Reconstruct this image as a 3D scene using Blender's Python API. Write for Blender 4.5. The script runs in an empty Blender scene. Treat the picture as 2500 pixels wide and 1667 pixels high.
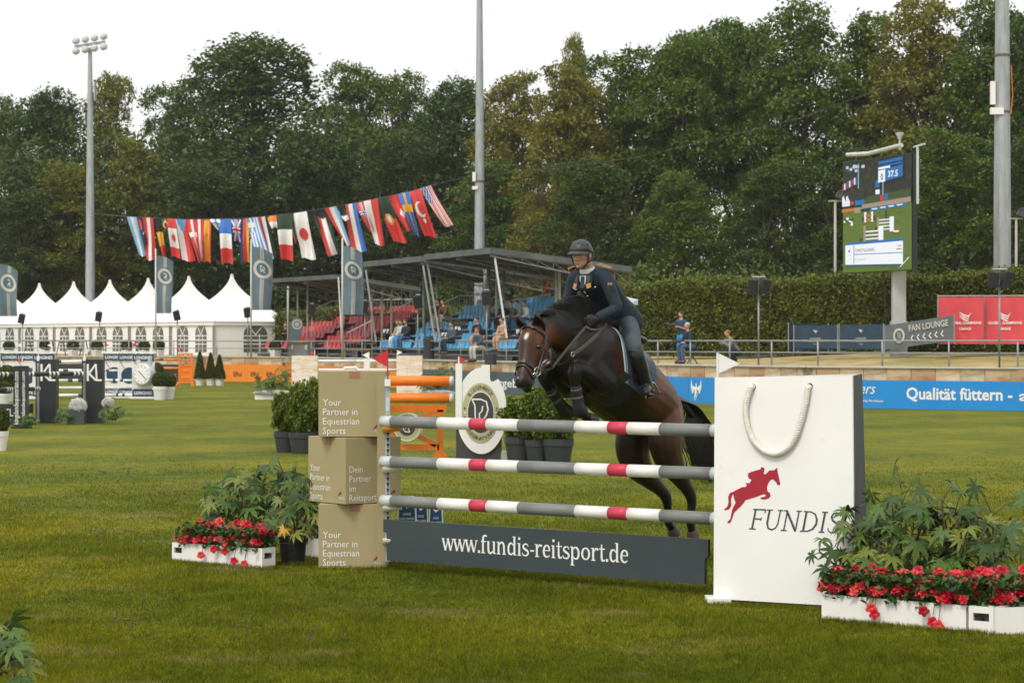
import bpy, math, random
import numpy as np
from mathutils import Vector, Matrix, noise as mnoise
from mathutils.geometry import tessellate_polygon
random.seed(7); RNG = np.random.default_rng(7)
scene = bpy.context.scene
COL = scene.collection
R = math.radians

# ------------------------------------------------------------------ camera
F = 5903.0                       # focal length in photograph pixels (85 mm on a 36 mm sensor, 2500 px)
CH = 2.0                         # camera height
cd = bpy.data.cameras.new('camera'); cam = bpy.data.objects.new('camera', cd); COL.objects.link(cam)
cam.location = (0, 0, CH); cam.rotation_euler = (R(90), 0, 0)
cd.lens = 85.0; cd.sensor_width = 36.0; cd.clip_start = 0.5; cd.clip_end = 3000
cd.dof.use_dof = True; cd.dof.focus_distance = 20.6; cd.dof.aperture_fstop = 8.0
scene.camera = cam

# ------------------------------------------------------------------ sky, sun, exposure
SUN_EL, SUN_AZ = 52, -150        # soft sun behind thin cloud, from behind the camera's left shoulder
w = bpy.data.worlds.new('World'); scene.world = w; w.use_nodes = True
nt = w.node_tree; nt.nodes.clear()
out = nt.nodes.new('ShaderNodeOutputWorld')
sky = nt.nodes.new('ShaderNodeTexSky'); sky.sky_type = 'NISHITA'; sky.sun_disc = False
sky.sun_elevation = R(SUN_EL); sky.sun_rotation = R(SUN_AZ); sky.dust_density = 4.0; sky.air_density = 1.0
bg1 = nt.nodes.new('ShaderNodeBackground'); bg1.inputs[1].default_value = 0.05
nt.links.new(sky.outputs[0], bg1.inputs[0])
bg2 = nt.nodes.new('ShaderNodeBackground'); bg2.inputs[0].default_value = (1.0, 0.99, 0.95, 1); bg2.inputs[1].default_value = 0.82
add = nt.nodes.new('ShaderNodeAddShader')
nt.links.new(bg1.outputs[0], add.inputs[0]); nt.links.new(bg2.outputs[0], add.inputs[1])
nt.links.new(add.outputs[0], out.inputs[0])
sl = bpy.data.lights.new('sun', 'SUN'); sl.energy = 1.5; sl.angle = R(14); sl.color = (1.0, 0.965, 0.9)
so = bpy.data.objects.new('sun', sl); COL.objects.link(so)
_el, _az = R(SUN_EL), R(SUN_AZ)
sdir = Vector((math.sin(_az) * math.cos(_el), math.cos(_az) * math.cos(_el), math.sin(_el)))
so.rotation_euler = sdir.to_track_quat('Z', 'Y').to_euler(); so.location = (0, -20, 40)
vs = scene.view_settings
vs.view_transform = 'Standard'; vs.look = 'None'; vs.exposure = 0.14; vs.gamma = 1.0; vs.use_curve_mapping = False
scene.cycles.use_denoising = True
scene.cycles.max_bounces = 5; scene.cycles.diffuse_bounces = 3; scene.cycles.glossy_bounces = 2
scene.cycles.transmission_bounces = 2; scene.cycles.transparent_max_bounces = 6

# ------------------------------------------------------------------ helpers
def P(px, py, d):
    """photograph pixel + distance -> point in the place"""
    return Vector(((px - 1250) * d / F, d, CH - (py - 833.5) * d / F))
def G(px, py):
    """pixel on the flat arena ground"""
    d = CH * F / (py - 833.5)
    return Vector(((px - 1250) * d / F, d, 0.0))
def lin(c):
    def f(x):
        x /= 255.0
        return x / 12.92 if x <= 0.04045 else ((x + 0.055) / 1.055) ** 2.4
    return (f(c[0]), f(c[1]), f(c[2]), 1.0)

class MB:
    """collects faces of one mesh"""
    def __init__(s): s.v = []; s.f = []; s.m = []
    def add(s, vs, fs, mi=0):
        o = len(s.v); s.v += [tuple(x) for x in vs]
        for q in fs: s.f.append(tuple(i + o for i in q)); s.m.append(mi)
        return s
    def quad(s, a, b, c, d, mi=0): return s.add([a, b, c, d], [(0, 1, 2, 3)], mi)
    def boxm(s, M, sx, sy, sz, mi=0):
        vs = [M @ Vector((x * sx / 2, y * sy / 2, z * sz / 2)) for z in (-1, 1) for y in (-1, 1) for x in (-1, 1)]
        return s.add(vs, [(0, 2, 3, 1), (4, 5, 7, 6), (0, 1, 5, 4), (2, 6, 7, 3), (0, 4, 6, 2), (1, 3, 7, 5)], mi)
    def box(s, c, size, rz=0, mi=0):
        return s.boxm(Matrix.Translation(Vector(c)) @ Matrix.Rotation(rz, 4, 'Z'), size[0], size[1], size[2], mi)
    def bar(s, a, b, wd, ht, up=(0, 0, 1), mi=0):
        """rectangular bar from a to b"""
        a = Vector(a); b = Vector(b); t = (b - a); L = t.length
        if L < 1e-6: return s
        t.normalize(); u = Vector(up)
        if abs(t.dot(u)) > .98: u = Vector((1, 0, 0)) if abs(t.x) < .9 else Vector((0, 1, 0))
        x = t.cross(u).normalized(); u2 = x.cross(t).normalized()
        M = Matrix((x, t, u2)).transposed().to_4x4(); M.translation = (a + b) / 2
        return s.boxm(M, wd, L, ht, mi)
    def rings(s, rs, cap=True, mi=0, closed=True):
        n = len(rs[0]); o = len(s.v)
        for r in rs: s.v += [tuple(p) for p in r]
        for k in range(len(rs) - 1):
            for i in range(n if closed else n - 1):
                j = (i + 1) % n
                s.f.append((o + k * n + i, o + k * n + j, o + (k + 1) * n + j, o + (k + 1) * n + i)); s.m.append(mi)
        if cap and closed:
            s.f.append(tuple(o + i for i in reversed(range(n)))); s.m.append(mi)
            s.f.append(tuple(o + (len(rs) - 1) * n + i for i in range(n))); s.m.append(mi)
        return s
    def sweep(s, pts, rad, lat=(1, 0, 0), n=10, cap=True, mi=0):
        """swept tube; rad is r or (r_other, r_lat); lat is the fixed sideways direction"""
        pts = [Vector(p) for p in pts]; rs = []
        L0 = Vector(lat)
        for i, p in enumerate(pts):
            t = (pts[min(i + 1, len(pts) - 1)] - pts[max(i - 1, 0)]).normalized()
            l = L0 - t * L0.dot(t)
            if l.length < 0.05: l = t.orthogonal()
            l.normalize(); b = t.cross(l)
            r = rad[i] if hasattr(rad, '__len__') else rad
            rb, rl = r if hasattr(r, '__len__') else (r, r)
            rs.append([p + b * rb * math.cos(2 * math.pi * k / n) + l * rl * math.sin(2 * math.pi * k / n) for k in range(n)])
        return s.rings(rs, cap, mi)
    def cyl(s, a, b, r, n=10, mi=0, r2=None): return s.sweep([a, b], [r, r if r2 is None else r2], (0.3, 0.9, 0.1), n, True, mi)
    def lathe(s, prof, c=(0, 0, 0), n=16, mi=0, M=None):
        c = Vector(c); rs = []
        for r, z in prof:
            ring = [Vector((r * math.cos(2 * math.pi * k / n), r * math.sin(2 * math.pi * k / n), z)) for k in range(n)]
            rs.append([(M @ q if M else q) + c for q in ring])
        return s.rings(rs, True, mi)
    def ball(s, c, r, nu=12, nv=8, mi=0, M=None):
        r = r if hasattr(r, '__len__') else (r, r, r); c = Vector(c); rs = []
        for j in range(nv + 1):
            th = math.pi * (0.02 + 0.96 * j / nv)
            ring = [Vector((r[0] * math.sin(th) * math.cos(2 * math.pi * k / nu), r[1] * math.sin(th) * math.sin(2 * math.pi * k / nu), -r[2] * math.cos(th))) for k in range(nu)]
            rs.append([(M @ q if M else q) + c for q in ring])
        return s.rings(rs, True, mi)
    def poly(s, pts, off=None, mi=0):
        """flat polygon (may be concave) given as 3D points, extruded by off"""
        pts = [Vector(p) for p in pts]; n = len(pts)
        tris = tessellate_polygon([pts])
        nv = Vector((0, 0, 0))
        for i in range(n): nv += pts[i].cross(pts[(i + 1) % n])
        o = len(s.v); s.v += [tuple(p) for p in pts]
        if off is not None:
            off = Vector(off); s.v += [tuple(p + off) for p in pts]
        for t in tris:
            s.f.append((o + t[0], o + t[1], o + t[2])); s.m.append(mi)
            if off is not None: s.f.append((o + n + t[2], o + n + t[1], o + n + t[0])); s.m.append(mi)
        if off is not None:
            for i in range(n):
                j = (i + 1) % n
                s.f.append((o + i, o + j, o + n + j, o + n + i)); s.m.append(mi)
        return s
    def text(s, string, O, X, Y, width=None, height=None, ex=0.002, mi=0, bold=0.0, shear=0.0, align='L', gap=1.0, stretch=None):
        """lettering lying in the plane O + x*X + y*Y, fitted to a width and/or a cap height"""
        cu = bpy.data.curves.new('t', 'FONT'); cu.body = string; cu.resolution_u = 2; cu.offset = bold; cu.shear = shear
        cu.space_character = gap
        ob = bpy.data.objects.new('t', cu); COL.objects.link(ob)
        me = ob.to_mesh()
        vs = np.array([v.co[:] for v in me.vertices]); fs = [tuple(p.vertices) for p in me.polygons]
        ob.to_mesh_clear(); bpy.data.objects.remove(ob); bpy.data.curves.remove(cu)
        if len(vs) == 0: return s
        x0, x1 = vs[:, 0].min(), vs[:, 0].max()
        cap = 0.73
        sx = sy = None
        if height: sy = height / cap
        if width: sx = width / max(x1 - x0, 1e-6)
        if sx is None: sx = sy * (stretch or 1)
        if sy is None: sy = sx
        O = Vector(O); X = Vector(X).normalized(); Y = Vector(Y).normalized(); N = X.cross(Y)
        sh = {'L': -x0, 'C': -(x0 + x1) / 2, 'R': -x1}[align]
        pts = [O + X * ((v[0] + sh) * sx) + Y * (v[1] * sy) + N * ex for v in vs]
        return s.add(pts, fs, mi)
    def ribbon(s, path, wd, O, X, Y, sc, ex, mi=0, closed=False):
        """flat stroke along a 2D path"""
        O = Vector(O); X = Vector(X).normalized(); Y = Vector(Y).normalized(); N = X.cross(Y)
        n = len(path); pp = [Vector((p[0], p[1])) for p in path]; a = []; b = []
        for i in range(n):
            if closed: t = pp[(i + 1) % n] - pp[i - 1]
            else: t = pp[min(i + 1, n - 1)] - pp[max(i - 1, 0)]
            t.normalize(); q = Vector((-t.y, t.x)); wi = wd[i] if hasattr(wd, '__len__') else wd
            a.append(pp[i] + q * wi / 2); b.append(pp[i] - q * wi / 2)
        f3 = lambda q: O + X * q.x * sc + Y * q.y * sc + N * ex
        for i in range(n if closed else n - 1):
            j = (i + 1) % n
            s.add([f3(b[i]), f3(b[j]), f3(a[j]), f3(a[i])], [(0, 1, 2, 3)], mi)
        return s
    def mesh(s, name, mats, off=None, smooth=False):
        me = bpy.data.meshes.new(name)
        vs = s.v if off is None else [(v[0] - off[0], v[1] - off[1], v[2] - off[2]) for v in s.v]
        me.from_pydata(vs, [], s.f)
        for m in (mats if isinstance(mats, (list, tuple)) else [mats]): me.materials.append(m)
        me.polygons.foreach_set('material_index', s.m)
        if smooth: me.polygons.foreach_set('use_smooth', [True] * len(s.f))
        me.validate(); me.update()
        return me

def np_mesh(name, V, Fq, mat, smooth=False, off=None):
    """big mesh from arrays; Fq is (n,3) or (n,4)"""
    V = np.asarray(V, dtype=np.float32)
    if off is not None: V = V - np.array(off, dtype=np.float32)
    me = bpy.data.meshes.new(name); k = Fq.shape[1]; n = len(Fq)
    me.vertices.add(len(V)); me.vertices.foreach_set('co', V.ravel())
    me.loops.add(n * k); me.loops.foreach_set('vertex_index', Fq.astype(np.int32).ravel())
    me.polygons.add(n); me.polygons.foreach_set('loop_start', np.arange(0, n * k, k, dtype=np.int32))
    if smooth: me.polygons.foreach_set('use_smooth', np.ones(n, dtype=bool))
    me.materials.append(mat); me.update(); me.validate()
    return me

def remesh(mb, voxel, smooth_it=6, sf=0.5):
    """one continuous skin over overlapping closed shapes"""
    me = mb.mesh('tmp', [])
    ob = bpy.data.objects.new('tmp', me); COL.objects.link(ob)
    m = ob.modifiers.new('r', 'REMESH'); m.mode = 'VOXEL'; m.voxel_size = voxel; m.adaptivity = 0.0
    if smooth_it:
        sm = ob.modifiers.new('s', 'SMOOTH'); sm.factor = sf; sm.iterations = smooth_it
    dg = bpy.context.evaluated_depsgraph_get(); dg.update()
    ev = ob.evaluated_get(dg); res = bpy.data.meshes.new_from_object(ev)
    bpy.data.objects.remove(ob); bpy.data.meshes.remove(me)
    return res

class Thing:
    """an Empty at the thing's base; parts are given in place coordinates"""
    def __init__(s, name, label, cat, loc=(0, 0, 0), group=None):
        s.o = bpy.data.objects.new(name, None); COL.objects.link(s.o); s.loc = Vector(loc)
        s.o.location = s.loc; s.o.empty_display_size = 0.1
        s.o['label'] = label; s.o['category'] = cat
        if group: s.o['group'] = group
    def part(s, name, mb, mats, parent=None, smooth=False, label=None, kind=None):
        me = mb.mesh(name, mats, s.loc, smooth) if isinstance(mb, MB) else mb
        o = bpy.data.objects.new(name, me); COL.objects.link(o); o.parent = parent or s.o
        if label: o['label'] = label
        if kind: o['kind'] = kind
        return o
    def mpart(s, name, me, mats, parent=None, label=None, smooth=True):
        """part from a ready mesh in place coordinates"""
        me.transform(Matrix.Translation(-s.loc)); me.materials.clear(); me.name = name
        for m in (mats if isinstance(mats, (list, tuple)) else [mats]): me.materials.append(m)
        if smooth: me.polygons.foreach_set('use_smooth', [True] * len(me.polygons))
        me.update()
        return s.part(name, me, None, parent, label=label)
    def inst(s, name, me, loc, rot=(0, 0, 0), scale=(1, 1, 1), parent=None):
        """piece sharing mesh data, placed in place coordinates"""
        o = bpy.data.objects.new(name, me); COL.objects.link(o); o.parent = parent or s.o
        o.location = Vector(loc) - s.loc; o.rotation_euler = rot
        o.scale = scale if hasattr(scale, '__len__') else (scale,) * 3
        return o

def single(name, mb, mats, label, cat, loc=(0, 0, 0), group=None, smooth=False):
    loc = Vector(loc)
    me = mb.mesh(name, mats, loc, smooth) if isinstance(mb, MB) else mb
    o = bpy.data.objects.new(name, me); COL.objects.link(o); o.location = loc
    o['label'] = label; o['category'] = cat
    if group: o['group'] = group
    return o
def struct(name, mb, mats, smooth=False, kind='structure'):
    me = mb.mesh(name, mats, None, smooth) if isinstance(mb, MB) else mb
    o = bpy.data.objects.new(name, me); COL.objects.link(o); o['kind'] = kind
    return o
def copy_tree(o, loc, label, rz=0, scale=None, parent=None, top=True):
    c = o.copy(); COL.objects.link(c)
    if top:
        c.location = loc; c.rotation_euler = (0, 0, rz); c['label'] = label
        if scale: c.scale = scale
    else: c.parent = parent
    for ch in o.children: copy_tree(ch, None, None, parent=c, top=False)
    return c

# ------------------------------------------------------------------ materials
MATS = {}
def mat(name, rgb, rough=0.6, var=0.12, scale=6.0, bump=0.0, bscale=60.0, metal=0.0, spec=0.4, sheen=0.0, coat=0.0, detail=4.0, stretch=None, dirt=None, dscale=1.5, dlo=.55, dhi=.75):
    if name in MATS: return MATS[name]
    m = bpy.data.materials.new(name); m.use_nodes = True; n = m.node_tree; b = n.nodes['Principled BSDF']
    c = rgb if max(rgb[:3]) <= 1.0 else lin(rgb); c = (c[0], c[1], c[2], 1)
    b.inputs['Roughness'].default_value = rough; b.inputs['Metallic'].default_value = metal
    b.inputs['Specular IOR Level'].default_value = spec
    if sheen: b.inputs['Sheen Weight'].default_value = sheen
    if coat: b.inputs['Coat Weight'].default_value = coat; b.inputs['Coat Roughness'].default_value = .15
    tc = n.nodes.new('ShaderNodeTexCoord'); mp = n.nodes.new('ShaderNodeMapping')
    n.links.new(tc.outputs['Object'], mp.inputs[0])
    if stretch: mp.inputs['Scale'].default_value = stretch
    src = None
    if var:
        nz = n.nodes.new('ShaderNodeTexNoise'); nz.inputs['Scale'].default_value = scale; nz.inputs['Detail'].default_value = detail
        n.links.new(mp.outputs[0], nz.inputs[0])
        cr = n.nodes.new('ShaderNodeValToRGB'); e = cr.color_ramp.elements
        e[0].position = .3; e[1].position = .7
        e[0].color = tuple(x * (1 - var) for x in c[:3]) + (1,); e[1].color = tuple(min(1, x * (1 + var)) for x in c[:3]) + (1,)
        n.links.new(nz.outputs['Fac'], cr.inputs[0]); src = cr.outputs[0]
    if dirt:
        n2 = n.nodes.new('ShaderNodeTexNoise'); n2.inputs['Scale'].default_value = dscale; n2.inputs['Detail'].default_value = 8; n2.inputs['Roughness'].default_value = .65
        n.links.new(mp.outputs[0], n2.inputs[0])
        c2 = n.nodes.new('ShaderNodeValToRGB'); c2.color_ramp.elements[0].position = dlo; c2.color_ramp.elements[1].position = dhi
        n.links.new(n2.outputs['Fac'], c2.inputs[0])
        mx = n.nodes.new('ShaderNodeMix'); mx.data_type = 'RGBA'
        n.links.new(c2.outputs[0], mx.inputs['Factor'])
        if src: n.links.new(src, mx.inputs['A'])
        else: mx.inputs['A'].default_value = c
        dc = dirt if max(dirt[:3]) <= 1.0 else lin(dirt); mx.inputs['B'].default_value = (dc[0], dc[1], dc[2], 1)
        src = mx.outputs['Result']
    if src: n.links.new(src, b.inputs['Base Color'])
    else: b.inputs['Base Color'].default_value = c
    if bump:
        n3 = n.nodes.new('ShaderNodeTexNoise'); n3.inputs['Scale'].default_value = bscale; n3.inputs['Detail'].default_value = 3
        n.links.new(mp.outputs[0], n3.inputs[0])
        bp = n.nodes.new('ShaderNodeBump'); bp.inputs['Strength'].default_value = bump; bp.inputs['Distance'].default_value = .02
        n.links.new(n3.outputs['Fac'], bp.inputs['Height']); n.links.new(bp.outputs[0], b.inputs['Normal'])
    MATS[name] = m
    return m
def leafmat(name, c1, c2, trans=0.25, rough=0.5, objrand=0.0, spec=.3, hue=None):
    """foliage: every leaf its own tone between c1 and c2"""
    if name in MATS: return MATS[name]
    m = bpy.data.materials.new(name); m.use_nodes = True; n = m.node_tree; b = n.nodes['Principled BSDF']
    b.inputs['Roughness'].default_value = rough; b.inputs['Specular IOR Level'].default_value = spec
    g = n.nodes.new('ShaderNodeNewGeometry'); mx = n.nodes.new('ShaderNodeMix'); mx.data_type = 'RGBA'
    n.links.new(g.outputs['Random Per Island'], mx.inputs['Factor'])
    mx.inputs['A'].default_value = tuple(c1) + (1,); mx.inputs['B'].default_value = tuple(c2) + (1,)
    src = mx.outputs['Result']
    if hue:
        oi = n.nodes.new('ShaderNodeObjectInfo'); m2 = n.nodes.new('ShaderNodeMix'); m2.data_type = 'RGBA'
        mu = n.nodes.new('ShaderNodeMath'); mu.operation = 'MULTIPLY'; mu.inputs[1].default_value = objrand
        n.links.new(oi.outputs['Random'], mu.inputs[0]); n.links.new(mu.outputs[0], m2.inputs['Factor'])
        n.links.new(src, m2.inputs['A']); m2.inputs['B'].default_value = tuple(hue) + (1,); src = m2.outputs['Result']
    n.links.new(src, b.inputs['Base Color'])
    tr = n.nodes.new('ShaderNodeBsdfTranslucent'); n.links.new(src, tr.inputs[0])
    ms = n.nodes.new('ShaderNodeMixShader'); ms.inputs[0].default_value = trans
    o = n.nodes['Material Output']
    n.links.new(b.outputs[0], ms.inputs[1]); n.links.new(tr.outputs[0], ms.inputs[2]); n.links.new(ms.outputs[0], o.inputs[0])
    MATS[name] = m
    return m
def emit(name, rgb, st=1.0):
    if name in MATS: return MATS[name]
    m = bpy.data.materials.new(name); m.use_nodes = True; b = m.node_tree.nodes['Principled BSDF']
    c = lin(rgb); b.inputs['Base Color'].default_value = (0.02, 0.02, 0.02, 1); b.inputs['Roughness'].default_value = .6
    b.inputs['Specular IOR Level'].default_value = .15
    b.inputs['Emission Color'].default_value = c; b.inputs['Emission Strength'].default_value = st
    MATS[name] = m
    return m
WHITE = mat('white_paint', (.80, .79, .75), .45, .03, 3, dirt=(.45, .42, .35), dscale=2.2, dlo=.62, dhi=.85)
WPLAIN = mat('white_plain', (.80, .79, .76), .5, .03, 3)
GALV = mat('galvanised_steel', (.36, .38, .385), .5, .18, 5, metal=.35, bump=.03, bscale=20, stretch=(1, 1, .25))
RAILM = mat('rail_steel', (.30, .31, .31), .45, .12, 6, metal=.4)
BLACK = mat('black_board', (.018, .022, .026), .35, .15, 4, spec=.5)
CHAR = mat('charcoal_paint', (.055, .065, .07), .5, .12, 5, dirt=(.16, .17, .17), dscale=7, dlo=.66, dhi=.8)
NAVY = mat('navy_paint', (.012, .055, .11), .5, .06, 4)
ORANGE = mat('orange_paint', (.80, .20, .012), .45, .06, 5, dirt=(.45, .12, .02), dscale=5, dlo=.66, dhi=.85)
RED = mat('red_flag', (.56, .025, .035), .6, .06, 4)
LETW = mat('white_lettering', (.78, .78, .75), .5, 0)
# ================================================================== the setting
def grass_material(blade=False):
    m = bpy.data.materials.new('grass_blades' if blade else 'mown_grass'); m.use_nodes = True; n = m.node_tree; b = n.nodes['Principled BSDF']
    b.inputs['Roughness'].default_value = .85; b.inputs['Specular IOR Level'].default_value = .15
    g = n.nodes.new('ShaderNodeNewGeometry')
    def nz(scale, detail=5, rough=.6, st=(1, 1, 1)):
        mp = n.nodes.new('ShaderNodeMapping'); mp.inputs['Scale'].default_value = st
        n.links.new(g.outputs['Position'], mp.inputs[0])
        t = n.nodes.new('ShaderNodeTexNoise'); t.inputs['Scale'].default_value = scale; t.inputs['Detail'].default_value = detail; t.inputs['Roughness'].default_value = rough
        n.links.new(mp.outputs[0], t.inputs[0]); return t.outputs['Fac']
    def ramp(f, stops):
        c = n.nodes.new('ShaderNodeValToRGB'); e = c.color_ramp.elements
        while len(e) < len(stops): e.new(.5)
        for q, (p, col) in zip(e, stops): q.position = p; q.color = tuple(col) + (1,)
        n.links.new(f, c.inputs[0]); return c.outputs[0]
    def mix(f, a, c, mode='MIX'):
        x = n.nodes.new('ShaderNodeMix'); x.data_type = 'RGBA'; x.blend_type = mode
        if hasattr(f, 'links') or not isinstance(f, float): n.links.new(f, x.inputs['Factor'])
        else: x.inputs['Factor'].default_value = f
        n.links.new(a, x.inputs['A'])
        if isinstance(c, tuple): x.inputs['B'].default_value = c + (1,)
        else: n.links.new(c, x.inputs['B'])
        return x.outputs['Result']
    base = ramp(nz(.32, 6, .62, (1, .45, 1)), [(.30, (.094, .122, .006)), (.5, (.156, .172, .008)), (.72, (.235, .222, .014))])
    fine = ramp(nz(14, 4, .7), [(.32, (.50, .52, .48)), (.68, (1.22, 1.2, 1.15))])
    c = mix(1.0, base, fine, 'MULTIPLY')
    mid = ramp(nz(1.7, 5, .65), [(.35, (.72, .80, .75)), (.68, (1.2, 1.13, 1.1))])
    c = mix(1.0, c, mid, 'MULTIPLY')
    # mowing bands, faint, running across the arena
    wv = n.nodes.new('ShaderNodeTexWave'); wv.inputs['Scale'].default_value = .055; wv.inputs['Distortion'].default_value = 1.2; wv.inputs['Detail'].default_value = 2
    mp = n.nodes.new('ShaderNodeMapping'); mp.inputs['Rotation'].default_value = (0, 0, R(62)); n.links.new(g.outputs['Position'], mp.inputs[0]); n.links.new(mp.outputs[0], wv.inputs[0])
    c = mix(1.0, c, ramp(wv.outputs['Fac'], [(.25, (.84, .90, .85)), (.75, (1.13, 1.08, 1.05))]), 'MULTIPLY')
    # bare, dried patches torn by hooves
    dry = ramp(nz(.55, 9, .72, (1, 1.6, 1)), [(.57, (0, 0, 0)), (.70, (.85, .85, .85))])
    c = mix(dry, c, (.30, .235, .10) if blade else (.20, .155, .065))
    if blade:
        c = mix(1.0, c, ramp(g.outputs['Random Per Island'], [(0, (.65, .75, .8)), (.7, (1.2, 1.2, 1.15)), (1, (2.0, 1.8, 1.9))]), 'MULTIPLY')
        tr = n.nodes.new('ShaderNodeBsdfTranslucent'); n.links.new(c, tr.inputs[0]); ms = n.nodes.new('ShaderNodeMixShader'); ms.inputs[0].default_value = .35
        n.links.new(b.outputs[0], ms.inputs[1]); n.links.new(tr.outputs[0], ms.inputs[2]); n.links.new(ms.outputs[0], n.nodes['Material Output'].inputs[0])
    n.links.new(c, b.inputs['Base Color'])
    if blade: return m
    h = nz(55, 3, .7); bp = n.nodes.new('ShaderNodeBump'); bp.inputs['Strength'].default_value = .55; bp.inputs['Distance'].default_value = .03
    n.links.new(h, bp.inputs['Height']); n.links.new(bp.outputs[0], b.inputs['Normal'])
    return m
GRASS = grass_material()
# one sheet to the horizon, gently uneven near the jump
mb = MB(); mb.quad((-900, -60, 0), (900, -60, 0), (900, 1500, 0), (-900, 1500, 0))
struct('ground', mb, GRASS)

# ---- arena wall with sandstone slabs, bank and terrace behind it
WALL = [Vector((27.0, 55.0, 0)), Vector((19.5, 64.0, 0)), Vector((14.75, 69.7, 0)), Vector((9.05, 73.6, 0)), Vector((5.9, 78.6, 0)), Vector((1.2, 88.2, 0)), Vector((-4.6, 103.5, 0)), Vector((-11.0, 119.5, 0)), Vector((-18, 123.0, 0)), Vector((-27.5, 126.0, 0)), Vector((-44, 132, 0))]
WTOP = 1.25
def wall_pts(step, i0=0, i1=None):
    """points walked along the wall at an even step"""
    W = WALL[i0:i1]; res = []; carry = 0.0
    for a, b in zip(W[:-1], W[1:]):
        L = (b - a).length; s = carry
        while s < L:
            res.append(a + (b - a) * (s / L)); s += step
        carry = s - L
    res.append(W[-1]); return res
def wall_at(px, off=0.0):
    """point on the wall seen at a given photograph column; off = metres behind it"""
    k = (px - 1250) / F
    for a, b in zip(WALL[:-1], WALL[1:]):
        d = b - a; den = d.x - k * d.y
        if abs(den) < 1e-9: continue
        t = (k * a.y - a.x) / den
        if -1e-6 <= t <= 1.000001:
            p = a + d * t; nn = Vector((d.y, -d.x, 0)).normalized()
            if nn.y < 0: nn = -nn
            # stay in the same column while stepping back
            q = p + nn * off
            if off: q = Vector((k * q.y, q.y, 0))
            return q
    return None
DRY = mat('dry_bank_grass', (.40, .30, .13), .9, .3, 2.2, bump=.5, bscale=30, dirt=(.22, .20, .05), dscale=.3, dlo=.46, dhi=.66)
SOIL = mat('forest_floor', (.035, .034, .02), .95, .4, 1.2)
mb = MB()
back = []
for i, p in enumerate(WALL):
    a = WALL[max(0, i - 1)]; b = WALL[min(len(WALL) - 1, i + 1)]; d = (b - a).normalized(); nn = Vector((d.y, -d.x, 0))
    if nn.y < 0: nn = -nn
    back.append(nn)
rows = []
for off, zr, zl in ((0.18, WTOP - .02, WTOP - .02), (3.0, 1.36, WTOP - .01), (8, 1.66, WTOP + .02), (16, 1.9, 1.3)):
    row = []
    for i, p in enumerate(WALL):
        f = min(1, max(0, (p.x + 1) / 6)); q = p + back[i] * off; row.append(Vector((q.x, q.y, zr * f + zl * (1 - f))))
    rows.append(row)
mb.rings(rows, False, 0, closed=False)
struct('bank', mb, DRY, True)
mb = MB(); mb.rings([[q + Vector((0, 0, -.03)) for q in rows[-1]], [Vector((q.x * 2.2 - 5, 210, 2.2)) for q in rows[-1]], [Vector((q.x * 8, 900, 4)) for q in rows[-1]]], False, 0, closed=False)
struct('terrain', mb, SOIL)

STONE = []
for k, (c, dc) in enumerate([((.46, .32, .18), (.36, .18, .08)), ((.56, .43, .27), (.42, .24, .11)), ((.40, .29, .18), (.58, .48, .33)), ((.52, .37, .20), (.62, .53, .39))]):
    STONE.append(mat('sandstone_%d' % k, c, .75, .15, 1.5, bump=.15, bscale=20, dirt=dc, dscale=1.1 + .3 * k, dlo=.42, dhi=.62, stretch=(1, 1, 2.2)))
CONC = mat('concrete_coping', (.52, .51, .47), .8, .1, 3)
MORTAR = mat('wall_core', (.25, .2, .14), .9, .1, 5)
T = Thing('arena_wall', 'low sandstone wall with pale coping running round the whole arena', 'wall', WALL[5])
mb = MB(); cp = MB()
for a, b in zip(WALL[:-1], WALL[1:]):
    mb.bar(a + Vector((0, 0, .6)), b + Vector((0, 0, .6)), .12, 1.2)
pts = wall_pts(.05); 
T.part('core', mb, MORTAR)
slab_meshes = {}
pts = wall_pts(.78)
for i in range(len(pts) - 1):
    a, b = pts[i], pts[i + 1]; d = b - a; L = d.length
    if L < .3: continue
    ang = math.atan2(d.y, d.x); c = (a + b) / 2
    key = i % 4
    if key not in slab_meshes:
        m = MB(); m.box((0, 0, 0), (.765, .05, .42)); slab_meshes[key] = m.mesh('stone_slab', STONE[key])
    nn = Vector((d.y, -d.x, 0)).normalized()
    if nn.y > 0: nn = -nn
    o = T.inst('stone_slab', slab_meshes[key], c + nn * (.075 + .006 * ((i * 7) % 3)) + Vector((0, 0, 1.0)), (0, 0, ang), (L / .78 * 1.0, 1, 1))
for a, b in zip(WALL[:-1], WALL[1:]):
    m = MB(); m.bar(a + Vector((0, 0, 1.235)), b + Vector((0, 0, 1.235)), .34, .05); T.part('coping', m, CONC)

# ---- railing on the wall
def railing(px0, px1, step, label):
    a0 = wall_at(px0); T = Thing('railing', label, 'railing', a0 + Vector((0, 0, WTOP)))
    q = [p for p in wall_pts(step) if px0 <= 1250 + F * p.x / p.y <= px1]
    off = Vector((0.06, .12, 0))
    for p in q:
        m = MB(); m.cyl(p + off + Vector((0, 0, 1.24)), p + off + Vector((0, 0, 2.02)), .028, 8); T.part('post', m, RAILM, smooth=True)
    for z in (2.02, 1.66):
        m = MB(); m.sweep([p + off + Vector((0, 0, z)) for p in q], .026 if z > 1.9 else .02, (0, 0, 1), 8); T.part('rail', m, RAILM, smooth=True)
railing(1478, 2800, 2.15, 'galvanised two-bar railing on the wall in front of the long hedge')
railing(-300, 1470, 2.6, 'galvanised two-bar railing on the wall before tents and grandstands')

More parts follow.
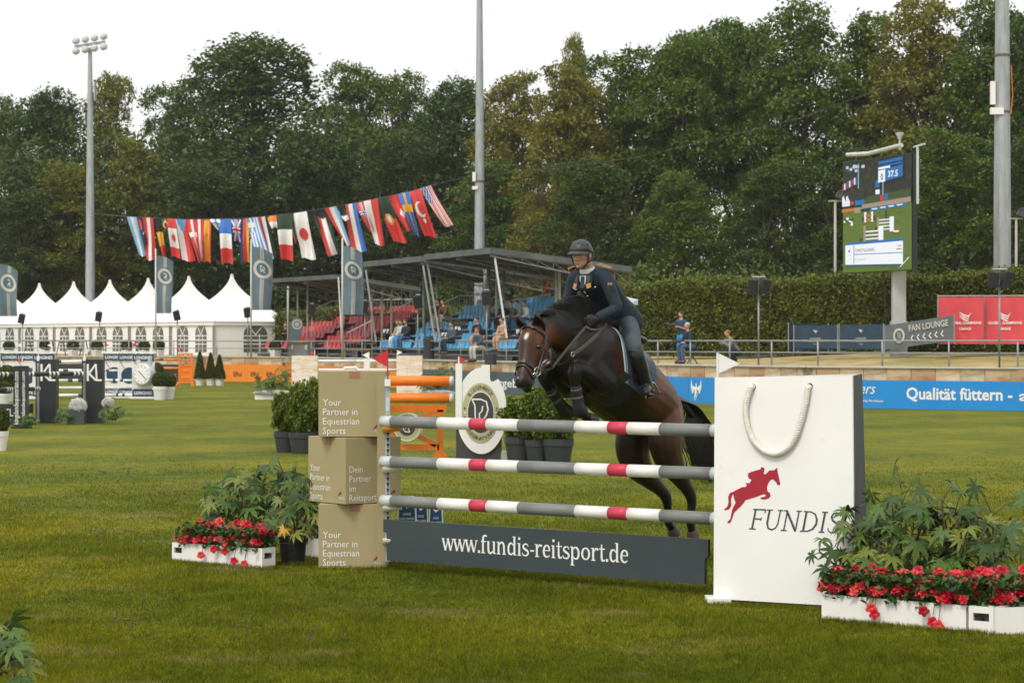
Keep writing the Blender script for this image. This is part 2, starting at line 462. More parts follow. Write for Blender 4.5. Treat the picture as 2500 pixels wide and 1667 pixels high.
# ---- advertising boards along the wall foot
EFFOL = mat('orange_banner', (.78, .24, .02), .5, .05, 2)
SLATE = mat('slate_banner', (.07, .10, .125), .5, .06, 2)
BLUE = mat('blue_banner', (.012, .24, .62), .45, .05, 2)
DKBAN = mat('dark_banner', (.035, .04, .045), .5, .05, 2)
DKLET = mat('dark_lettering', (.03, .03, .035), .5, 0)
def board_strip(px0, px1, matl, label, H0=.84):
    """board following the wall between two columns; returns thing and a function column->frame"""
    pa, pb = wall_at(px0), wall_at(px1)
    mid = [p for p in WALL if pa.x + .01 < p.x < pb.x - .01]; mid.sort(key=lambda p: p.x)
    pts = [pa] + mid + [pb]
    T = Thing('advertising_board', label, 'banner', pa + Vector((0, 0, 0)))
    m = MB()
    for a, b in zip(pts[:-1], pts[1:]):
        d = (b - a).normalized(); nn = Vector((d.y, -d.x, 0))
        if nn.y > 0: nn = -nn
        m.bar(a + nn * .17 + Vector((0, 0, H0 / 2 + .005)), b + nn * .17 + Vector((0, 0, H0 / 2 + .005)), .05, H0)
    T.part('panel', m, matl)
    def fr(px, h):
        k = (px - 1250) / F
        for a, b in zip(pts[:-1], pts[1:]):
            d = (b - a).normalized(); nn = Vector((d.y, -d.x, 0))
            if nn.y > 0: nn = -nn
            a2 = a + nn * .197; b2 = b + nn * .197; dd = b2 - a2
            t = (k * a2.y - a2.x) / (dd.x - k * dd.y)
            if -.01 <= t <= 1.01: return a2 + dd * t + Vector((0, 0, h)), d
    return T, fr
def wall_text(T, fr, s, px0, px1, z, h, mi_mat, bold=0.0, shear=0.0, name='lettering'):
    a, d = fr(px0, z); b, d2 = fr(px1, z)
    m = MB(); m.text(s, a, b - a, (0, 0, 1), width=(b - a).length, height=h, bold=bold, shear=shear, ex=.006)
    return T.part(name, m, mi_mat)
T, fr = board_strip(1643, 3000, BLUE, 'bright blue advertising board with white lettering at the arena edge')
wall_text(T, fr, 'Qualität füttern -', 2213, 2472, .30, .36, LETW, .022)
wall_text(T, fr, 'a', 2488, 2515, .30, .30, LETW, .022)
wall_text(T, fr, 'ers', 2100, 2138, .44, .34, LETW, .0, .35)
wall_text(T, fr, 'Das Pferdefutter.', 2108, 2158, .20, .07, LETW, .01, .2)
# winged horse emblem on the blue board
a, d = fr(1700, .42)
def emblem(T, O, X, sc):
    m = MB(); Y = Vector((0, 0, 1)); k = 0
    for sgn in (-1, 1):
        for i in range(7):
            t = i / 6
            p = [(sgn * .05, .08), (sgn * (.16 + .05 * t), .12 - .1 * t), (sgn * (.34 - .10 * t * t), .20 - .32 * t), (sgn * (.33 - .16 * t), .46 - .56 * t)]
            m.ribbon(p, [.05, .09, .08, .015], O, X, Y, sc, .004 + .0008 * k); k += 1
    m.ribbon([(0, .3), (.02, .2), (.0, .1), (-.03, -.05), (-.05, -.22)], [.04, .09, .13, .14, .06], O, X, Y, sc, .016)
    m.ribbon([(.03, -.02), (.1, -.14), (.05, -.26)], [.06, .04, .02], O, X, Y, sc, .018)
    m.ribbon([(-.05, -.2), (-.1, -.3), (-.08, -.42)], [.06, .04, .02], O, X, Y, sc, .017)
    m.ribbon([(-.0, -.16), (.02, -.3), (-.02, -.4)], [.05, .03, .02], O, X, Y, sc, .019)
    T.part('emblem', m, LETW)
emblem(T, a, d * (1 if d.x > 0 else -1), .78)
T, fr = board_strip(1037, 1642, SLATE, 'slate grey advertising board behind the horse\'s head')
wall_text(T, fr, 'weitergeben.', 1158, 1297, .28, .33, LETW, .02)
wall_text(T, fr, 'www.', 1335, 1362, .08, .06, LETW)
T, fr = board_strip(462, 1036, EFFOL, 'orange advertising board with dark lettering behind cone shrubs')
for px in (500, 570, 612, 652, 690, 900, 940):
    wall_text(T, fr, 'Effol', px, px + 20, .26, .24, DKLET, .015)
    p, d = fr(px - 9, .37); m = MB()
    m.ribbon([(.16 * math.cos(t), .24 * math.sin(t)) for t in [R(60 + 20 * i) for i in range(14)]], .03, p, d if d.x > 0 else -d, (0, 0, 1), 1, .003); T.part('ring_mark', m, ORANGE)
T, fr = board_strip(60, 461, DKBAN, 'near-black advertising board seen between the left jump poles')
wall_text(T, fr, 'EQUESTRIAN', 140, 190, .45, .16, LETW, .01)
# ================================================================== trees, hedge
BARK = mat('bark', (.085, .068, .05), .95, .35, 2.5, bump=.6, bscale=8, stretch=(1, 1, .3))
LEAF_OAK = leafmat('oak_leaves', (.036, .074, .007), (.128, .205, .020), .3, .55, .6, hue=(.13, .160, .018))
LEAF_PALE = leafmat('pale_leaves', (.080, .108, .009), (.290, .285, .026), .34, .55, .5, hue=(.20, .17, .03))
LEAF_DARK = leafmat('dark_leaves', (.024, .050, .007), (.086, .148, .020), .26, .55, .5, hue=(.09, .11, .02))
def leaves(centers, spread, per, size, rng, up=.45, flat=1.0, droop=0.0):
    """small pointed leaf faces scattered round twig ends"""
    n = len(centers) * per
    C = np.repeat(centers, per, axis=0) + rng.normal(0, 1, (n, 3)) * np.array([spread, spread, spread * flat])
    if droop: C[:, 2] -= rng.random(n) * droop
    N = rng.normal(0, 1, (n, 3)); N[:, 2] = np.abs(N[:, 2]) + up; N /= np.linalg.norm(N, axis=1, keepdims=True)
    A = np.cross(N, rng.normal(0, 1, (n, 3))); A /= np.linalg.norm(A, axis=1, keepdims=True) + 1e-9
    B = np.cross(N, A); s = (size * (.65 + .7 * rng.random(n)))[:, None]
    V = np.empty((n, 4, 3)); V[:, 0] = C - A * s; V[:, 1] = C + B * s * .55 - A * s * .1 + N * s * .12; V[:, 2] = C + A * s; V[:, 3] = C - B * s * .55 - A * s * .1 + N * s * .12
    return V.reshape(-1, 3), np.arange(n * 4).reshape(-1, 4)
def crown_data(seed, Ht=20., Rr=4.6, base=.16, nl=26, style='oak'):
    rng = np.random.default_rng(seed); cl = []; lobes = []
    for i in range(nl):
        h = base + (1 - base) * (i + .5) / nl
        hw = math.sin(min(1, (h - base) / (1 - base) * 1.02 + .13) * math.pi * .93) ** .6 if style == 'oak' else math.sin(((h - base) / (1 - base)) ** .75 * math.pi * .9 + .22) ** .9
        ang = i * 2.399 + rng.random() * .9; rr = Rr * hw * (.35 + .5 * rng.random())
        lr = (1.15 + 1.0 * rng.random()) * (1.0 if style == 'oak' else .8)
        c = np.array([rr * math.cos(ang), rr * math.sin(ang), h * Ht - lr * .55]); lobes.append((c, lr))
        k = int(30 * lr * lr); d = rng.normal(0, 1, (k, 3)); d /= np.linalg.norm(d, axis=1, keepdims=True)
        d[:, 2] = np.where(d[:, 2] < -.35, -d[:, 2], d[:, 2])
        rad = lr * (.72 + .42 * rng.random(k) ** .7)
        cl.append(c + d * rad[:, None] * np.array([1.15, 1.15, .78]))
    return np.concatenate(cl), lobes
def tree_meshes(seed, style, leafm, base=.16):
    rng = np.random.default_rng(seed + 100); C, lobes = crown_data(seed, style=style, base=base)
    keep = rng.random(len(C)) > .12; C = C[keep]
    V, Fq = leaves(C, .25 if style == 'oak' else .22, 18, .14, rng, .45, .75, .35 if style != 'oak' else 0)
    crown = np_mesh('crown', V, Fq, leafm)
    m = MB(); bend = [(rng.normal(0, .18), rng.normal(0, .18)) for _ in range(6)]
    tp = [Vector((bend[i][0] * i * .5, bend[i][1] * i * .5, z)) for i, z in enumerate((0, 3.5, 7, 10.5, 14, 17.5))]
    m.sweep(tp, [.38, .28, .24, .19, .13, .05], (1, 0, 0), 9)
    for c, lr in lobes:
        c = Vector(c); z0 = max(2.2, c.z - 3.2 - rng.random() * 2); i = min(4, int(z0 / 3.5)); f = (z0 - i * 3.5) / 3.5
        a = tp[i].lerp(tp[i + 1], f); mid = a.lerp(c, .5) + Vector((rng.normal(0, .3), rng.normal(0, .3), -.3))
        m.sweep([a, mid, c + Vector((0, 0, lr * .5))], [.10, .065, .02], (1, 0, 0), 6)
        for _ in range(3):
            e = c + Vector(rng.normal(0, 1, 3)).normalized() * lr * .9
            m.sweep([mid, (mid + e) / 2 + Vector((0, 0, .2)), e], [.045, .03, .01], (1, 0, 0), 5)
    return m.mesh('trunk', BARK, None, True), crown
PROTO = {}
for k, (sd, st, lm) in {'oak1': (11, 'oak', LEAF_OAK), 'oak2': (12, 'oak', LEAF_OAK), 'oak3': (17, 'oak', LEAF_DARK), 'oak4': (19, 'oak', LEAF_DARK), 'pale1': (14, 'oak', LEAF_PALE), 'birch': (15, 'birch', LEAF_PALE), 'birch2': (16, 'birch', LEAF_OAK)}.items():
    PROTO[k] = tree_meshes(sd, st, lm)
PROTO['open'] = tree_meshes(23, 'oak', LEAF_OAK, .52)
TREES = [  # column, distance, top row, crown width in px, kind, name, label
 (15, 152, 238, 270, 'birch2', 'birch_tree', 'loose feathery tree at the far left edge, behind the first tents'),
 (120, 150, 222, 250, 'oak3', 'deciduous_tree', 'dull green rounded tree left of the far-left floodlight mast'),
 (268, 152, 182, 230, 'birch', 'birch_tree', 'feathery yellow-green tree rising just right of the far-left floodlight mast'),
 (170, 136, 395, 230, 'pale1', 'deciduous_tree', 'low yellowish bushy tree left of the floodlight mast above the tents'),
 (330, 138, 345, 230, 'pale1', 'deciduous_tree', 'low yellowish bushy tree right of the floodlight mast above the tents'),
 (440, 150, 200, 270, 'oak2', 'oak_tree', 'mid green oak against the left flank of the tall dark oak'),
 (630, 142, 98, 470, 'oak4', 'oak_tree', 'tall broad dark oak standing highest on the left, above the flag line'),
 (860, 150, 160, 280, 'oak1', 'oak_tree', 'green oak against the right flank of the tall dark oak'),
 (985, 149, 185, 250, 'oak2', 'oak_tree', 'round-topped oak left of the middle floodlight mast'),
 (1110, 147, 195, 240, 'oak3', 'oak_tree', 'dark oak directly behind the middle floodlight mast'),
 (760, 136, 325, 290, 'oak3', 'deciduous_tree', 'shadowy lower tree right behind the middle of the flag line'),
 (500, 133, 405, 290, 'oak4', 'deciduous_tree', 'shadowy lower tree behind the left half of the flag line'),
 (960, 133, 330, 260, 'oak4', 'deciduous_tree', 'shadowy lower tree behind the right end of the flag line'),
 (1255, 141, 178, 280, 'pale1', 'oak_tree', 'yellow-green tree just right of the middle floodlight mast'),
 (1408, 152, 88, 120, 'birch', 'poplar_tree', 'pale slender treetop sticking up above the canopy over the rider'),
 (1385, 139, 165, 300, 'pale1', 'oak_tree', 'yellowish broad crown below the pale slender treetop'),
 (1525, 142, 125, 330, 'oak2', 'oak_tree', 'green oak on the skyline above and right of the rider'),
 (1665, 140, 98, 300, 'open', 'oak_tree', 'oak on the skyline left of the gap with sky showing through'),
 (1800, 143, 68, 270, 'open', 'oak_tree', 'oak with thin see-through middle, half way between rider and screen'),
 (1955, 138, 12, 350, 'oak1', 'oak_tree', 'very tall oak on the skyline above the left edge of the video screen'),
 (2115, 141, 32, 330, 'birch2', 'deciduous_tree', 'tall lighter tree straight above the video screen'),
 (2260, 136, -8, 370, 'pale1', 'oak_tree', 'very tall tree left of the right floodlight mast, cut by the frame top'),
 (2420, 134, 0, 350, 'oak1', 'oak_tree', 'tall tree directly behind the right floodlight mast'),
 (2545, 131, 22, 290, 'oak4', 'oak_tree', 'tall dark tree at the right frame edge'),
 (1195, 130, 395, 270, 'oak2', 'deciduous_tree', 'bushy lower tree behind the grandstand canopy and middle mast'),
 (1450, 128, 395, 260, 'oak4', 'deciduous_tree', 'dark lower tree right behind the rider\'s helmet'),
 (1660, 126, 425, 270, 'oak2', 'deciduous_tree', 'bushy lower tree over the hedge right of the rider'),
 (1890, 126, 405, 270, 'oak4', 'deciduous_tree', 'dark lower tree left of the video screen above the hedge'),
 (2090, 124, 360, 280, 'oak3', 'deciduous_tree', 'dark lower tree hidden behind the video screen'),
 (2320, 116, 320, 330, 'oak2', 'deciduous_tree', 'fresh green low tree between video screen and right floodlight mast'),
 (2530, 114, 330, 260, 'oak4', 'deciduous_tree', 'dark low tree right of the right floodlight mast'),
 (60, 134, 470, 240, 'oak4', 'deciduous_tree', 'dark low tree behind the leftmost tent tops'),
]
for i, (px, d, ty, wd, kind, nm, lab) in enumerate(TREES):
    if px < 1340: d += 32 if px < 1050 else 22
    zb = 1.2; top = CH + (833.5 - ty) * d / F
    T = Thing(nm, lab, 'tree', ((px - 1250) * d / F, d, zb), 'trees behind the showground')
    sz = (top - zb) / 20.0; sx = wd * d / F / 9.6
    T.o.scale = (sx, sx * 1.05, sz); T.o.rotation_euler = (0, 0, i * 1.7)
    tr, cr = PROTO[kind]
    for n_, me in (('trunk', tr), ('crown', cr)):
        o = bpy.data.objects.new(n_, me); COL.objects.link(o); o.parent = T.o
# farther wood behind, one mass nobody could count
rng = np.random.default_rng(5); cs = []
prof = [(-1200, 190), (-300, 200), (60, 300), (200, 330), (450, 290), (900, 300), (1250, 330), (1500, 300), (1620, 360), (1900, 400), (2000, 260), (2200, 180), (2700, 130), (3700, 120)]
for layer, (d0, n) in enumerate(((172, 6000), (190, 5200))):
    px = rng.uniform(-1150, 3650, n); ty = np.interp(px, [p[0] for p in prof], [p[1] for p in prof]) + 40 * np.sin(px / 47.0 + layer) + 20 * np.sin(px / 17.)
    py = ty + (800 - ty) * rng.random(n) ** .85
    d = d0 + rng.normal(0, 3.5, n)
    hole = (px > 1600) & (px < 2010) & (py > 180) & (py < 520) & (rng.random(n) < .95)
    q = np.stack([(px - 1250) * d / F, d, CH - (py - 833.5) * d / F], 1)[~hole]; cs.append(q)
V, Fq = leaves(np.concatenate(cs), .70, 20, .20, rng, .3, .8)
o = struct('distant_wood', np_mesh('distant_wood', V, Fq, LEAF_DARK), None, kind='stuff')
# undergrowth at the wood's edge
n = 4200; px = rng.uniform(-700, 3200, n); d = rng.uniform(0, 22, n) + np.interp(px, [0, 1000, 1400, 1600], [166, 160, 130, 112]); z = 1.2 + rng.random(n) ** 1.5 * 4.2
V, Fq = leaves(np.stack([(px - 1250) * d / F, d, z], 1), .5, 18, .15, rng, .3, .7)
o = struct('undergrowth', np_mesh('undergrowth', V, Fq, LEAF_DARK), None, kind='stuff')

# ---- clipped hedge on the right, and its lower stretch behind the stands
HLEAF = leafmat('hedge_leaves', (.040, .066, .006), (.200, .225, .026), .25, .45)
HCORE = mat('hedge_core', (.02, .024, .008), .95, .3, 3)
def hedge(A, B, h, th, label, n, seed, size=.055, base=None):
    rng = np.random.default_rng(seed); A = Vector(A); B = Vector(B); t = (B - A); L = t.length; t.normalize(); nn = Vector((t.y, -t.x, 0))
    if nn.y > 0: nn = -nn
    T = Thing('hedge', label, 'hedge', A)
    ta, na = np.array(t), np.array(nn)
    def wave(s, z): return .10 * np.sin(s * 2.1 + seed) + .07 * np.sin(s * 5.3 + z * 3) + .06 * np.sin(z * 6 + s)
    def top(s): return h + .10 * np.sin(s * .9 + seed) + .10 * np.abs(np.sin(s * 1.35 + .3)) + .05 * np.sin(s * 4.1)
    k = int(n * .66); s = rng.uniform(0, L, k); z = rng.random(k) * top(s)
    C1 = np.array(A) + s[:, None] * ta + (wave(s, z) + rng.normal(0, .05, k))[:, None] * na + np.stack([0 * z, 0 * z, z], 1)
    k2 = n - k; s2 = rng.uniform(0, L, k2); dpt = rng.uniform(0, th, k2)
    C2 = np.array(A) + s2[:, None] * ta - dpt[:, None] * na + np.stack([0 * s2, 0 * s2, top(s2) + rng.normal(0, .06, k2)], 1)
    V, Fq = leaves(np.concatenate([C1, C2]), .07, 5, size, rng, .2)
    T.part('foliage', np_mesh('foliage', V, Fq, HLEAF, off=A), None)
    m = MB(); c = (A + B) / 2 - nn * (th / 2 + .12); m.box(c + Vector((0, 0, h / 2 - .02)), (L, th - .1, h - .12), math.atan2(t.y, t.x)); T.part('inner_branches', m, HCORE)
pA, pB = P(1470, 850, 93), P(2900, 850, 72.5); pA.z = pB.z = 1.55
hedge(pA, pB, 2.50, 1.6, 'long clipped green hedge behind the railing, right of the rider', 19000, 3)
pA, pB = P(665, 850, 128), P(1390, 850, 112); pA.z = pB.z = 1.3
hedge(pA, pB, 2.15, 1.2, 'lower yellow-green hedge behind the two grandstands', 6500, 4, .06)

# ================================================================== floodlight masts, lamp posts, loudspeakers
def mast(px, d, r0, r1, ztop, base, label):
    x = (px - 1250) * d / F; T = Thing('floodlight_mast', label, 'floodlight mast', (x, d, base), 'galvanised floodlight masts')
    m = MB(); m.lathe([(r0, base), (r0 * .97, base + 5), (r0 * .965, base + 5.02), (r0 * .8, base + 11), (r0 * .79, base + 11.02), (r1, ztop)], (x, d, 0), 12); T.part('pole', m, GALV)
    return T, x
T, x = mast(2447, 79, .29, .13, 27, 1.6, 'thick galvanised floodlight mast at the right behind the red banner')
m = MB(); m.box((x - .33, 78.9, 10.1), (.16, .14, .75)); m.box((x - .22, 78.8, 9.5), (.42, .2, .22)); T.part('junction_box', m, WPLAIN)
for z in (9.45, 11.3): m = MB(); m.lathe([(.265, z), (.27, z + .01), (.27, z + .07), (.265, z + .08)], (x, 79, 0), 12); T.part('strap', m, mat('strap_steel', (.12, .11, .08), .5))
m = MB(); m.sweep([(x + .27, 78.9, 11), (x + .31, 78.85, 10), (x + .24, 78.8, 9.4)], .012, (0, 1, 0), 6); T.part('cable', m, ORANGE)
T, x = mast(1171, 131, .30, .10, 27, 1.3, 'galvanised floodlight mast behind the blue grandstand roof')
m = MB(); m.box((x - .3, 130.8, 10.9), (.18, .2, .5)); m.box((x - .25, 130.8, 10.3), (.3, .2, .18)); T.part('junction_box', m, WPLAIN)
m = MB(); m.lathe([(.28, 10.6), (.285, 10.62), (.285, 10.7), (.28, 10.72)], (x, 131, 0), 12); T.part('strap', m, mat('strap_steel', (.12, .11, .08), .5))
d = 150; T, x = mast(220, d, .30, .12, 20.2, 1.2, 'slender floodlight mast with lamp head rising behind the tents')
m = MB(); m.bar((x - .95, d - .1, 20.25), (x + .95, d - .1, 20.55), .16, .16); T.part('crossarm', m, GALV)
m = MB(); m.box((x + .3, d, 17.5), (.08, .5, 1.2)); T.part('ladder', m, GALV)
LAMPM = mat('lamp_housing', (.55, .57, .55), .4, .05, 5)
LGLASS = mat('lamp_glass', (.62, .66, .64), .15, .02, 5)
for i in range(4):
    for r_, s in ((0, 1), (1, -1)):
        cx = x - .85 + i * .57; cz = 20.27 + i * .09 + (.32 if s > 0 else -.32); m = MB()
        M = Matrix.Translation((cx, d - .25, cz)) @ Matrix.Rotation(R(35), 4, 'X') @ Matrix.Rotation(R(-15), 4, 'Z')
        m.lathe([(.08, .2), (.2, .1), (.24, -.12), (.22, -.13)], (0, 0, 0), 8, 0, M @ Matrix.Rotation(R(90), 4, 'X'))
        o = T.part('lamp', m, LAMPM)
        m = MB(); m.lathe([(.21, -.135), (.21, -.15)], (0, 0, 0), 8, 0, M @ Matrix.Rotation(R(90), 4, 'X')); T.part('glass', m, LGLASS, parent=o)
POSTM = mat('lamp_post_paint', (.36, .35, .29), .6, .1, 4)
for px, ytop, d, lab in ((2039, 492, 88, 'thin lamp post standing left of the video screen'), (2481, 535, 92, 'thin lamp post right of the thick floodlight mast')):
    p = P(px, ytop, d); T = Thing('lamp_post', lab, 'lamp post', (p.x, p.y, 1.6), 'thin lamp posts above the hedge')
    m = MB(); m.sweep([(p.x, p.y, 1.6), (p.x, p.y, p.z)], [.06, .045], (1, 0, 0), 10); T.part('pole', m, POSTM, smooth=True)
    m = MB(); m.box((p.x, p.y, p.z + .02), (.5, .1, .05)); T.part('crossarm', m, POSTM)
    m = MB(); m.boxm(Matrix.Translation((p.x + .2, p.y - .1, p.z + .2)) @ Matrix.Rotation(R(25), 4, 'Y'), .34, .2, .22); m.boxm(Matrix.Translation((p.x + .22, p.y - .1, p.z + .38)) @ Matrix.Rotation(R(-10), 4, 'Y'), .26, .2, .1); T.part('lamp', m, CHAR)
SPK = mat('speaker_black', (.035, .037, .04), .6, .12, 6)
def speaker(px, py, d, big, label, tilt=12, twin=False):
    p = P(px, py, d); T = Thing('loudspeaker_pole', label, 'loudspeaker', (p.x, p.y, WTOP), 'loudspeakers on poles round the arena')
    m = MB(); m.cyl((p.x, p.y, WTOP), (p.x, p.y, p.z), .03, 8); T.part('pole', m, RAILM, smooth=True)
    for k in ((-1, 1) if twin else (0,)):
        c = Vector((p.x + k * .17 * big, p.y - .12, p.z)); M = Matrix.Translation(c) @ Matrix.Rotation(R(22 * k), 4, 'Z') @ Matrix.Rotation(R(tilt), 4, 'Y') @ Matrix.Rotation(R(10), 4, 'X')
        w_, h_ = (.26, .46) if twin else (.36, .50)
        m = MB(); vs = [M @ Vector(q) * 1 for q in [(-w_ / 2 * big, -.16 * big, -h_ / 2 * big), (w_ / 2 * big, -.16 * big, -h_ / 2 * big), (w_ / 2 * big * .7, .16 * big, -h_ / 2 * big), (-w_ / 2 * big * .7, .16 * big, -h_ / 2 * big), (-w_ / 2 * big, -.16 * big, h_ / 2 * big), (w_ / 2 * big, -.16 * big, h_ / 2 * big), (w_ / 2 * big * .7, .16 * big, h_ / 2 * big), (-w_ / 2 * big * .7, .16 * big, h_ / 2 * big)]]
        m.add(vs, [(0, 3, 2, 1), (4, 5, 6, 7), (0, 1, 5, 4), (1, 2, 6, 5), (2, 3, 7, 6), (3, 0, 4, 7)]); cab = T.part('cabinet', m, SPK)
        m = MB(); m.boxm(M @ Matrix.Translation((0, -.165 * big, 0)), w_ * .86 * big, .012, h_ * .88 * big); T.part('grille', m, mat('speaker_grille', (.02, .021, .023), .8, .2, 60), parent=cab)
    m = MB(); m.box((p.x, p.y - .05, p.z + .30 * big), (.42 * big if twin else .2, .06, .03)); m.bar((p.x, p.y, p.z + .2 * big), (p.x, p.y - .05, p.z + .3 * big), .03, .03); T.part('bracket', m, LAMPM)
speaker(1852, 699, 75.5, 1.0, 'twin black loudspeakers on a pole before the hedge, left of the navy barriers', 8, True)
speaker(2440, 682, 69.5, 1.0, 'twin black loudspeakers on a pole in front of the red banner', 10, True)
for px, py, d, lab in ((55, 778, 127.4, 'leftmost loudspeaker on a pole, in front of the first full tent'), (243, 773, 125.0, 'loudspeaker on a pole before the tent right of the far-left mast'), (433, 770, 121.9, 'loudspeaker on a pole before the tents, just right of the second banner flag'), (605, 763, 120.5, 'loudspeaker on a pole against the rightmost tent roof'), (762, 755, 117, 'loudspeaker on a pole left of the red seats'), (891, 748, 109.4, 'loudspeaker on a pole right of the rightmost banner flag'), (1020, 737, 103.5, 'loudspeaker on a pole between red and blue seats'), (1188, 727, 94.5, 'loudspeaker on a pole in front of the blue seats')):
    speaker(px, py, d, 1.05 if px > 1000 else .95, lab, (px * 7) % 30 - 12)
# ================================================================== white pagoda tents
TENT = mat('tent_canvas', (.80, .80, .77), .6, .03, 1.2)
TWALL = mat('tent_side_wall', (.80, .80, .77), .6, .04, .8)
TPANE = mat('tent_window_film', (.10, .105, .095), .2, .35, .8, spec=.5)
TFR = mat('tent_pole', (.30, .29, .27), .5, .1, 4)
wT = Vector((-.58, .814, 0)); nT = Vector((-.814, -.58, 0))
C0 = Vector((-15.06, 130, 0)); SP = 4.92; HF = SP / 2
TENT_LABELS = ['white pagoda tent nearest the red grandstand, rightmost of the row', 'second white pagoda tent from the red grandstand', 'white pagoda tent partly behind the second banner flag', 'white pagoda tent right of the far-left floodlight mast foot', 'white pagoda tent left of the far-left floodlight mast foot', 'white pagoda tent next to the leftmost banner flag', 'white pagoda tent mostly hidden behind the leftmost banner flag']
for i in range(7):
    c = C0 + wT * SP * i; T = Thing('pagoda_tent', TENT_LABELS[i], 'tent', c + Vector((0, 0, WTOP)), 'white pagoda tents on the terrace')
    rs = []
    for k in range(13):
        t = k / 12; hw = HF * (1 - t) ** 1.75 + .045; z = 3.05 + (5.62 - 3.05) * t
        ring = []
        for sx, sy in ((-1, -1), (0, -1), (1, -1), (1, 0), (1, 1), (0, 1), (-1, 1), (-1, 0)):
            sag = 1 - .07 * (1 - t) * t * 3 if (sx == 0 or sy == 0) else 1
            ring.append(c + wT * sx * hw * sag + nT * sy * hw * sag + Vector((0, 0, z)))
        rs.append(ring)
    m = MB(); m.rings(rs); T.part('roof', m, TENT)
    m = MB()
    for k in range(4):
        q = [(-1, -1), (1, -1), (1, 1), (-1, 1)]; a, b = q[k], q[(k + 1) % 4]
        pa = c + (wT * a[0] + nT * a[1]) * (HF - .02); pb = c + (wT * b[0] + nT * b[1]) * (HF - .02)
        m.bar(pa + Vector((0, 0, 2.95)), pb + Vector((0, 0, 2.95)), .03, .2)
    T.part('valance', m, TENT)
    faces = [(wT, nT)] + ([(nT * -1, wT * -1)] if i == 0 else [])
    for fi, (wx, ny) in enumerate(faces):
        o_ = c + ny * (HF - .1)
        m = MB(); m.bar(o_ - wx * (HF - .1) + Vector((0, 0, 2.05)), o_ + wx * (HF - .1) + Vector((0, 0, 2.05)), .03, 1.62); wl = T.part('side_wall', m, TWALL)
        opts = ((-.95, 1), (1.1, 1)) if fi == 0 else ((0.1, 1.15),)
        for u, s in opts:
            N = ny; X = wx if N.cross(Vector((0, 0, 1))).dot(wx) < 0 else -wx
            X = Vector((0, 0, 1)).cross(N)
            q = o_ + wx * u + Vector((0, 0, 1.44)) + N * .02
            wdt, hh = .62 * s, .95
            pts = [q - X * wdt, q + X * wdt] + [q + X * wdt * math.cos(R(a)) + Vector((0, 0, hh + .52 * math.sin(R(a)))) for a in range(0, 181, 20)]
            m = MB(); m.poly(pts, N * .012); wn = T.part('window', m, TPANE)
            b = MB(); q2 = q + N * .017
            for zz in (.2, .42, .64, .86): b.bar(q2 - X * wdt + Vector((0, 0, zz)), q2 + X * wdt + Vector((0, 0, zz)), .012, .045)
            for uu in (-.33, .33): b.bar(q2 + N * .004 + X * wdt * uu, q2 + N * .004 + X * wdt * uu + Vector((0, 0, .95)), .045, .012, N)
            for a in (55, 125): b.bar(q2 + Vector((0, 0, .92)), q2 + X * wdt * .95 * math.cos(R(a)) + Vector((0, 0, hh + .48 * math.sin(R(a)))), .045, .012, N)
            T.part('glazing_bar', b, TENT, parent=wn)
        for u in (-1, 1):
            m = MB(); m.cyl(o_ + wx * u * (HF - .1) + ny * .06 + Vector((0, 0, WTOP)), o_ + wx * u * (HF - .1) + ny * .06 + Vector((0, 0, 3.0)), .035, 8); T.part('pole', m, TFR)
# doorway with bark-coloured curtain on the fourth tent
# ---- terrace tables and box planters before the tents
WOOD = mat('table_wood', (.30, .19, .10), .6, .15, 6, stretch=(1, 8, 1))
BUSHM = leafmat('box_leaves', (.028, .05, .008), (.11, .14, .02), .2, .5)
def bush_mesh(name, n, r, seed, size, mat_, shape='ball', h=1.0):
    rng = np.random.default_rng(seed)
    if shape == 'ball':
        d = rng.normal(0, 1, (n, 3)); d /= np.linalg.norm(d, axis=1, keepdims=True); C = d * r * (.93 + .1 * rng.random(n))[:, None]; C[:, 2] += r
    elif shape == 'cone':
        t = rng.random(n) ** 1.3; a = rng.uniform(0, 6.283, n); rr = r * (1 - t) ** .8 * (.9 + .15 * rng.random(n)) + .01
        C = np.stack([rr * np.cos(a), rr * np.sin(a), t * h], 1)
    else:  # loose upright shrub
        d = rng.normal(0, 1, (n, 3)); d /= np.linalg.norm(d, axis=1, keepdims=True); rad = rng.random(n) ** .35 * (.85 + .25 * np.sin(d[:, 0] * 5 + seed) * np.sin(d[:, 1] * 4 + d[:, 2] * 6))
        C = d * rad[:, None] * np.array([r, r, h / 2]); C[:, 2] += h * .5
    V, Fq = leaves(C, r * .05, 4, size, rng, .3)
    return np_mesh(name, V, Fq, mat_)
smallbush = bush_mesh('foliage', 500, .28, 3, .05, BUSHM)
for i, (px, off, lab) in enumerate(((178, 1.0, 'white box planter with small bush left of the right jump tower'), (236, 1.0, 'white box planter with small bush right above the right jump tower'), (22, 1.0, 'white box planter with small bush at the far left terrace edge'), (110, 1.0, 'white box planter with small bush behind the left white jump wing'), (310, 1.1, 'white box planter with small bush above the right white jump wing'), (352, 1.1, 'white box planter with small bush beside the right red flag of the white jump'), (388, 1.0, 'white box planter with small bush between white jump and orange jump'), (672, 1.0, 'white planter with dark bush left of the low red seats'))):
    p = wall_at(px, off); T = Thing('box_planter', lab, 'planter', (p.x, p.y, WTOP), 'small planters along the terrace edge')
    m = MB(); vs_ = .2; m.lathe([(.24, 0), (.30, .34), (.26, .34), (.25, .30)], (p.x, p.y, WTOP), 4); T.part('box', m, WPLAIN)
    T.inst('foliage', smallbush, (p.x, p.y, WTOP + .26), (0, 0, i), (1.0, 1.0, .95))
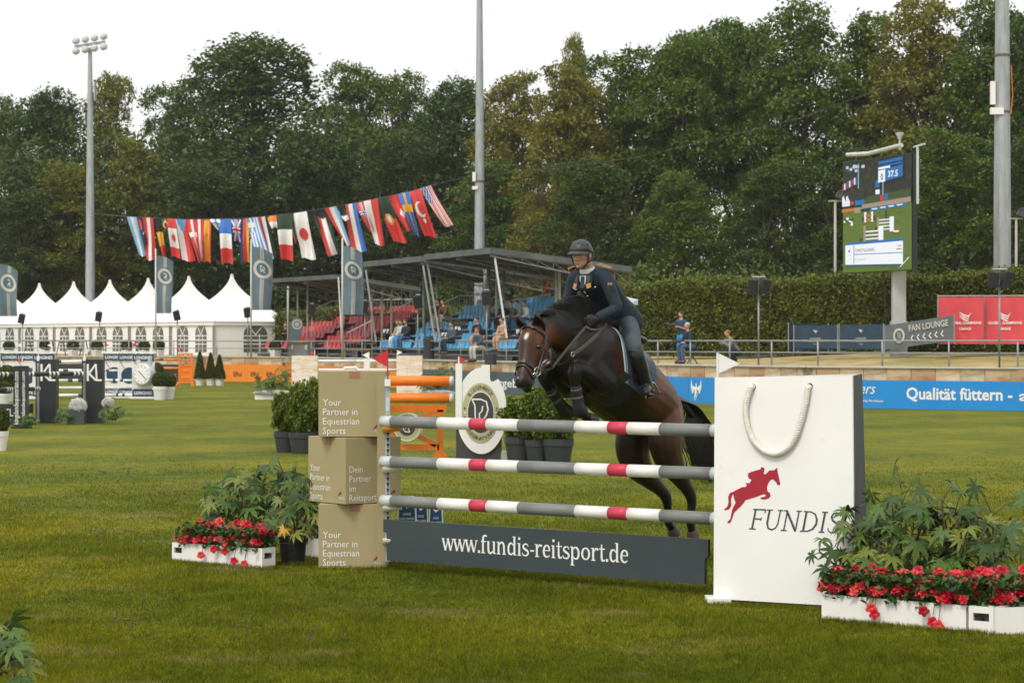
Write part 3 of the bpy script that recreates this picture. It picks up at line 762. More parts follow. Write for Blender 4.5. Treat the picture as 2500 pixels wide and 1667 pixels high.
for i, (px0, px1, lab) in enumerate(((60, 132, 'long wooden bar table on trestles before the left tents'), (140, 215, 'long wooden bar table on trestles above the two dark jump towers'), (232, 338, 'long wooden bar table on trestles above the white jump wing'))):
    a, b = wall_at(px0, 2.2), wall_at(px1, 2.2); T = Thing('bar_table', lab, 'table', (a + b) / 2 + Vector((0, 0, WTOP)), 'bar tables on the tent terrace')
    m = MB(); m.bar(a + Vector((0, 0, 2.05)), b + Vector((0, 0, 2.05)), .6, .05); T.part('table_top', m, WOOD)
    for f in (.12, .88):
        q = a.lerp(b, f)
        for s in (-1, 1):
            m = MB(); m.bar(q + Vector((.25 * s, 0, WTOP)), q + Vector((.08 * s, 0, 2.03)), .05, .05); T.part('leg', m, CHAR)

# ================================================================== banner flags on poles with a ringed monogram
FLAGM = mat('banner_flag_cloth', (.12, .17, .20), .7, .12, 2)
FPALE = mat('flag_ring_print', (.52, .50, .44), .7, .05, 3)
FDARK = mat('flag_disc_print', (.07, .12, .15), .7, .05, 3)
def logoR(m, O, X, Y, sc, ex, mi=0):
    m.ribbon([(-.42, .62), (.05, .62), (.34, .50), (.46, .22), (.36, -.06), (.12, -.22), (.48, -.66)], .13, O, X, Y, sc, ex, mi)
    m.ribbon([(-.42, .62), (-.26, .30), (-.30, -.36), (-.04, -.36), (-.02, -.10), (.12, .02), (.16, .26)], .12, O, X, Y, sc, ex + .0006, mi)
    m.ribbon([(-.26, -.66), (-.26, -.50)], .12, O, X, Y, sc, ex + .0003, mi)
def disc(m, O, X, Y, r0, r1, ex, mi=0, n=40, a0=0, a1=360):
    O = Vector(O); X = Vector(X).normalized(); Y = Vector(Y).normalized(); N = X.cross(Y)
    for i in range(n):
        t0, t1 = R(a0 + (a1 - a0) * i / n), R(a0 + (a1 - a0) * (i + 1) / n)
        q = lambda t, r: O + (X * math.cos(t) + Y * math.sin(t)) * r + N * ex
        if r0 > 0: m.add([q(t0, r0), q(t0, r1), q(t1, r1), q(t1, r0)], [(0, 1, 2, 3)], mi)
        else: m.add([O + N * ex, q(t0, r1), q(t1, r1)], [(0, 1, 2)], mi)
def warp_into(m, fn):
    m.v = [tuple(fn(Vector(v))) for v in m.v]
def banner_flag(pxp, y0, y1, wpx, d, label, ph):
    top = P(pxp, y0, d); bot = P(pxp, y1, d); x = top.x; W = wpx * d / F; Hh = top.z - bot.z
    T = Thing('banner_flag', label, 'flag', (x, d, WTOP), 'banner flags with ringed monogram')
    m = MB(); m.sweep([(x, d, WTOP - .01), (x, d, top.z + .35)], [.05, .035], (1, 0, 0), 8); T.part('pole', m, LAMPM, smooth=True)
    fn = lambda v: Vector((x + .05 + v.x * (.93 + .05 * math.sin(v.z * 1.3 + ph)), d - .02 + v.y + (.16 * math.sin(v.x * 4.2 + ph) + .08 * math.sin(v.z * 2.2 + v.x * 3 + ph)) * min(1, v.x * 2), top.z + v.z - .34 * v.x * v.x / W * (1 + v.z / Hh)))
    m = MB(); nx, nz = 8, 22
    grid = [[Vector((W * i / nx, 0, -Hh * j / nz)) for i in range(nx + 1)] for j in range(nz + 1)]
    for j in range(nz):
        for i in range(nx): m.quad(grid[j][i], grid[j + 1][i], grid[j + 1][i + 1], grid[j][i + 1])
    warp_into(m, fn); cl = T.part('cloth', m, FLAGM, smooth=True)
    m = MB(); cy = -Hh * .34; O = Vector((W * .5, 0, cy)); rr = W * .44
    disc(m, O, (1, 0, 0), (0, 0, 1), rr * .68, rr, .012); 
    for k in range(3):
        for j in range(nz):
            z0, z1 = -Hh * j / nz, -Hh * (j + 1) / nz
            if cy - rr < z0 and z1 < cy + rr: continue
            xx = W * (.43 + .07 * k)
            m.quad(Vector((xx - .02, -.012, z0)), Vector((xx - .02, -.012, z1)), Vector((xx + .02, -.012, z1)), Vector((xx + .02, -.012, z0)))
    warp_into(m, fn); T.part('ring_print', m, FPALE, parent=cl)
    m = MB(); disc(m, O, (1, 0, 0), (0, 0, 1), 0, rr * .66, .009); warp_into(m, fn); T.part('disc_print', m, FDARK, parent=cl)
    m = MB(); logoR(m, O, (1, 0, 0), (0, 0, 1), rr * .55, .014); warp_into(m, fn); T.part('monogram', m, LETW, parent=cl)
banner_flag(-4, 645, 772, 50, 122, 'leftmost grey banner flag with ringed monogram, cut by the frame edge', 0.3)
banner_flag(380, 624, 765, 43, 119, 'grey banner flag with ringed monogram before the middle tents', 1.7)
banner_flag(613, 602, 757, 52, 117, 'grey banner flag with ringed monogram beside the rightmost tent', 2.6)
banner_flag(836, 600, 768, 50, 106.5, 'grey banner flag with ringed monogram in front of the red grandstand', 3.9)

# ================================================================== line of national flags
FC = {k: mat('flagcloth_' + k, c, .7, .06, 3) for k, c in dict(red=(.62, .05, .045), white=(.78, .77, .74), sky=(.25, .50, .75), blue=(.04, .16, .50), navy=(.025, .035, .10), green=(.02, .10, .05), dgreen=(.02, .045, .025), black=(.015, .016, .02), yellow=(.72, .38, .03), orange=(.70, .20, .03), gblue=(.10, .30, .62)).items()}
FK = list(FC.keys())
def vb(*c): return lambda u, v: c[min(len(c) - 1, int(u * len(c)))]
def hb(*c): return lambda u, v: c[min(len(c) - 1, int(v * len(c)))]
def cross(bg, fg, inner=None, cu=.5, cv=.36, t=.1):
    def f(u, v):
        if inner and (abs(u - cu) < t * .5 or abs(v - cv) < t * .32): return inner
        return fg if (abs(u - cu) < t or abs(v - cv) < t * .65) else bg
    return f
def emb(base, spots):
    def f(u, v):
        for (cu, cv, ru, rv, c) in reversed(spots):
            if ((u - cu) / ru) ** 2 + ((v - cv) / rv) ** 2 < 1: return c
        return base(u, v)
    return f
def greece(u, v):
    if v < .33 and u < .55: return 'white' if abs(u - .28) < .08 or abs(v - .17) < .05 else 'gblue'
    return 'gblue' if int(u * 9) % 2 == 0 else 'white'
def usa(u, v):
    if v < .38 and u < .55: return 'blue' if (int(u * 14) + int(v * 22)) % 3 else 'white'
    return 'red' if int(u * 13) % 2 == 0 else 'white'
def uk(u, v):
    if abs(u - .5) < .08 or abs(v - .5) < .06: return 'red'
    if abs(u - .5) < .15 or abs(v - .5) < .1: return 'white'
    return 'white' if abs(abs(u - .5) - abs(v - .5)) < .08 else 'blue'
def czech(u, v): return 'gblue' if v < .35 - abs(u - .5) * .7 else ('white' if u < .5 else 'red')
def kuwait(u, v): return 'black' if v < .22 - abs(u - .5) * .2 else ('red' if u < .33 else 'white' if u < .7 else 'dgreen')
def brazil(u, v): return 'navy' if (u - .5) ** 2 + (v - .5) ** 2 < .03 else 'yellow' if abs(u - .5) + abs(v - .5) < .42 else 'green'
NF = [  # top-left x, top-right x, bottom-left x, bottom-right x, bottom y (crop pixels), design, label
 (85, 150, 165, 212, 538, vb('sky', 'white', 'sky'), 'flag in pale blue, white and pale blue'), (150, 196, 205, 222, 465, emb(vb('navy'), [(.3, .25, .25, .2, 'red'), (.6, .6, .08, .05, 'white')]), 'folded navy flag with red'),
 (196, 265, 216, 284, 566, vb('red', 'white', 'red'), 'flag in red, white and red'), (260, 312, 335, 356, 565, hb('black', 'yellow', 'red'), 'narrow folded flag in black, yellow and red'),
 (312, 366, 342, 372, 376, brazil, 'short folded green and yellow flag'), (360, 417, 390, 452, 549, emb(lambda u, v: 'red' if v < .25 or v > .76 else 'white', [(.5, .5, .24, .09, 'red'), (.5, .5, .10, .14, 'red')]), 'red and white flag with a red leaf'),
 (415, 482, 454, 545, 572, czech, 'flag with blue wedge, white and red'), (480, 556, 572, 600, 578, cross('red', 'white'), 'red flag with white cross, blown narrow'), (545, 598, 586, 606, 560, vb('red', 'white', 'red'), 'narrow red and white flag'),
 (590, 652, 600, 650, 580, emb(lambda u, v: 'red' if u < .22 or u > .8 else 'yellow', [(.5, .38, .16, .06, 'orange')]), 'yellow flag with red edges and a crest'), (645, 716, 700, 725, 370, cross('white', 'gblue'), 'short folded white flag with blue cross'),
 (710, 790, 727, 805, 591, hb('blue', 'white', 'red'), 'tricolour hanging blue, white, red downwards'), (785, 852, 812, 850, 440, uk, 'folded blue flag with red and white crosses'), (850, 905, 854, 915, 586, vb('navy', 'red', 'yellow'), 'flag in black, red and gold'),
 (893, 972, 958, 1058, 556, greece, 'blue and white striped flag with corner cross'), (966, 1040, 1042, 1095, 556, vb('red', 'white', 'dgreen'), 'flag in red, white and dark green'), (1028, 1100, 1085, 1106, 395, hb('orange', 'white', 'dgreen'), 'short folded orange and white flag'),
 (1095, 1200, 1128, 1210, 568, hb('dgreen', 'white', 'red'), 'tricolour hanging green, white, red downwards'), (1170, 1222, 1220, 1245, 450, vb('red', 'dgreen', 'white'), 'narrow dark flag with red corner'), (1216, 1300, 1266, 1362, 560, emb(vb('white'), [(.48, .47, .34, .13, 'red')]), 'white flag with a red disc'),
 (1298, 1360, 1372, 1395, 360, vb('dgreen'), 'short dark green flag'), (1352, 1432, 1440, 1532, 534, kuwait, 'flag in red, white and green with black top'), (1420, 1512, 1568, 1592, 470, vb('red', 'white', 'sky'), 'flag in red, white and light blue, blown narrow'),
 (1500, 1560, 1545, 1585, 300, hb('dgreen', 'dgreen', 'white'), 'short dark folded flag'), (1552, 1632, 1600, 1705, 506, vb('red', 'white', 'blue'), 'flag in red, white and blue bands'), (1622, 1692, 1730, 1760, 375, cross('red', 'white', 'blue'), 'red flag with blue and white cross'),
 (1684, 1778, 1762, 1826, 468, vb('white', 'red'), 'flag in white and red'), (1775, 1852, 1885, 1976, 447, emb(lambda u, v: 'dgreen' if v < .48 else 'red', [(.42, .48, .3, .13, 'yellow'), (.42, .48, .16, .08, 'white')]), 'green over red flag with yellow emblem'),
 (1845, 1925, 1975, 2024, 372, emb(vb('red'), [(.6, .52, .24, .05, 'white'), (.6, .52, .10, .13, 'white')]), 'red flag with small white cross'), (1915, 1994, 2030, 2060, 405, cross('blue', 'yellow', None, .5, .36, .11), 'blue flag with yellow cross'),
 (1990, 2070, 2095, 2176, 410, emb(vb('red'), [(.45, .42, .36, .17, 'white'), (.56, .40, .27, .13, 'red'), (.5, .66, .12, .05, 'white')]), 'red flag with white crescent and star'), (2068, 2140, 2225, 2292, 338, usa, 'striped red and white flag with blue corner')]
rope = [(85, 275), (480, 295), (860, 290), (1200, 255), (1450, 215), (1700, 170), (2000, 105), (2140, 62)]
def ropey(x): return float(np.interp(x, [p[0] for p in rope], [p[1] for p in rope]))
BD = 134.0
cp = lambda cx, cy, dd=0.: P(280 + cx * .3614, 430 + cy * .3614, BD + dd)
T = Thing('flag_line', 'rope of many national flags strung between two masts above the tents', 'flags', cp(1100, 275))
m = MB(); m.sweep([P(224, 521, 149)] + [cp(x, ropey(x) - 2) for x in range(85, 2141, 60)] + [P(1168, 425, 131)], .018, (0, 0, 1), 5); T.part('rope', m, CHAR)
for k, (tx0, tx1, bx0, bx1, by, fn, lab) in enumerate(NF):
    m = MB(); nu, nv = 30, 36; rngf = random.Random(k); ph = rngf.random() * 6; dd = -.12 * (k % 3)
    def pt(u, v):
        x0 = tx0 + (bx0 - tx0) * v ** 1.15; x1 = tx1 + (bx1 - tx1) * v ** 1.15; x = x0 + (x1 - x0) * u
        y = ropey(tx0 + (tx1 - tx0) * u) * (1 - v) + (by + 8 * math.sin(u * 5 + ph)) * v
        q = cp(x, y); q.y += dd + .22 * v * math.sin(u * 6.5 + ph + v * 2) + .12 * math.sin(v * 5 + ph); return q
    g = [[pt(i / nu, j / nv) for i in range(nu + 1)] for j in range(nv + 1)]
    for j in range(nv):
        for i in range(nu): m.quad(g[j][i], g[j + 1][i], g[j + 1][i + 1], g[j][i + 1], FK.index(fn((i + .5) / nu, (j + .5) / nv)))
    used = sorted(set(m.m)); m.m = [used.index(q) for q in m.m]
    T.part('flag', m, [FC[FK[q]] for q in used], label=lab, smooth=True)
m = MB()
ctl = [(1180, 430), (1400, 405), (1550, 385), (1750, 340), (1950, 290), (2200, 200), (2440, 110)]
m.sweep([P(a, b, 128 - 46 * i / 6) for i, (a, b) in enumerate(ctl)], .012, (0, 0, 1), 5)
single('cable', m, CHAR, 'thin sagging cable crossing the trees from middle to right mast', 'cable', P(1180, 430, 128))

# ================================================================== grandstands
SRED = mat('seat_red', (.52, .035, .04), .4, .12, 3, spec=.5)
SBLUE = mat('seat_blue', (.07, .36, .62), .4, .12, 3, spec=.5)
DECK = mat('stand_deck', (.17, .17, .17), .7, .12, 2)
TARP = mat('canopy_tarp', (.10, .11, .11), .6, .25, 1.1, bump=.2, bscale=3)
TARPU = mat('canopy_frame', (.09, .092, .09), .5, .15, 4, metal=.3)
STEEL = mat('stand_steel', (.26, .26, .25), .5, .15, 4, metal=.3)
def seat_mesh(m_):
    m = MB(); rs = []   # shell: front lip, pan, back, rim; local x sideways, y forward
    prof = [(.22, .02), (.20, .05), (.02, .03), (-.14, .05), (-.19, .16), (-.22, .34), (-.225, .38)]
    back = [(.19, -.01), (.18, .02), (.02, .0), (-.16, .01), (-.22, .14), (-.25, .34), (-.25, .385)]
    wid = [.19, .205, .215, .21, .205, .19, .15]
    A = [[Vector((-w_, y, z)), Vector((-w_ * .6, y - .01, z - .012)), Vector((w_ * .6, y - .01, z - .012)), Vector((w_, y, z))] for (y, z), w_ in zip(prof, wid)]
    B = [[Vector((w_, y, z)), Vector((-w_, y, z))] for (y, z), w_ in zip(back, wid)]
    m.rings([a + b for a, b in zip(A, B)]); return m.mesh('seat', m_, None, True)
def stand(name, label, A, wv, nv, rows, tier, z0, dz, seatm, smat):
    T = Thing(name, label, 'grandstand', (A.x, A.y, WTOP)); sm = seat_mesh(smat); ang = math.atan2(-nv.y, -nv.x) - math.pi / 2
    def solve(i, px):
        k = (px - 1250) / F; q = A + nv * tier * i
        return (k * q.y - q.x) / (wv.x - k * wv.y)
    cnt = 0
    for i, segs in enumerate(rows):
        z = z0 + dz * i; q = A + nv * tier * i; lo, hi = 1e9, -1e9
        for a, b in segs:
            t0, t1 = solve(i, b), solve(i, a); n = max(1, int(round(abs(t1 - t0) / .5)))
            for k in range(n):
                t = t0 + (t1 - t0) * (k + .5) / n; p = q + wv * t
                T.inst('seat', sm, (p.x, p.y, z), (0, 0, ang)); cnt += 1
            lo = min(lo, t0, t1); hi = max(hi, t0, t1)
        lo -= .3; hi += .3
        m = MB(); c0, c1 = q + wv * lo - nv * .12, q + wv * hi - nv * .12
        m.bar(c0 + Vector((0, 0, z - .26)) + nv * .15, c1 + Vector((0, 0, z - .26)) + nv * .15, tier + .04, .06); T.part('tread', m, DECK)
        m = MB(); m.bar(c0 + Vector((0, 0, (z - .29 + WTOP) / 2 - .0)), c1 + Vector((0, 0, (z - .29 + WTOP) / 2)), .04, max(.05, z - .30 - WTOP)); T.part('riser', m, DECK)
    return T
def canopy(T, C, wv, nv, L, M, z0, z1, band, ntruss=7, lpost=True):
    """roof bay: corner C, along wv by L, back along nv by M, front height z0, back z1"""
    up = lambda p, z: Vector((p.x, p.y, z))
    nu = 10
    g = []
    for j in range(4):
        f = j / 3; row = []
        for i in range(nu + 1):
            p = C + wv * L * i / nu + nv * M * f; row.append(up(p, z0 + (z1 - z0) * f + .05 * math.sin(i * 1.3 + j)))
        g.append(row)
    m = MB(); m.rings(g, False, 0, closed=False)
    g2 = [[p + Vector((0, 0, -.05)) for p in r] for r in g]; m.rings(list(reversed(g2)), False, 0, closed=False)
    rf = T.part('roof', m, TARP, smooth=True)
    m = MB()   # hanging fabric edge all round
    for a, b, za, zb in ((C, C + wv * L, z0, z0), (C, C + nv * M, z0, z1), (C + wv * L, C + wv * L + nv * M, z0, z1), (C + nv * M, C + nv * M + wv * L, z1, z1)):
        m.bar(up(a, za - band / 2 + .03), up(b, zb - band / 2 + .03), .07, band)
    T.part('fascia', m, TARP)
    for i in range(ntruss):
        a = C + wv * L * (i + .5) / ntruss; b = a + nv * M
        m = MB(); m.bar(up(a, z0 - .18), up(b, z1 - .18), .06, .06); T.part('purlin', m, TARPU)
    for f in (.0, .5, 1.0):
        a = C + wv * L * f - wv * .0 + wv * (.12 if f == 0 else -.12 if f == 1 else 0); b = a + nv * M; m = MB()
        m.bar(up(a, z0 - .22), up(b, z1 - .22), .05, .05); m.bar(up(a, z0 - .3), up(b, z1 - .75), .05, .05)
        for k in range(9):
            t0, t1 = k / 9, (k + 1) / 9; pa = a.lerp(b, t0); pb = a.lerp(b, t1); s = (z1 - z0)
            m.bar(up(pa, z0 + s * t0 - .24), up(pb, z0 - .3 + (z1 - .75 - z0 + .3) * t1), .025, .025); m.bar(up(pb, z0 - .3 + (z1 - .75 - z0 + .3) * t1), up(pb, z0 + s * t1 - .24), .025, .025)
        T.part('truss', m, STEEL)
    return rf
nv = Vector((.893, .45, 0)).normalized(); wv = Vector((-.45, .893, 0)).normalized()
A = Vector(((900 - 1250) / F * 112, 112, 0))
rows = [[(640, 693), (781, 833)], [(715, 761), (788, 833), (840, 872)], [(717, 783), (811, 893)], [(726, 808), (845, 918)], [(740, 833), (858, 940)], [(765, 833), (843, 877), (883, 980)], [(786, 879), (943, 994)], [(811, 930), (940, 1015)]]
T = stand('grandstand', 'small covered grandstand with tiered red plastic seats', A, wv, nv, rows, .62, 1.66, .247, None, SRED)
C = Vector((-.0718 * 113, 113, 0)); canopy(T, C, wv, nv, 8.6, 4.2, 5.1, 4.55, .2, 6)
up = lambda p, z: Vector((p.x, p.y, z))
LP = mat('light_post', (.46, .45, .42), .5, .1, 4)
for px, d, zt in ((703, 122, 5.0), (727, 121, 4.9), (751, 120, 4.9), (908, 115, 4.75), (932, 115.5, 4.65), (955, 116, 4.6)):
    x = (px - 1250) / F * d; m = MB(); m.cyl((x, d, WTOP), (x, d, zt), .055, 8); T.part('post', m, LP, smooth=True)
m = MB(); m.bar(up(P(826, 680, 113), 5.0), P(836, 860, 111), .06, .06); T.part('strut', m, LP)
def stair_rail(T, pts, d, n=12):
    a, b = P(pts[0][0], pts[0][1], d), P(pts[1][0], pts[1][1], d); m = MB(); m.bar(a, b, .05, .05)
    T.part('handrail', m, LP)
    for i in range(n + 1):
        p = a.lerp(b, i / n); m = MB(); m.bar(p, p + Vector((0, 0, -.85)), .02, .02); T.part('baluster', m, STEEL)
stair_rail(T, ((772, 753), (812, 734)), 121, 8); stair_rail(T, ((812, 734), (1008, 730)), 121, 22); stair_rail(T, ((848, 812), (908, 782)), 111, 8); stair_rail(T, ((960, 757), (1012, 732)), 112, 9)
nv = Vector((.933, .36, 0)).normalized(); wv = Vector((-.36, .933, 0)).normalized()
A = Vector(((1150 - 1250) / F * 99, 99, 0))
rows = [[(918, 994), (1001, 1033), (1066, 1155), (1195, 1249)], [(1003, 1025), (1047, 1097), (1116, 1153), (1255, 1290)], [(1005, 1060), (1134, 1166), (1192, 1225), (1262, 1300)], [(1029, 1092), (1132, 1179), (1188, 1225), (1238, 1300)], [(1145, 1184), (1197, 1320)], [(1110, 1177), (1201, 1214), (1225, 1335)], [(1121, 1179), (1201, 1345)], [(1153, 1177), (1201, 1214), (1242, 1345)]]
T = stand('grandstand', 'larger covered grandstand with tiered blue plastic seats behind the horse', A, wv, nv, rows, .62, 1.70, .262, None, SBLUE)
C1 = Vector((-.805, 95, 0)); canopy(T, C1, wv, nv, 8.05, 6.0, 5.66, 4.98, .24, 7)
C2 = Vector((-.0373 * 103.3, 103.3, 0)); canopy(T, C2, wv, nv, 8.2, 5.6, 5.62, 4.95, .24, 7)
for px, py, d, qx, qy, qd in ((1033, 650, 103, 1062, 835, 99), (1044, 645, 102.6, 1075, 835, 98.6), (1208, 630, 95.2, 1237, 825, 93), (893, 660, 110, 918, 835, 107)):
    m = MB(); m.bar(P(px, py, d), P(qx, qy, qd), .07, .07); T.part('strut', m, LP if px > 1200 else STEEL)
for px, d, zt in ((1035, 108, 4.9), (1068, 107, 5.0), (1184, 104, 5.1), (1193, 103, 5.2), (1213, 101, 5.2), (1230, 103, 5.1), (1358, 99, 5.0), (1366, 98, 5.0), (1398, 101, 5.0), (1498, 98, 4.85)):
    x = (px - 1250) / F * d; m = MB(); m.cyl((x, d, WTOP), (x, d, zt), .075 if px < 1300 else .06, 8); T.part('post', m, STEEL if px < 1300 else LP, smooth=True)
for a, b in (((1236, 660, 97), (1285, 735, 100)), ((1520, 690, 98), (1506, 712, 98))): m = MB(); m.bar(P(*a), P(*b), .03, .03); T.part('brace', m, STEEL)
m = MB(); m.bar(P(1527, 677, 97.5), P(1518, 702, 98), .06, .06); T.part('tie_rod', m, mat('tie_red', (.5, .06, .04), .5))
m = MB(); m.bar(P(1337, 690, 98), P(1327, 720, 98.5), .06, .06); T.part('tie_rod', m, mat('tie_red', (.5, .06, .04), .5))
stair_rail(T, ((1085, 738), (1127, 719)), 108, 8); stair_rail(T, ((1127, 722), (1180, 720)), 108, 8); stair_rail(T, ((1240, 735), (1345, 718)), 104, 12)
TRANS = mat('grey_tarp_sheet', (.30, .36, .34), .4, .2, 2)
for px, py, d, s, lab in ((943, 808, 106, 'F7', 'black F7 block sign left of the blue seats'), (1085, 816, 97.5, 'F7', 'black F7 block sign in the middle of the blue seats'), (1118, 801, 97, 'F6', 'black F6 block sign hung higher above the blue seats'), (1269, 809, 91.5, 'F6', 'black F6 block sign right beside the horse\'s ear')):
    c = P(px, py, d); sz = (17 if px < 1200 else 20) * d / F; T = Thing('block_sign', lab, 'sign', c + Vector((0, 0, -sz / 2)))
    m = MB(); m.box(c, (sz * 1.04, .03, sz)); T.part('plate', m, BLACK)
    m = MB(); m.text(s, c + Vector((0, -.018, -sz * .26)), (1, 0, 0), (0, 0, 1), width=sz * .84, height=sz * .52, bold=.03, align='C', ex=.001); T.part('lettering', m, LETW)
# ================================================================== video screen
a, b = P(2059, 671, 80), P(2227, 657, 76); z1 = 7.9; z0 = 4.27
SX = Vector((b.x - a.x, b.y - a.y, 0)); SW = SX.length; SX.normalize(); SN = SX.cross(Vector((0, 0, 1)))
if SN.y > 0: SN = -SN
SO = Vector((a.x, a.y, z0)); SH = z1 - z0
pb = SO + SX * SW * .62 - SN * .5; pb = Vector((pb.x, pb.y, 1.6))
T = Thing('video_screen', 'upright video screen on a grey pillar showing the jumping course', 'screen', pb)
m = MB(); m.bar(SO + SX * -.02 + Vector((0, 0, SH / 2)) - SN * .08, SO + SX * (SW + .06) + Vector((0, 0, SH / 2)) - SN * .08, .14, SH + .06); T.part('housing', m, BLACK)
m = MB(); m.box((pb.x, pb.y, 2.0), (.5, .4, 1.3)); m.box((pb.x, pb.y, 3.6), (.42, .34, 1.9)); T.part('pillar', m, mat('pillar_grey', (.42, .43, .41), .7, .08, 2))
m = MB(); m.sweep([SO + SX * (SW * .14) + Vector((0, 0, SH + .22)) + SN * .2, SO + SX * (SW * .45) + Vector((0, 0, SH + .16)) + SN * .2, SO + SX * (SW * .93) + Vector((0, 0, SH + .28)) + SN * .2], .07, (0, 0, 1), 8); T.part('rolled_cover', m, mat('cover_white', (.55, .54, .5), .7, .15, 5))
m = MB(); m.bar(SO + SX * (SW + .1) + Vector((0, 0, SH + .2)), SO + SX * (SW + .75) + Vector((0, 0, SH + .25)), .05, .05); m.bar(SO + SX * (SW + .32) + Vector((0, 0, SH + .2)), SO + SX * (SW + .32) + Vector((0, 0, SH - 1.6)), .07, .07); T.part('bracket', m, LAMPM)
m = MB(); q = SO + SX * SW * .75 + Vector((0, 0, SH + .2)) - SN * .2; m.cyl(q, q + Vector((0, 0, .35)), .03, 6); m.lathe([(.03, .3), (.12, .5), (.13, .55)], q, 8); T.part('siren', m, LAMPM)
m = MB(); q = SO + SX * SW * .48 - SN * .3; m.sweep([q, q + Vector((.05, 0, -.8)), q + Vector((.1, 0, -2.4))], .03, (1, 0, 0), 6); T.part('cable', m, BLACK)
SC = {k: emit('screen_' + k, c, s) for k, (c, s) in dict(tree=((44, 46, 36), .8), tree2=((60, 64, 44), .8), grass=((98, 120, 44), .8), grass2=((80, 104, 36), .8), sky=((200, 215, 225), .8), hedge=((66, 82, 44), .8), sand=((170, 150, 125), .8), blue=((28, 112, 178), .85), dblue=((20, 78, 120), .85), white=((240, 243, 245), .9), red=((205, 60, 70), .8), orange=((220, 110, 40), .8), dark=((40, 52, 60), .7), pole=((150, 185, 205), .8), ink=((50, 60, 70), .5)).items()}
SKK = list(SC.keys())
m = MB(); lay = [0]
def sr(u0, v0, u1, v1, c, v0b=None, v1b=None):
    """patch of the picture; u across, v up, 0..1"""
    lay[0] += 1; e = SN * (.0145 + .00035 * lay[0])
    q = lambda u, v: SO + SX * SW * u + Vector((0, 0, SH * v)) + e
    m.quad(q(u0, v0), q(u1, v0 if v0b is None else v0b), q(u1, v1 if v1b is None else v1b), q(u0, v1), SKK.index(c))
def st(s, u0, v0, u1, hv, c, bold=0):
    lay[0] += 1
    m.text(s, SO + SX * SW * u0 + Vector((0, 0, SH * v0)), SX, (0, 0, 1), width=SW * (u1 - u0), height=SH * hv, ex=.0145 + .00035 * lay[0], mi=SKK.index(c), bold=bold)
sr(0, 0, 1, .60, 'grass'); sr(0, .58, 1, 1, 'tree'); rs = random.Random(3)
for i in range(50): u = rs.random() * .95; v = .66 + rs.random() * .3; sr(u, v, u + .05, v + .03, 'tree2' if i % 3 else 'tree')
for i in range(9): u = .05 + rs.random() * .25; v = .9 + rs.random() * .06; sr(u, v, u + .04, v + .025, 'sky')
for i in range(40): u = rs.random() * .9; v = rs.random() * .5; sr(u, v, u + .1, v + .012, 'grass2')
sr(.3, .60, 1, .66, 'hedge', .62, .70); sr(.3, .565, 1, .60, 'sand', .585, .63); sr(.0, .555, .3, .575, 'sand')
sr(.24, .75, .255, .97, 'pole'); sr(.6, .60, .615, .84, 'pole')
sr(.5, .74, .56, .80, 'blue'); sr(.5, .68, .56, .72, 'white'); sr(.57, .61, .62, .67, 'red'); sr(.63, .62, .68, .68, 'blue')
for i in range(9): sr(.01 + .025 * i, .745 + .006 * i, .028 + .025 * i, .80 + .007 * i, ['red', 'white', 'blue'][i % 3])
for i in range(4): sr(.005 + .03 * i, .60, .032 + .03 * i, .68, 'white', None, .64 if i % 2 else .70)
sr(.2, .60, .34, .645, 'blue'); sr(.22, .65, .36, .665, 'dark', None, .67); sr(.12, .61, .18, .64, 'red')
sr(.0, .545, .1, .57, 'orange'); sr(.1, .55, .2, .57, 'orange'); sr(.19, .53, .28, .58, 'sand'); sr(.28, .535, .42, .56, 'dark', .538, .565); sr(.42, .538, .95, .565, 'blue', .555, .585)
for i in range(4): sr(.45 + .12 * i, .548 + .005 * i, .53 + .12 * i, .558 + .005 * i, 'white')
for i in range(7): sr(.01 + .02 * i, .44 + .012 * (i % 4), .03 + .025 * i, .455 + .014 * (i % 4), 'white' if i % 2 else 'dark')
sr(.14, .42, .17, .45, 'white'); sr(.34, .44, .37, .53, 'white'); sr(.44, .44, .47, .53, 'white'); sr(.36, .45, .45, .47, 'orange'); sr(.36, .49, .45, .505, 'orange'); sr(.31, .45, .34, .49, 'dark'); sr(.47, .45, .5, .49, 'dark'); sr(.65, .44, .67, .53, 'dark')
sr(.53, .35, .56, .47, 'sand'); sr(.71, .34, .77, .47, 'white')
for i in range(4): sr(.56, .36 + .028 * i, .71, .37 + .028 * i, 'white')
sr(.33, .24, .365, .41, 'sand'); sr(.55, .22, .62, .39, 'white'); sr(.77, .33, .84, .345, 'white'); sr(.77, .345, .84, .36, 'red'); sr(.5, .34, .53, .39, 'dark'); sr(.27, .24, .32, .30, 'hedge')
for i in range(4): sr(.365, .25 + .033 * i, .55, .262 + .033 * i, 'white')
sr(.06, .055, .90, .075, 'dblue', .035, .055); sr(.06, .245, .90, .265, 'blue', .25, .275)
sr(.06, .07, .90, .245, 'white', .05, .25); sr(.185, .075, .195, .245, 'blue'); sr(.195, .155, .895, .162, 'blue', .145, .152)
st('SÖNKE FALLENBERG', .21, .178, .50, .03, 'ink'); st('GER', .82, .20, .88, .018, 'ink'); sr(.81, .178, .84, .186, 'ink'); sr(.84, .178, .885, .186, 'red')
sr(.11, .18, .13, .20, 'ink'); st('CORNET', .21, .10, .38, .02, 'pole'); st('rank', .09, .15, .15, .012, 'pole')
sr(.55, .94, .90, .965, 'blue', .955, .985); sr(.55, .91, .90, .925, 'blue', .93, .945); sr(.55, .895, .72, .912, 'white', .90, .92); sr(.55, .78, .65, .885, 'white', .785, .893); sr(.65, .785, .90, .89, 'blue', .815, .92)
st('0', .585, .80, .62, .06, 'ink', .02); st('37.5', .69, .82, .83, .055, 'white', .02)
sr(.86, .02, .985, .03, 'white', .10, .11)
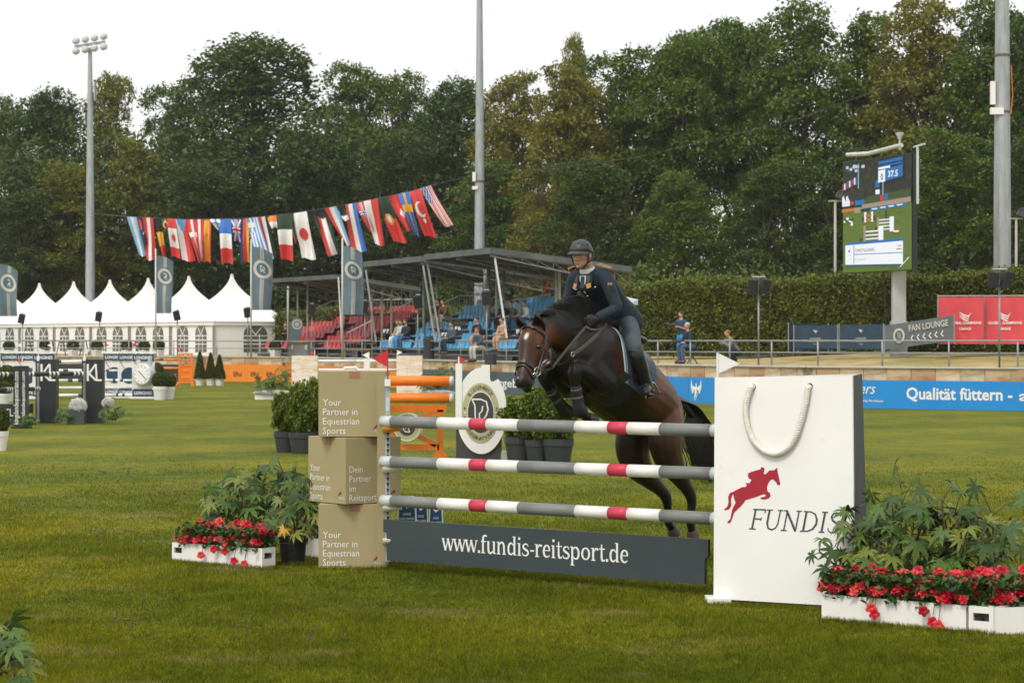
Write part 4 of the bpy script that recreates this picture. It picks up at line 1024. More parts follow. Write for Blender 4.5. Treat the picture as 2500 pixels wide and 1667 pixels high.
T.part('picture', m, [SC[k] for k in SKK])

# ================================================================== crowd barriers, banner, people's things on the bank
NAVYC = mat('navy_barrier_cloth', (.022, .05, .085), .7, .18, 2.5, bump=.3, bscale=5)
GREYC = mat('grey_barrier_cloth', (.115, .135, .14), .7, .1, 2.5, bump=.2, bscale=5)
REDC = mat('red_banner_cloth', (.60, .06, .075), .6, .1, 1.5, bump=.5, bscale=2.5)
def ripple(m, A, B, n=14, h=1.0, amp=.02, off=0):
    A = Vector(A); B = Vector(B); t = (B - A).normalized(); nn = t.cross(Vector((0, 0, 1)))
    if nn.y > 0: nn = -nn
    g = []
    for j in range(7):
        g.append([A.lerp(B, i / n) + Vector((0, 0, h * j / 6)) + nn * (off + amp * math.sin(i * 1.7 + j * .8) * math.sin(math.pi * i / n)) for i in range(n + 1)])
    m.rings(g, False, 0, closed=False)
    g2 = [[p - nn * .02 for p in r] for r in g]; m.rings(list(reversed(g2)), False, 0, closed=False)
    return t, nn
def barrier(p0, p1, h, cloth, label, lines, tops=None, extra=None):
    c = (p0 + p1) / 2; T = Thing('crowd_barrier', label, 'barrier', c, 'cloth-covered crowd barriers before the hedge')
    m = MB(); t, nn = ripple(m, p0 + Vector((0, 0, .1)), p1 + Vector((0, 0, .1)), h=h); T.part('cloth', m, cloth, smooth=True)
    m = MB()
    for q in (p0, p1): m.cyl(q, q + Vector((0, 0, h + .13)), .02, 6)
    T.part('frame', m, RAILM)
    for q in (p0.lerp(p1, .12), p0.lerp(p1, .88)):
        m = MB(); m.bar(q + nn * .25 + Vector((0, 0, .03)), q - nn * .25 + Vector((0, 0, .03)), .03, .03); T.part('foot', m, RAILM)
    L = (p1 - p0).length
    for s, u, v, wd, hh in lines:
        m = MB(); m.text(s, p0 + t * L * u + Vector((0, 0, .1 + h * v)) + nn * .03, t, Vector((0, 0, 1)), width=wd * L, height=hh * h, align='C', bold=.01, ex=0); T.part('lettering', m, FPALE)
    if extra: extra(T, p0, t, nn, L, h)
    return T
def star(T, p0, t, nn, L, h):
    m = MB(); O = p0 + t * L * .5 + Vector((0, 0, .1 + h * .72)) + nn * .035
    m.ribbon([(-.5, .5), (-.1, .1), (.5, .2)], [.1, .4, .1], O, t, (0, 0, 1), .14, 0); m.ribbon([(.1, .5), (.0, .0), (.2, -.4)], [.1, .3, .05], O, t, (0, 0, 1), .14, .001); T.part('emblem', m, FPALE)
LG = [('LONGINES', .5, .40, .24, .07), ('GLOBAL CHAMPIONS', .5, .28, .38, .055), ('TOUR', .5, .17, .1, .05)]
def bank(px, py, d): return P(px, py, d)
p0, p1 = P(1925, 862, 79.5), P(2022, 862, 81); barrier(p0, p1, .88, NAVYC, 'navy cloth barrier partly hidden behind the other navy one', [])
p0, p1 = P(1938, 858, 78.6), P(2045, 858, 78.2); barrier(p0, p1, .74, NAVYC, 'navy cloth barrier with white print, left of the pair', LG, extra=star)
p0, p1 = P(2049, 859, 78.2), P(2157, 859, 77.4); barrier(p0, p1, .78, NAVYC, 'navy cloth barrier with white print beside the screen pillar', LG, extra=star)
# leaning grey FAN LOUNGE barrier
p0, p1 = P(2160, 862, 77.4), P(2330, 838, 75.3)
def lounge(T, p0, t, nn, L, h):
    O = p0 + t * L * .22 + Vector((0, 0, .1 + h * .5)) + nn * .035; X = t; Y = nn.cross(t)
    if Y.z < 0: Y = -Y
    m = MB(); disc(m, O, X, Y, .16, .235, .003, n=30); T.part('ring', m, FPALE)
    m = MB(); logoR(m, O, X, Y, .14, .004); T.part('monogram', m, FPALE)
    m = MB()
    for k in range(6):
        q = O + X * (.48 + .24 * k) + Y * -.14; m.ribbon([(.16, .16), (0, 0), (.16, -.16)], .07, q, X, Y, .55, .002)
        T.part('arrow', m, LETW); m = MB()
    m = MB(); m.text('FAN LOUNGE', O + X * .42 + Y * .09, X, Y, width=L * .56, height=.2, bold=.02, ex=.003); T.part('lettering', m, FPALE)
barrier(p0, p1, .78, GREYC, 'tilted grey FAN LOUNGE barrier with arrows', [], extra=lounge)
# red banner fence, two panels
for k, (pa, pb_, lab) in enumerate(((2290, 2402, 'red banner panel with white emblem, left of the loudspeaker pole'), (2404, 2530, 'red banner panel with white emblem at the right frame edge'))):
    A_, B_ = P(pa, 842, 76.4 - .2 * k), P(pb_, 842, 76.0 - .4 * k); B_.z = A_.z
    h = (842 - 727) * 76.2 / F; T = Thing('banner_fence', lab, 'banner', A_, 'red banner panels before the hedge')
    m = MB(); t, nn = ripple(m, A_ + Vector((0, 0, .03)), B_ + Vector((0, 0, .03)), 16, h, .03); T.part('cloth', m, REDC, smooth=True)
    m = MB(); m.cyl(A_ - Vector((0, 0, .1)), A_ + Vector((0, 0, h + .1)), .025, 8); T.part('post', m, RAILM)
    m = MB(); m.cyl(A_ + Vector((0, 0, h + .06)), B_ + Vector((0, 0, h + .06)), .02, 8); T.part('top_rail', m, RAILM)
    u = .60 if k == 0 else .40
    L = (B_ - A_).length
    for s, v, wd, hh in (('GLOBAL CHAMPIONS', .44, 1.06 if k else 1.0, .085), ('LEAGUE', .32, .36, .08)):
        m = MB(); m.text(s, A_ + t * (L * u) + Vector((0, 0, h * v)) + nn * .045, t, (0, 0, 1), width=wd, height=hh, bold=.02, align='C', ex=0); T.part('lettering', m, LETW)
    O = A_ + t * (L * u) + Vector((0, 0, h * .62)) + nn * .045
    for q in range(3):
        m = MB(); m.ribbon([(-.5, .3 - .18 * q), (-.1, .05 - .2 * q), (.25, -.05 - .2 * q), (.5 - .15 * q, .25 - .25 * q)], [.03, .12, .10, .02], O, t, (0, 0, 1), .36, .001 * q); T.part('emblem', m, LETW)

# ================================================================== jumps in the arena
def flagtri(T, p, s, m_, left=True, hgt=None):
    hgt = hgt or s * 1.6; m = MB(); m.cyl(p, p + Vector((0, 0, hgt)), .012, 6); T.part('flag_staff', m, WPLAIN)
    d_ = -1 if left else 1; q = p + Vector((0, 0, hgt))
    m = MB(); m.poly([q, q + Vector((d_ * s * 1.05, .02, -s * .5)), q + Vector((0, 0, -s))], (0, .008, 0)); T.part('flag', m, m_)
def striped_pole(a, b, r, segs, mats_, label, group, name='jump_pole', caps=True, n=14, sag=0.0):
    """segs: list of (t0,t1,material index)"""
    a = Vector(a); b = Vector(b); T = Thing(name, label, 'jump pole', a, group)
    for t0, t1, k in segs:
        m = MB(); q0, q1 = a.lerp(b, t0), a.lerp(b, t1); q0.z -= sag * math.sin(math.pi * t0); q1.z -= sag * math.sin(math.pi * t1)
        m.sweep([q0, q0.lerp(q1, .5), q1], r, (0, 0, 1), n); T.part('band', m, mats_[k], smooth=True)
    return T
# ---- white and navy jump with the clock
d0 = 84.0; GRP = 'wings of the white and navy jump'
def lwing(px0, ybase, d, label, full, clock=False, flag=None):
    p = P(px0, ybase, d); p.z = 0; W, Hh = .78, 1.60; T = Thing('jump_wing', label, 'jump wing', p + Vector((W / 2, 0, 0)), GRP)
    m = MB(); m.box(p + Vector((.03, 0, Hh / 2)), (.06, .10, Hh)); T.part('post', m, WPLAIN)
    m = MB(); m.box(p + Vector((W - .03, 0, Hh / 2)), (.06, .10, Hh)); T.part('post', m, WPLAIN)
    m = MB(); m.box(p + Vector((W / 2, 0, Hh + .02)), (W + .1, .16, .06)); T.part('cap', m, WPLAIN)
    for z in (Hh - .16, .21):
        m = MB(); m.box(p + Vector((W / 2, -.02, z)), (W - .02, .10, .25)); bd = T.part('name_board', m, NAVY)
        m = MB(); m.text('LONGINES', p + Vector((W / 2, -.072, z - .05)), (1, 0, 0), (0, 0, 1), width=W * .80, height=.11, bold=.025, align='C', ex=.001); T.part('lettering', m, LETW, parent=bd)
    m = MB(); m.box(p + Vector((W / 2, .0, .82)), (W - .12, .06, .92)); T.part('panel', m, WPLAIN)
    m = MB(); m.box(p + Vector((W / 2, -.0, .045)), (W + .16, .5, .07)); T.part('base', m, WPLAIN)
    for s in (-1, 1):
        m = MB(); m.bar(p + Vector((W / 2 + s * .3, -.05, Hh - .30)), p + Vector((W / 2 + s * .12, -.05, Hh - .62)), .02, .02); T.part('brace', m, STEEL)
    if not clock:
        m = MB(); disc(m, p + Vector((W * .52, -.035, .80)), (1, 0, 0), (0, 0, 1), 0, .29, .003, n=28); T.part('round_opening', m, NAVY)
    else:
        SIL = mat('silver_paint', (.55, .56, .57), .35, .1, 3, metal=.3)
        c = p + Vector((W * .56, -.22, .86)); M = Matrix.Rotation(R(90), 4, 'X'); Mr = Matrix.Rotation(R(-24), 4, 'Z') @ M
        m = MB(); m.lathe([(.36, -.22), (.39, -.12), (.39, .1), (.37, .14), (.33, .14)], c, 28, 0, Mr); T.part('clock_case', m, SIL, smooth=True)
        m = MB(); m.lathe([(.33, .13), (.33, .145)], c, 28, 0, Mr); dl = T.part('dial', m, WPLAIN)
        nn = Mr @ Vector((0, 0, 1)); X = Mr @ Vector((1, 0, 0)); Y = Vector((0, 0, 1)); O = c + nn * .150
        for k in range(12):
            t = R(30 * k); m = MB(); m.ribbon([(.25 * math.cos(t), .25 * math.sin(t)), (.30 * math.cos(t), .30 * math.sin(t))], .022, O, X, Y, 1, .001); T.part('hour_mark', m, DKLET, parent=dl)
        m = MB(); m.ribbon([(0, 0), (.20, -.20)], .03, O, X, Y, 1, .002); T.part('hand', m, NAVY, parent=dl)
        m = MB(); m.ribbon([(0, 0), (-.13, .12)], .03, O, X, Y, 1, .003); T.part('hand', m, NAVY, parent=dl)
        for s in (-1, 1):
            m = MB(); m.bar(c + X * .2 * s + Vector((0, .05, .3)), c + X * .24 * s + Vector((0, .05, .5)), .1, .14); T.part('lug', m, SIL)
    if flag: flagtri(T, p + Vector((W * flag[0], 0, Hh + .05)), .16, flag[1], flag[2], .30)
lwing(2, 971, 86.4, 'leftmost white and navy jump wing of the left trio', 1, flag=(.95, WPLAIN, True))
lwing(40, 972, 85.3, 'middle white and navy jump wing of the left trio', 1)
lwing(80, 973, 84.2, 'right white and navy jump wing of the left trio, behind the left dark tower', 1, flag=(.85, WPLAIN, True))
lwing(252, 970, 86.4, 'white and navy jump wing right behind the right dark tower', 1, flag=(.05, RED, False))
lwing(288, 971, 85.3, 'white and navy jump wing just left of the clock wing', 1)
lwing(323, 973, 84.2, 'white and navy jump wing carrying a big silver clock', 1, True, flag=(.02, RED, False))
wn = [WPLAIN, NAVY]
for k, (y, d, x0, x1, lab) in enumerate(((883, 86.4, 60, 256, 'topmost white pole with navy bands in the clock jump'), (905, 86.4, 60, 292, 'second white pole with navy bands in the clock jump'), (929, 85.3, 98, 326, 'third white pole with navy bands in the clock jump'), (947, 85.3, 98, 326, 'plain white fourth pole in the clock jump'), (965, 84.2, 134, 326, 'lowest white pole with navy bands in the clock jump'))):
    sg = [(0, .30, 0), (.30, .35, 1), (.35, .41, 0), (.41, .46, 1), (.46, .78, 0), (.78, .81, 1), (.81, .86, 0), (.86, .89, 1), (.89, 1, 0)] if k != 3 else [(0, 1, 0)]
    striped_pole(P(x0, y, d), P(x1, y - 1, d), .055, sg, wn, lab, 'poles of the clock jump', n=10)
# ---- dark jump with towers
def tower(px0, px1, ytop, ybase, label):
    g = G(px0, ybase); d = g.y; W = (px1 - px0) * d / F; Hh = CH - (ytop - 833.5) * d / F
    T = Thing('jump_tower', label, 'jump wing', g + Vector((W / 2, .2, 0)), 'dark towers of the black and white jump')
    m = MB(); m.box(g + Vector((W * .62, .22, Hh / 2 + .02)), (W * .76, .40, Hh - .04)); T.part('body', m, BLACK)
    m = MB(); m.box(g + Vector((W * .12, .18, Hh / 2 + .02)), (W * .24, .30, Hh - .04)); T.part('side_board', m, BLACK)
    m = MB(); m.box(g + Vector((W / 2, .2, .03)), (W * 1.06, .55, .06)); T.part('base', m, BLACK)
    m = MB(); m.box(g + Vector((W * .13, .02, Hh / 2)), (.05, .02, Hh * .88)); tr = T.part('track', m, GALV)
    for k in range(26):
        mm = MB(); mm.box(g + Vector((W * .13, .007, .14 + k * Hh * .83 / 26)), (.024, .008, .025)); T.part('hole', mm, BLACK, parent=tr)
    h = .33 * Hh
    m = MB(); O = g + Vector((W * .30, .015, Hh * .66))
    m.ribbon([(0, 0), (0, .95)], .12, O, (1, 0, 0), (0, 0, 1), h * .85, .001); m.ribbon([(.07, .42), (.45, .95)], .10, O, (1, 0, 0), (0, 0, 1), h * .85, .002)
    m.ribbon([(.07, .42), (.45, .05), (.78, .05)], .11, O, (1, 0, 0), (0, 0, 1), h * .85, .0035); m.ribbon([(.45, .95), (.50, .05)], .10, O, (1, 0, 0), (0, 0, 1), h * .85, .003)
    T.part('lettering', m, LETW)
    for s in (.42, .86):
        m = MB(); m.lathe([(.022, 0), (.022, .01)], g + Vector((W * s, .01, Hh * .31)), 10, 0, Matrix.Rotation(R(90), 4, 'X')); T.part('bolt_hole', m, DKLET)
    m = MB(); m.box(g + Vector((W * .13, .04, Hh + .02)), (.06, .06, .12)); T.part('flag_socket', m, WPLAIN)
    flagtri(T, g + Vector((W * .13, .05, Hh + .06)), .13, WPLAIN, False, .22)
tower(86, 136, 877, 1033, 'left black jump tower with white KL lettering')
tower(199, 249, 877, 1033, 'right black jump tower with white KL lettering')
bw = [mat('pole_black', (.03, .035, .04), .4, .1, 4), WPLAIN]
sg = []; t = 0.0
for k in range(4):
    sg.append((t, t + .13, 0)); t += .13
    for q in range(6): sg.append((t, t + .02, 1 if q % 2 == 0 else 0)); t += .02
sg = [s for s in sg if s[1] < 1] + [(sg[-1][1], 1.0, 0)]
striped_pole(P(-40, 914, 56.5), P(206, 912, 59.0), .055, sg, bw, 'upper black pole with white stripes running to the right dark tower', 'black and white striped poles', n=12)
striped_pole(P(-40, 952, 56.0), P(97, 949, 58.8), .055, sg, bw, 'lower black pole with white stripes ending at the left dark tower', 'black and white striped poles', n=12)
g = G(30, 1046); d = g.y; W1 = 20 * d / F; Hh = CH - (893 - 833.5) * d / F
T = Thing('jump_wing', 'slim black jump wing with vertical white web address on two faces', 'jump wing', g + Vector((.15, .2, 0)))
m = MB(); m.box(g + Vector((.17, .17, Hh / 2)), (.30, .30, Hh)); T.part('body', m, BLACK)
m = MB(); m.box(g + Vector((.18, .17, .025)), (.40, .40, .05)); T.part('base', m, BLACK)
m = MB(); m.bar(g + Vector((.185, .012, .02)), g + Vector((.185, .012, Hh)), .012, .01); T.part('edge', m, DKLET)
for xx, wd in ((.135, .115), (.285, .085)):
    m = MB(); m.text('kingslandequestrian.com', g + Vector((xx, .015, .10)), (0, 0, 1), (-1, 0, 0), width=Hh * .84, height=wd, bold=.01, ex=.002); T.part('lettering', m, LETW)
flagtri(T, g + Vector((.21, .1, Hh)), .12, RED, True, .2)
g = G(-30, 1037); d = g.y
T = Thing('sign_box', 'low black box with white lettering behind the slim black wing', 'sign', g + Vector((.5, .2, 0)))
W = 103 * d / F; Hh = CH - (986 - 833.5) * d / F
m = MB(); m.box(g + Vector((W / 2, .2, Hh / 2)), (W, .4, Hh)); T.part('box', m, BLACK); m = MB(); m.box(g + Vector((W / 2 + .03, .2, .02)), (W + .1, .46, .04)); T.part('base', m, BLACK)
m = MB(); m.text('KINGSLAND', g + Vector((W / 2, -.003, Hh * .42)), (1, 0, 0), (0, 0, 1), width=W * .92, height=Hh * .38, align='C', ex=.002); T.part('lettering', m, LETW)
m = MB(); m.text('EST 1999', g + Vector((W / 2 + .1, -.003, Hh * .14)), (1, 0, 0), (0, 0, 1), width=W * .4, height=Hh * .13, align='C', ex=.002); T.part('lettering', m, LETW)
# ---- plants and pots round the far jumps
POTW = mat('white_pot', (.74, .73, .70), .5, .04, 4)
ball = bush_mesh('foliage', 1500, .45, 8, .045, BUSHM)
def potted(px, ybase, rpot, hpot, fol, fs, label, group, name='topiary_ball', potm=POTW, cat='potted plant', d=None, zf=None, n=18):
    g = G(px, ybase) if d is None else Vector(((px - 1250) * d / F, d, 0))
    T = Thing(name, label, cat, g, group)
    m = MB(); m.lathe([(rpot * .74, 0), (rpot * .94, hpot * .72), (rpot, hpot * .74), (rpot * 1.02, hpot), (rpot * .92, hpot), (rpot * .9, hpot * .9), (.01, hpot * .9)], g, n); T.part('pot', m, potm, smooth=False)
    T.inst('foliage', fol, g + Vector((0, 0, hpot * .9 if zf is None else zf)), (0, 0, px), fs)
    return T
GT = 'clipped balls in white pots'
potted(390, 976, .24, .46, ball, (.56, .56, .58), 'clipped green ball in a white pot, front of the pair by the clock', GT)
potted(413, 975, .21, .44, ball, (.50, .50, .56), 'clipped green ball in a white pot, right one of the pair by the clock', GT)
potted(383, 962, .24, .55, ball, (.56, .56, .75), 'larger clipped green ball half hidden behind the clock', GT)
potted(8, 988, .24, .36, ball, (.62, .62, .42), 'low clipped green ball in a white pot left of the slim black wing', GT)
potted(-3, 1100, .18, .36, ball, (.42, .42, .52), 'clipped green ball in a white pot at the left frame edge, nearest', GT)
potted(18, 980, .24, .4, ball, (.85, .85, .9), 'big clipped bush seen behind the slim black wing', GT)
cone = bush_mesh('foliage', 1600, .30, 9, .04, BUSHM, 'cone', 1.25)
for px, s, lab in ((488, 1.05, 'slim cone shrub in a white pot, left of the three before the orange board'), (514, 1.0, 'slim cone shrub in a white pot, middle of the three before the orange board'), (536, .92, 'slim cone shrub in a white pot, right of the three before the orange board')):
    potted(px, 941, .23, .36, cone, (.85, .85, s * .92), lab, 'cone shrubs in white pots', 'cone_shrub')
FERN = leafmat('fern_leaves', (.05, .08, .012), (.20, .24, .04), .3, .5)
PETW = leafmat('white_petals', (.82, .80, .76), (.90, .88, .84), .4, .6)
wfl = bush_mesh('bloom_mass', 420, .15, 13, .035, PETW, 'ball')
g = G(163, 1036); W = 42 * g.y / F; T = Thing('flower_trough', 'dark trough with white flowers between the two dark towers', 'planter', g + Vector((W / 2, .15, 0)))
m = MB(); m.box(g + Vector((W / 2, .15, .18)), (W, .3, .36)); T.part('trough', m, CHAR); T.inst('bloom_mass', wfl, g + Vector((W * .6, .12, .28)), (0, 0, 0), (1.25, .9, 1.1))
g = G(262, 1034); T = Thing('flower_cluster', 'white flower cluster right of the right dark tower', 'flowers', g); T.inst('bloom_mass', wfl, g + Vector((0, .1, .38)), (0, 0, 1), (1.0, .8, .8)); m = MB(); m.cyl(g, g + Vector((0, .1, .42)), .02, 6); T.part('stem', m, mat('stem_green', (.06, .08, .02), .7))
# ---- orange jump
OG = 'orange'
g = G(436, 943); d = g.y; W = 34 * d / F; Hh = CH - (862 - 833.5) * d / F
T = Thing('jump_wing', 'orange lattice jump wing left of the cone shrubs', 'jump wing', g + Vector((W / 2, 0, 0)))
for xx in (0.03, W - .03): m = MB(); m.box(g + Vector((xx, 0, Hh / 2)), (.07, .07, Hh)); T.part('post', m, ORANGE)
for z in (Hh - .04, Hh * .62, .18): m = MB(); m.box(g + Vector((W / 2, 0, z)), (W, .06, .07)); T.part('rail', m, ORANGE)
m = MB(); m.box(g + Vector((W / 2, .01, Hh * .38)), (W - .1, .03, Hh * .44)); T.part('panel', m, ORANGE)
for k in range(4):
    m = MB(); m.ribbon([(.13 * math.cos(R(a)), .13 * math.sin(R(a))) for a in range(0, 360, 30)], .04, g + Vector((W * (.3 + .4 * (k % 2)), -.01, Hh * (.70 + .15 * (k // 2)))), (1, 0, 0), (0, 0, 1), 1, .0, closed=True); T.part('scroll', m, ORANGE)
for z in (.25, .45): m = MB(); m.box(g + Vector((W / 2, -.02, Hh * z)), (W * .55, .02, .05)); T.part('moulding', m, ORANGE)
for s in (-1, 1): m = MB(); m.bar(g + Vector((W / 2 + s * W * .45, 0, .2)), g + Vector((W / 2 + s * W * .62, -.12, .02)), .06, .06); T.part('foot', m, ORANGE)
flagtri(T, g + Vector((.03, 0, Hh)), .2, RED, False, .25)
og = [ORANGE, mat('green_band', (.03, .10, .05), .5)]
for k, (y, lab) in enumerate(((877, 'upper orange pole with green band left of the lattice wing'), (898, 'lower orange pole with green band left of the lattice wing'))):
    striped_pole(P(340, y, 110.5), P(438, y + 1, 110.5), .06, [(0, .5, 0), (.5, .6, 1), (.6, 1, 0)], og, lab, 'orange poles by the lattice wing', n=10)
for k, (y0, y1, mm, lab) in enumerate(((901, 912, CHAR, 'upper dark plank of the orange jump'), (912, 921, ORANGE, 'orange plank of the orange jump'), (921, 930, CHAR, 'lower dark plank of the orange jump'))):
    a_, b_ = P(360, (y0 + y1) / 2, 110.7), P(430, (y0 + y1) / 2, 110.7); m = MB(); m.bar(a_, b_, .04, (y1 - y0) * 110 / F - .01); single('jump_plank', m, mm, lab, 'plank', a_)
# ---- sandstone-print jump
SANDP = mat('sandstone_print', (.76, .56, .38), .6, .14, 2.2, stretch=(.7, 1, 3.4), dirt=(.82, .75, .66), dscale=2.2, dlo=.40, dhi=.56)
for px, lab, fm, fl in ((712, 'sandstone-patterned jump pillar left of the cardboard boxes', RED, True), (968, 'sandstone-patterned jump pillar right of the red flag', WPLAIN, False)):
    g = G(px, 966); d = g.y; W = 63 * d / F; Hh = CH - (868 - 833.5) * d / F
    T = Thing('jump_pillar', lab, 'jump wing', g + Vector((W / 2, .2, 0)), 'sandstone-patterned pillars')
    nrow = 4
    for r_ in range(nrow):
        for c_ in range(2):
            sp = .55 if r_ % 2 else .42; x0, x1 = (0, W * sp) if c_ == 0 else (W * sp, W)
            m = MB(); m.box(g + Vector(((x0 + x1) / 2, .2, Hh * (r_ + .5) / nrow)), (x1 - x0 - .004, .4 - .006 * ((r_ + c_) % 2), Hh / nrow - .004)); T.part('block', m, SANDP)
    flagtri(T, g + Vector((W * .88 if fl else 0.02, .2, Hh)), .17, fm, fl, .2)
for y, lab in ((881, 'upper plain white pole between the sandstone pillars'), (903, 'lower plain white pole between the sandstone pillars')):
    striped_pole(P(770, y, 90), P(972, y, 90), .055, [(0, .5, 0), (.5, 1, 0)], [WPLAIN], lab, 'white poles between sandstone pillars', n=10)
# ================================================================== middle-distance jump: monogram wing, orange gate
g = G(1113, 1127); d = g.y; W = 124 * d / F; sc = d / F
Y0 = lambda y: CH - (y - 833.5) * d / F
SAGE = mat('sage_print', (.44, .42, .24), .5, .04, 4); DGREY = mat('dark_grey_print', (.055, .055, .05), .5, .06, 4)
T = Thing('jump_wing', 'big white C-shaped jump wing with round R emblem and grey foot', 'jump wing', g + Vector((W / 2, .1, 0)))
m = MB(); m.box(g + Vector((56 * sc, .12, Y0(1045) / 2)), (112 * sc, .10, Y0(1045))); T.part('foot_panel', m, DGREY)
m = MB(); m.box(g + Vector((7 * sc, .05, (Y0(888) + Y0(1045)) / 2)), (16 * sc, .10, Y0(888) - Y0(1045))); T.part('post', m, WPLAIN)
cx, cz = 62, 1005; pts = []
c = g + Vector((62 * sc, .02, Y0(1003)))
ro, ri, N = 1.0, .55, 48
m = MB(); A1 = []; 
ax, az = 62 * sc, 105 * sc
outer = [c + Vector((ax * math.cos(R(a)), 0, az * math.sin(R(a)))) for a in range(78, 78 + 331, 6)]
# C shape: outer ellipse, open at the upper right where the top hook stands
top = [c + Vector((ax * .30, 0, az * 1.06)), c + Vector((ax * .30, 0, az * .80))]
m.poly([c + Vector((ax * math.cos(R(a)), 0, az * math.sin(R(a)))) for a in range(90, 412, 6)] + [c + Vector((ax * .40, 0, az * .66)), top[1], top[0]], (0, .08, 0)); T.part('letter_c', m, WPLAIN)
m = MB(); m.box(c + Vector((ax * .17, .04, az * .90)), (ax * .34, .075, az * .34)); T.part('hook', m, WPLAIN)
X = Vector((1, 0, 0)); Z = Vector((0, 0, 1)); O = c + Vector((-.01, -.012, -.03))
def ell(m, O, rx, rz, ex, n=48, rin=0):
    vs = [O + X * rx * math.cos(2 * math.pi * i / n) + Z * rz * math.sin(2 * math.pi * i / n) + Vector((0, -ex, 0)) for i in range(n)]
    m.add(vs, [tuple(range(n))])
m = MB(); ell(m, O, 45 * sc, 73 * sc, .0); em = T.part('emblem_ring', m, SAGE)
m = MB(); ell(m, O, 33 * sc, 52 * sc, .004); T.part('emblem_line', m, WPLAIN, parent=em)
m = MB(); ell(m, O, 31.5 * sc, 50 * sc, .008); T.part('emblem_disc', m, DGREY, parent=em)
m = MB()
for (pp, wd) in (([(-21, 33), (0, 33), (14, 27), (18, 8), (13, -8), (6, -16), (22, -44)], 3.6), ([(-21, 33), (-14, 17), (-13, -17), (-3, -17), (-3, -2), (3, 4), (5, 17)], 3.2), ([(-13, -40), (-13, -26)], 3)):
    m.ribbon(pp, wd, O, X, Z, sc, .011 + .0007 * len(m.v) / 30)
T.part('monogram', m, LETW, parent=em)
def arc_text(T, s, O, rx, rz, a0, a1, h, inward, mt, parent):
    for i, ch in enumerate(s):
        if ch == ' ': continue
        a = R(a0 + (a1 - a0) * (i + .5) / len(s)); q = O + X * rx * math.cos(a) + Z * rz * math.sin(a) + Vector((0, -.006, 0))
        nrm = (X * math.cos(a) / rx + Z * math.sin(a) / rz).normalized()
        tx = (X * rx * math.sin(a) - Z * rz * math.cos(a)).normalized()
        if inward: nrm = -nrm; tx = -tx
        m = MB(); m.text(ch, q - nrm * h / 2, tx, nrm, height=h, align='C', bold=.0, ex=.002); T.part('letter', m, mt, parent=parent)
arc_text(T, 'RIESENBECK', O, 39 * sc, 62.5 * sc, 138, 42, 9.5 * sc, False, DGREY, em)
arc_text(T, 'INTERNATIONAL', O, 39 * sc, 62.5 * sc, 216, 324, 9.5 * sc, True, DGREY, em)
for s in (-1, 1):
    for z, mm in ((11, DGREY), (0, WPLAIN), (-11, DGREY)):
        m = MB(); m.box(O + Vector((s * 39 * sc, -.004, z * sc)), (3.5 * sc, .004, 4.5 * sc)); T.part('mark', m, mm, parent=em)
m = MB(); m.box(g + Vector((120 * sc, .3, .08)), (20 * sc, .5, .16)); T.part('weight', m, mat('weight_grey', (.4, .4, .38), .6))
flagtri(T, g + Vector((7 * sc, .05, Y0(888))), .12, RED, False, .12)
# orange poles, gate with disc
d2 = 41.0
for y, lab in ((930, 'upper orange pole between boxes and monogram wing'), (972, 'lower orange pole between boxes and monogram wing')):
    T = striped_pole(P(900, y - 1, d2), P(1106, y, d2 - .3), .085, [(0, .97, 0), (.97, 1, 1)], [ORANGE, LAMPM], lab, 'orange poles by the monogram wing')
gd = 41.4; q = lambda px, py: P(px, py, gd)
T = Thing('jump_gate', 'orange timber gate with crossed braces and a small round emblem', 'gate', q(1000, 1122))
for a_, b_, wd in (((905, 997), (1090, 997), .12), ((905, 1090), (1072, 1091), .10), ((1075, 1000), (1075, 1118), .10), ((905, 1000), (905, 1118), .10), ((905, 1003), (1065, 1086), .09), ((905, 1086), (1065, 1003), .088)):
    m = MB(); m.bar(q(*a_), q(*b_), .07 if a_[1] != 1086 else .06, wd); T.part('timber', m, ORANGE)
for a_, b_ in (((1075, 1096), (1088, 1120)), ((1075, 1096), (1060, 1120))): m = MB(); m.bar(q(*a_), q(*b_), .06, .07); T.part('foot', m, ORANGE)
c = P(996, 1042, gd - .12); Mr = Matrix.Rotation(R(-15), 4, 'Z') @ Matrix.Rotation(R(90), 4, 'X')
m = MB(); m.lathe([(.17, -.1), (.24, -.08), (.24, .06)], c, 28, 0, Mr); em = T.part('emblem_drum', m, WPLAIN)
nn = Mr @ Vector((0, 0, 1)); Xd = Mr @ Vector((1, 0, 0))
m = MB(); disc(m, c + nn * .062, Xd, (0, 0, 1), 0, .225, .0, n=30); T.part('emblem_ring', m, SAGE, parent=em)
m = MB(); disc(m, c + nn * .066, Xd, (0, 0, 1), 0, .15, .0, n=30); T.part('emblem_disc', m, DGREY, parent=em)
m = MB(); logoR(m, c + nn * .07, Xd, (0, 0, 1), -.13, .0); T.part('monogram', m, LETW, parent=em)
# white post wing behind the boxes
p = P(896, 905, 70); T = Thing('jump_wing', 'narrow white wing post with a white flag just left of the red flag', 'jump wing', Vector((p.x, p.y, 0)))
m = MB(); m.box((p.x, p.y, .75), (.17, .12, 1.5)); T.part('post', m, WPLAIN); flagtri(T, Vector((p.x + .06, p.y, 1.5)), .19, WPLAIN, True, .2)
m = MB(); m.sweep([P(838, 905, 70), P(842, 898, 70), P(868, 897, 70), P(878, 905, 70)], .04, (0, 1, 0), 6); T.part('arched_top', m, WPLAIN)

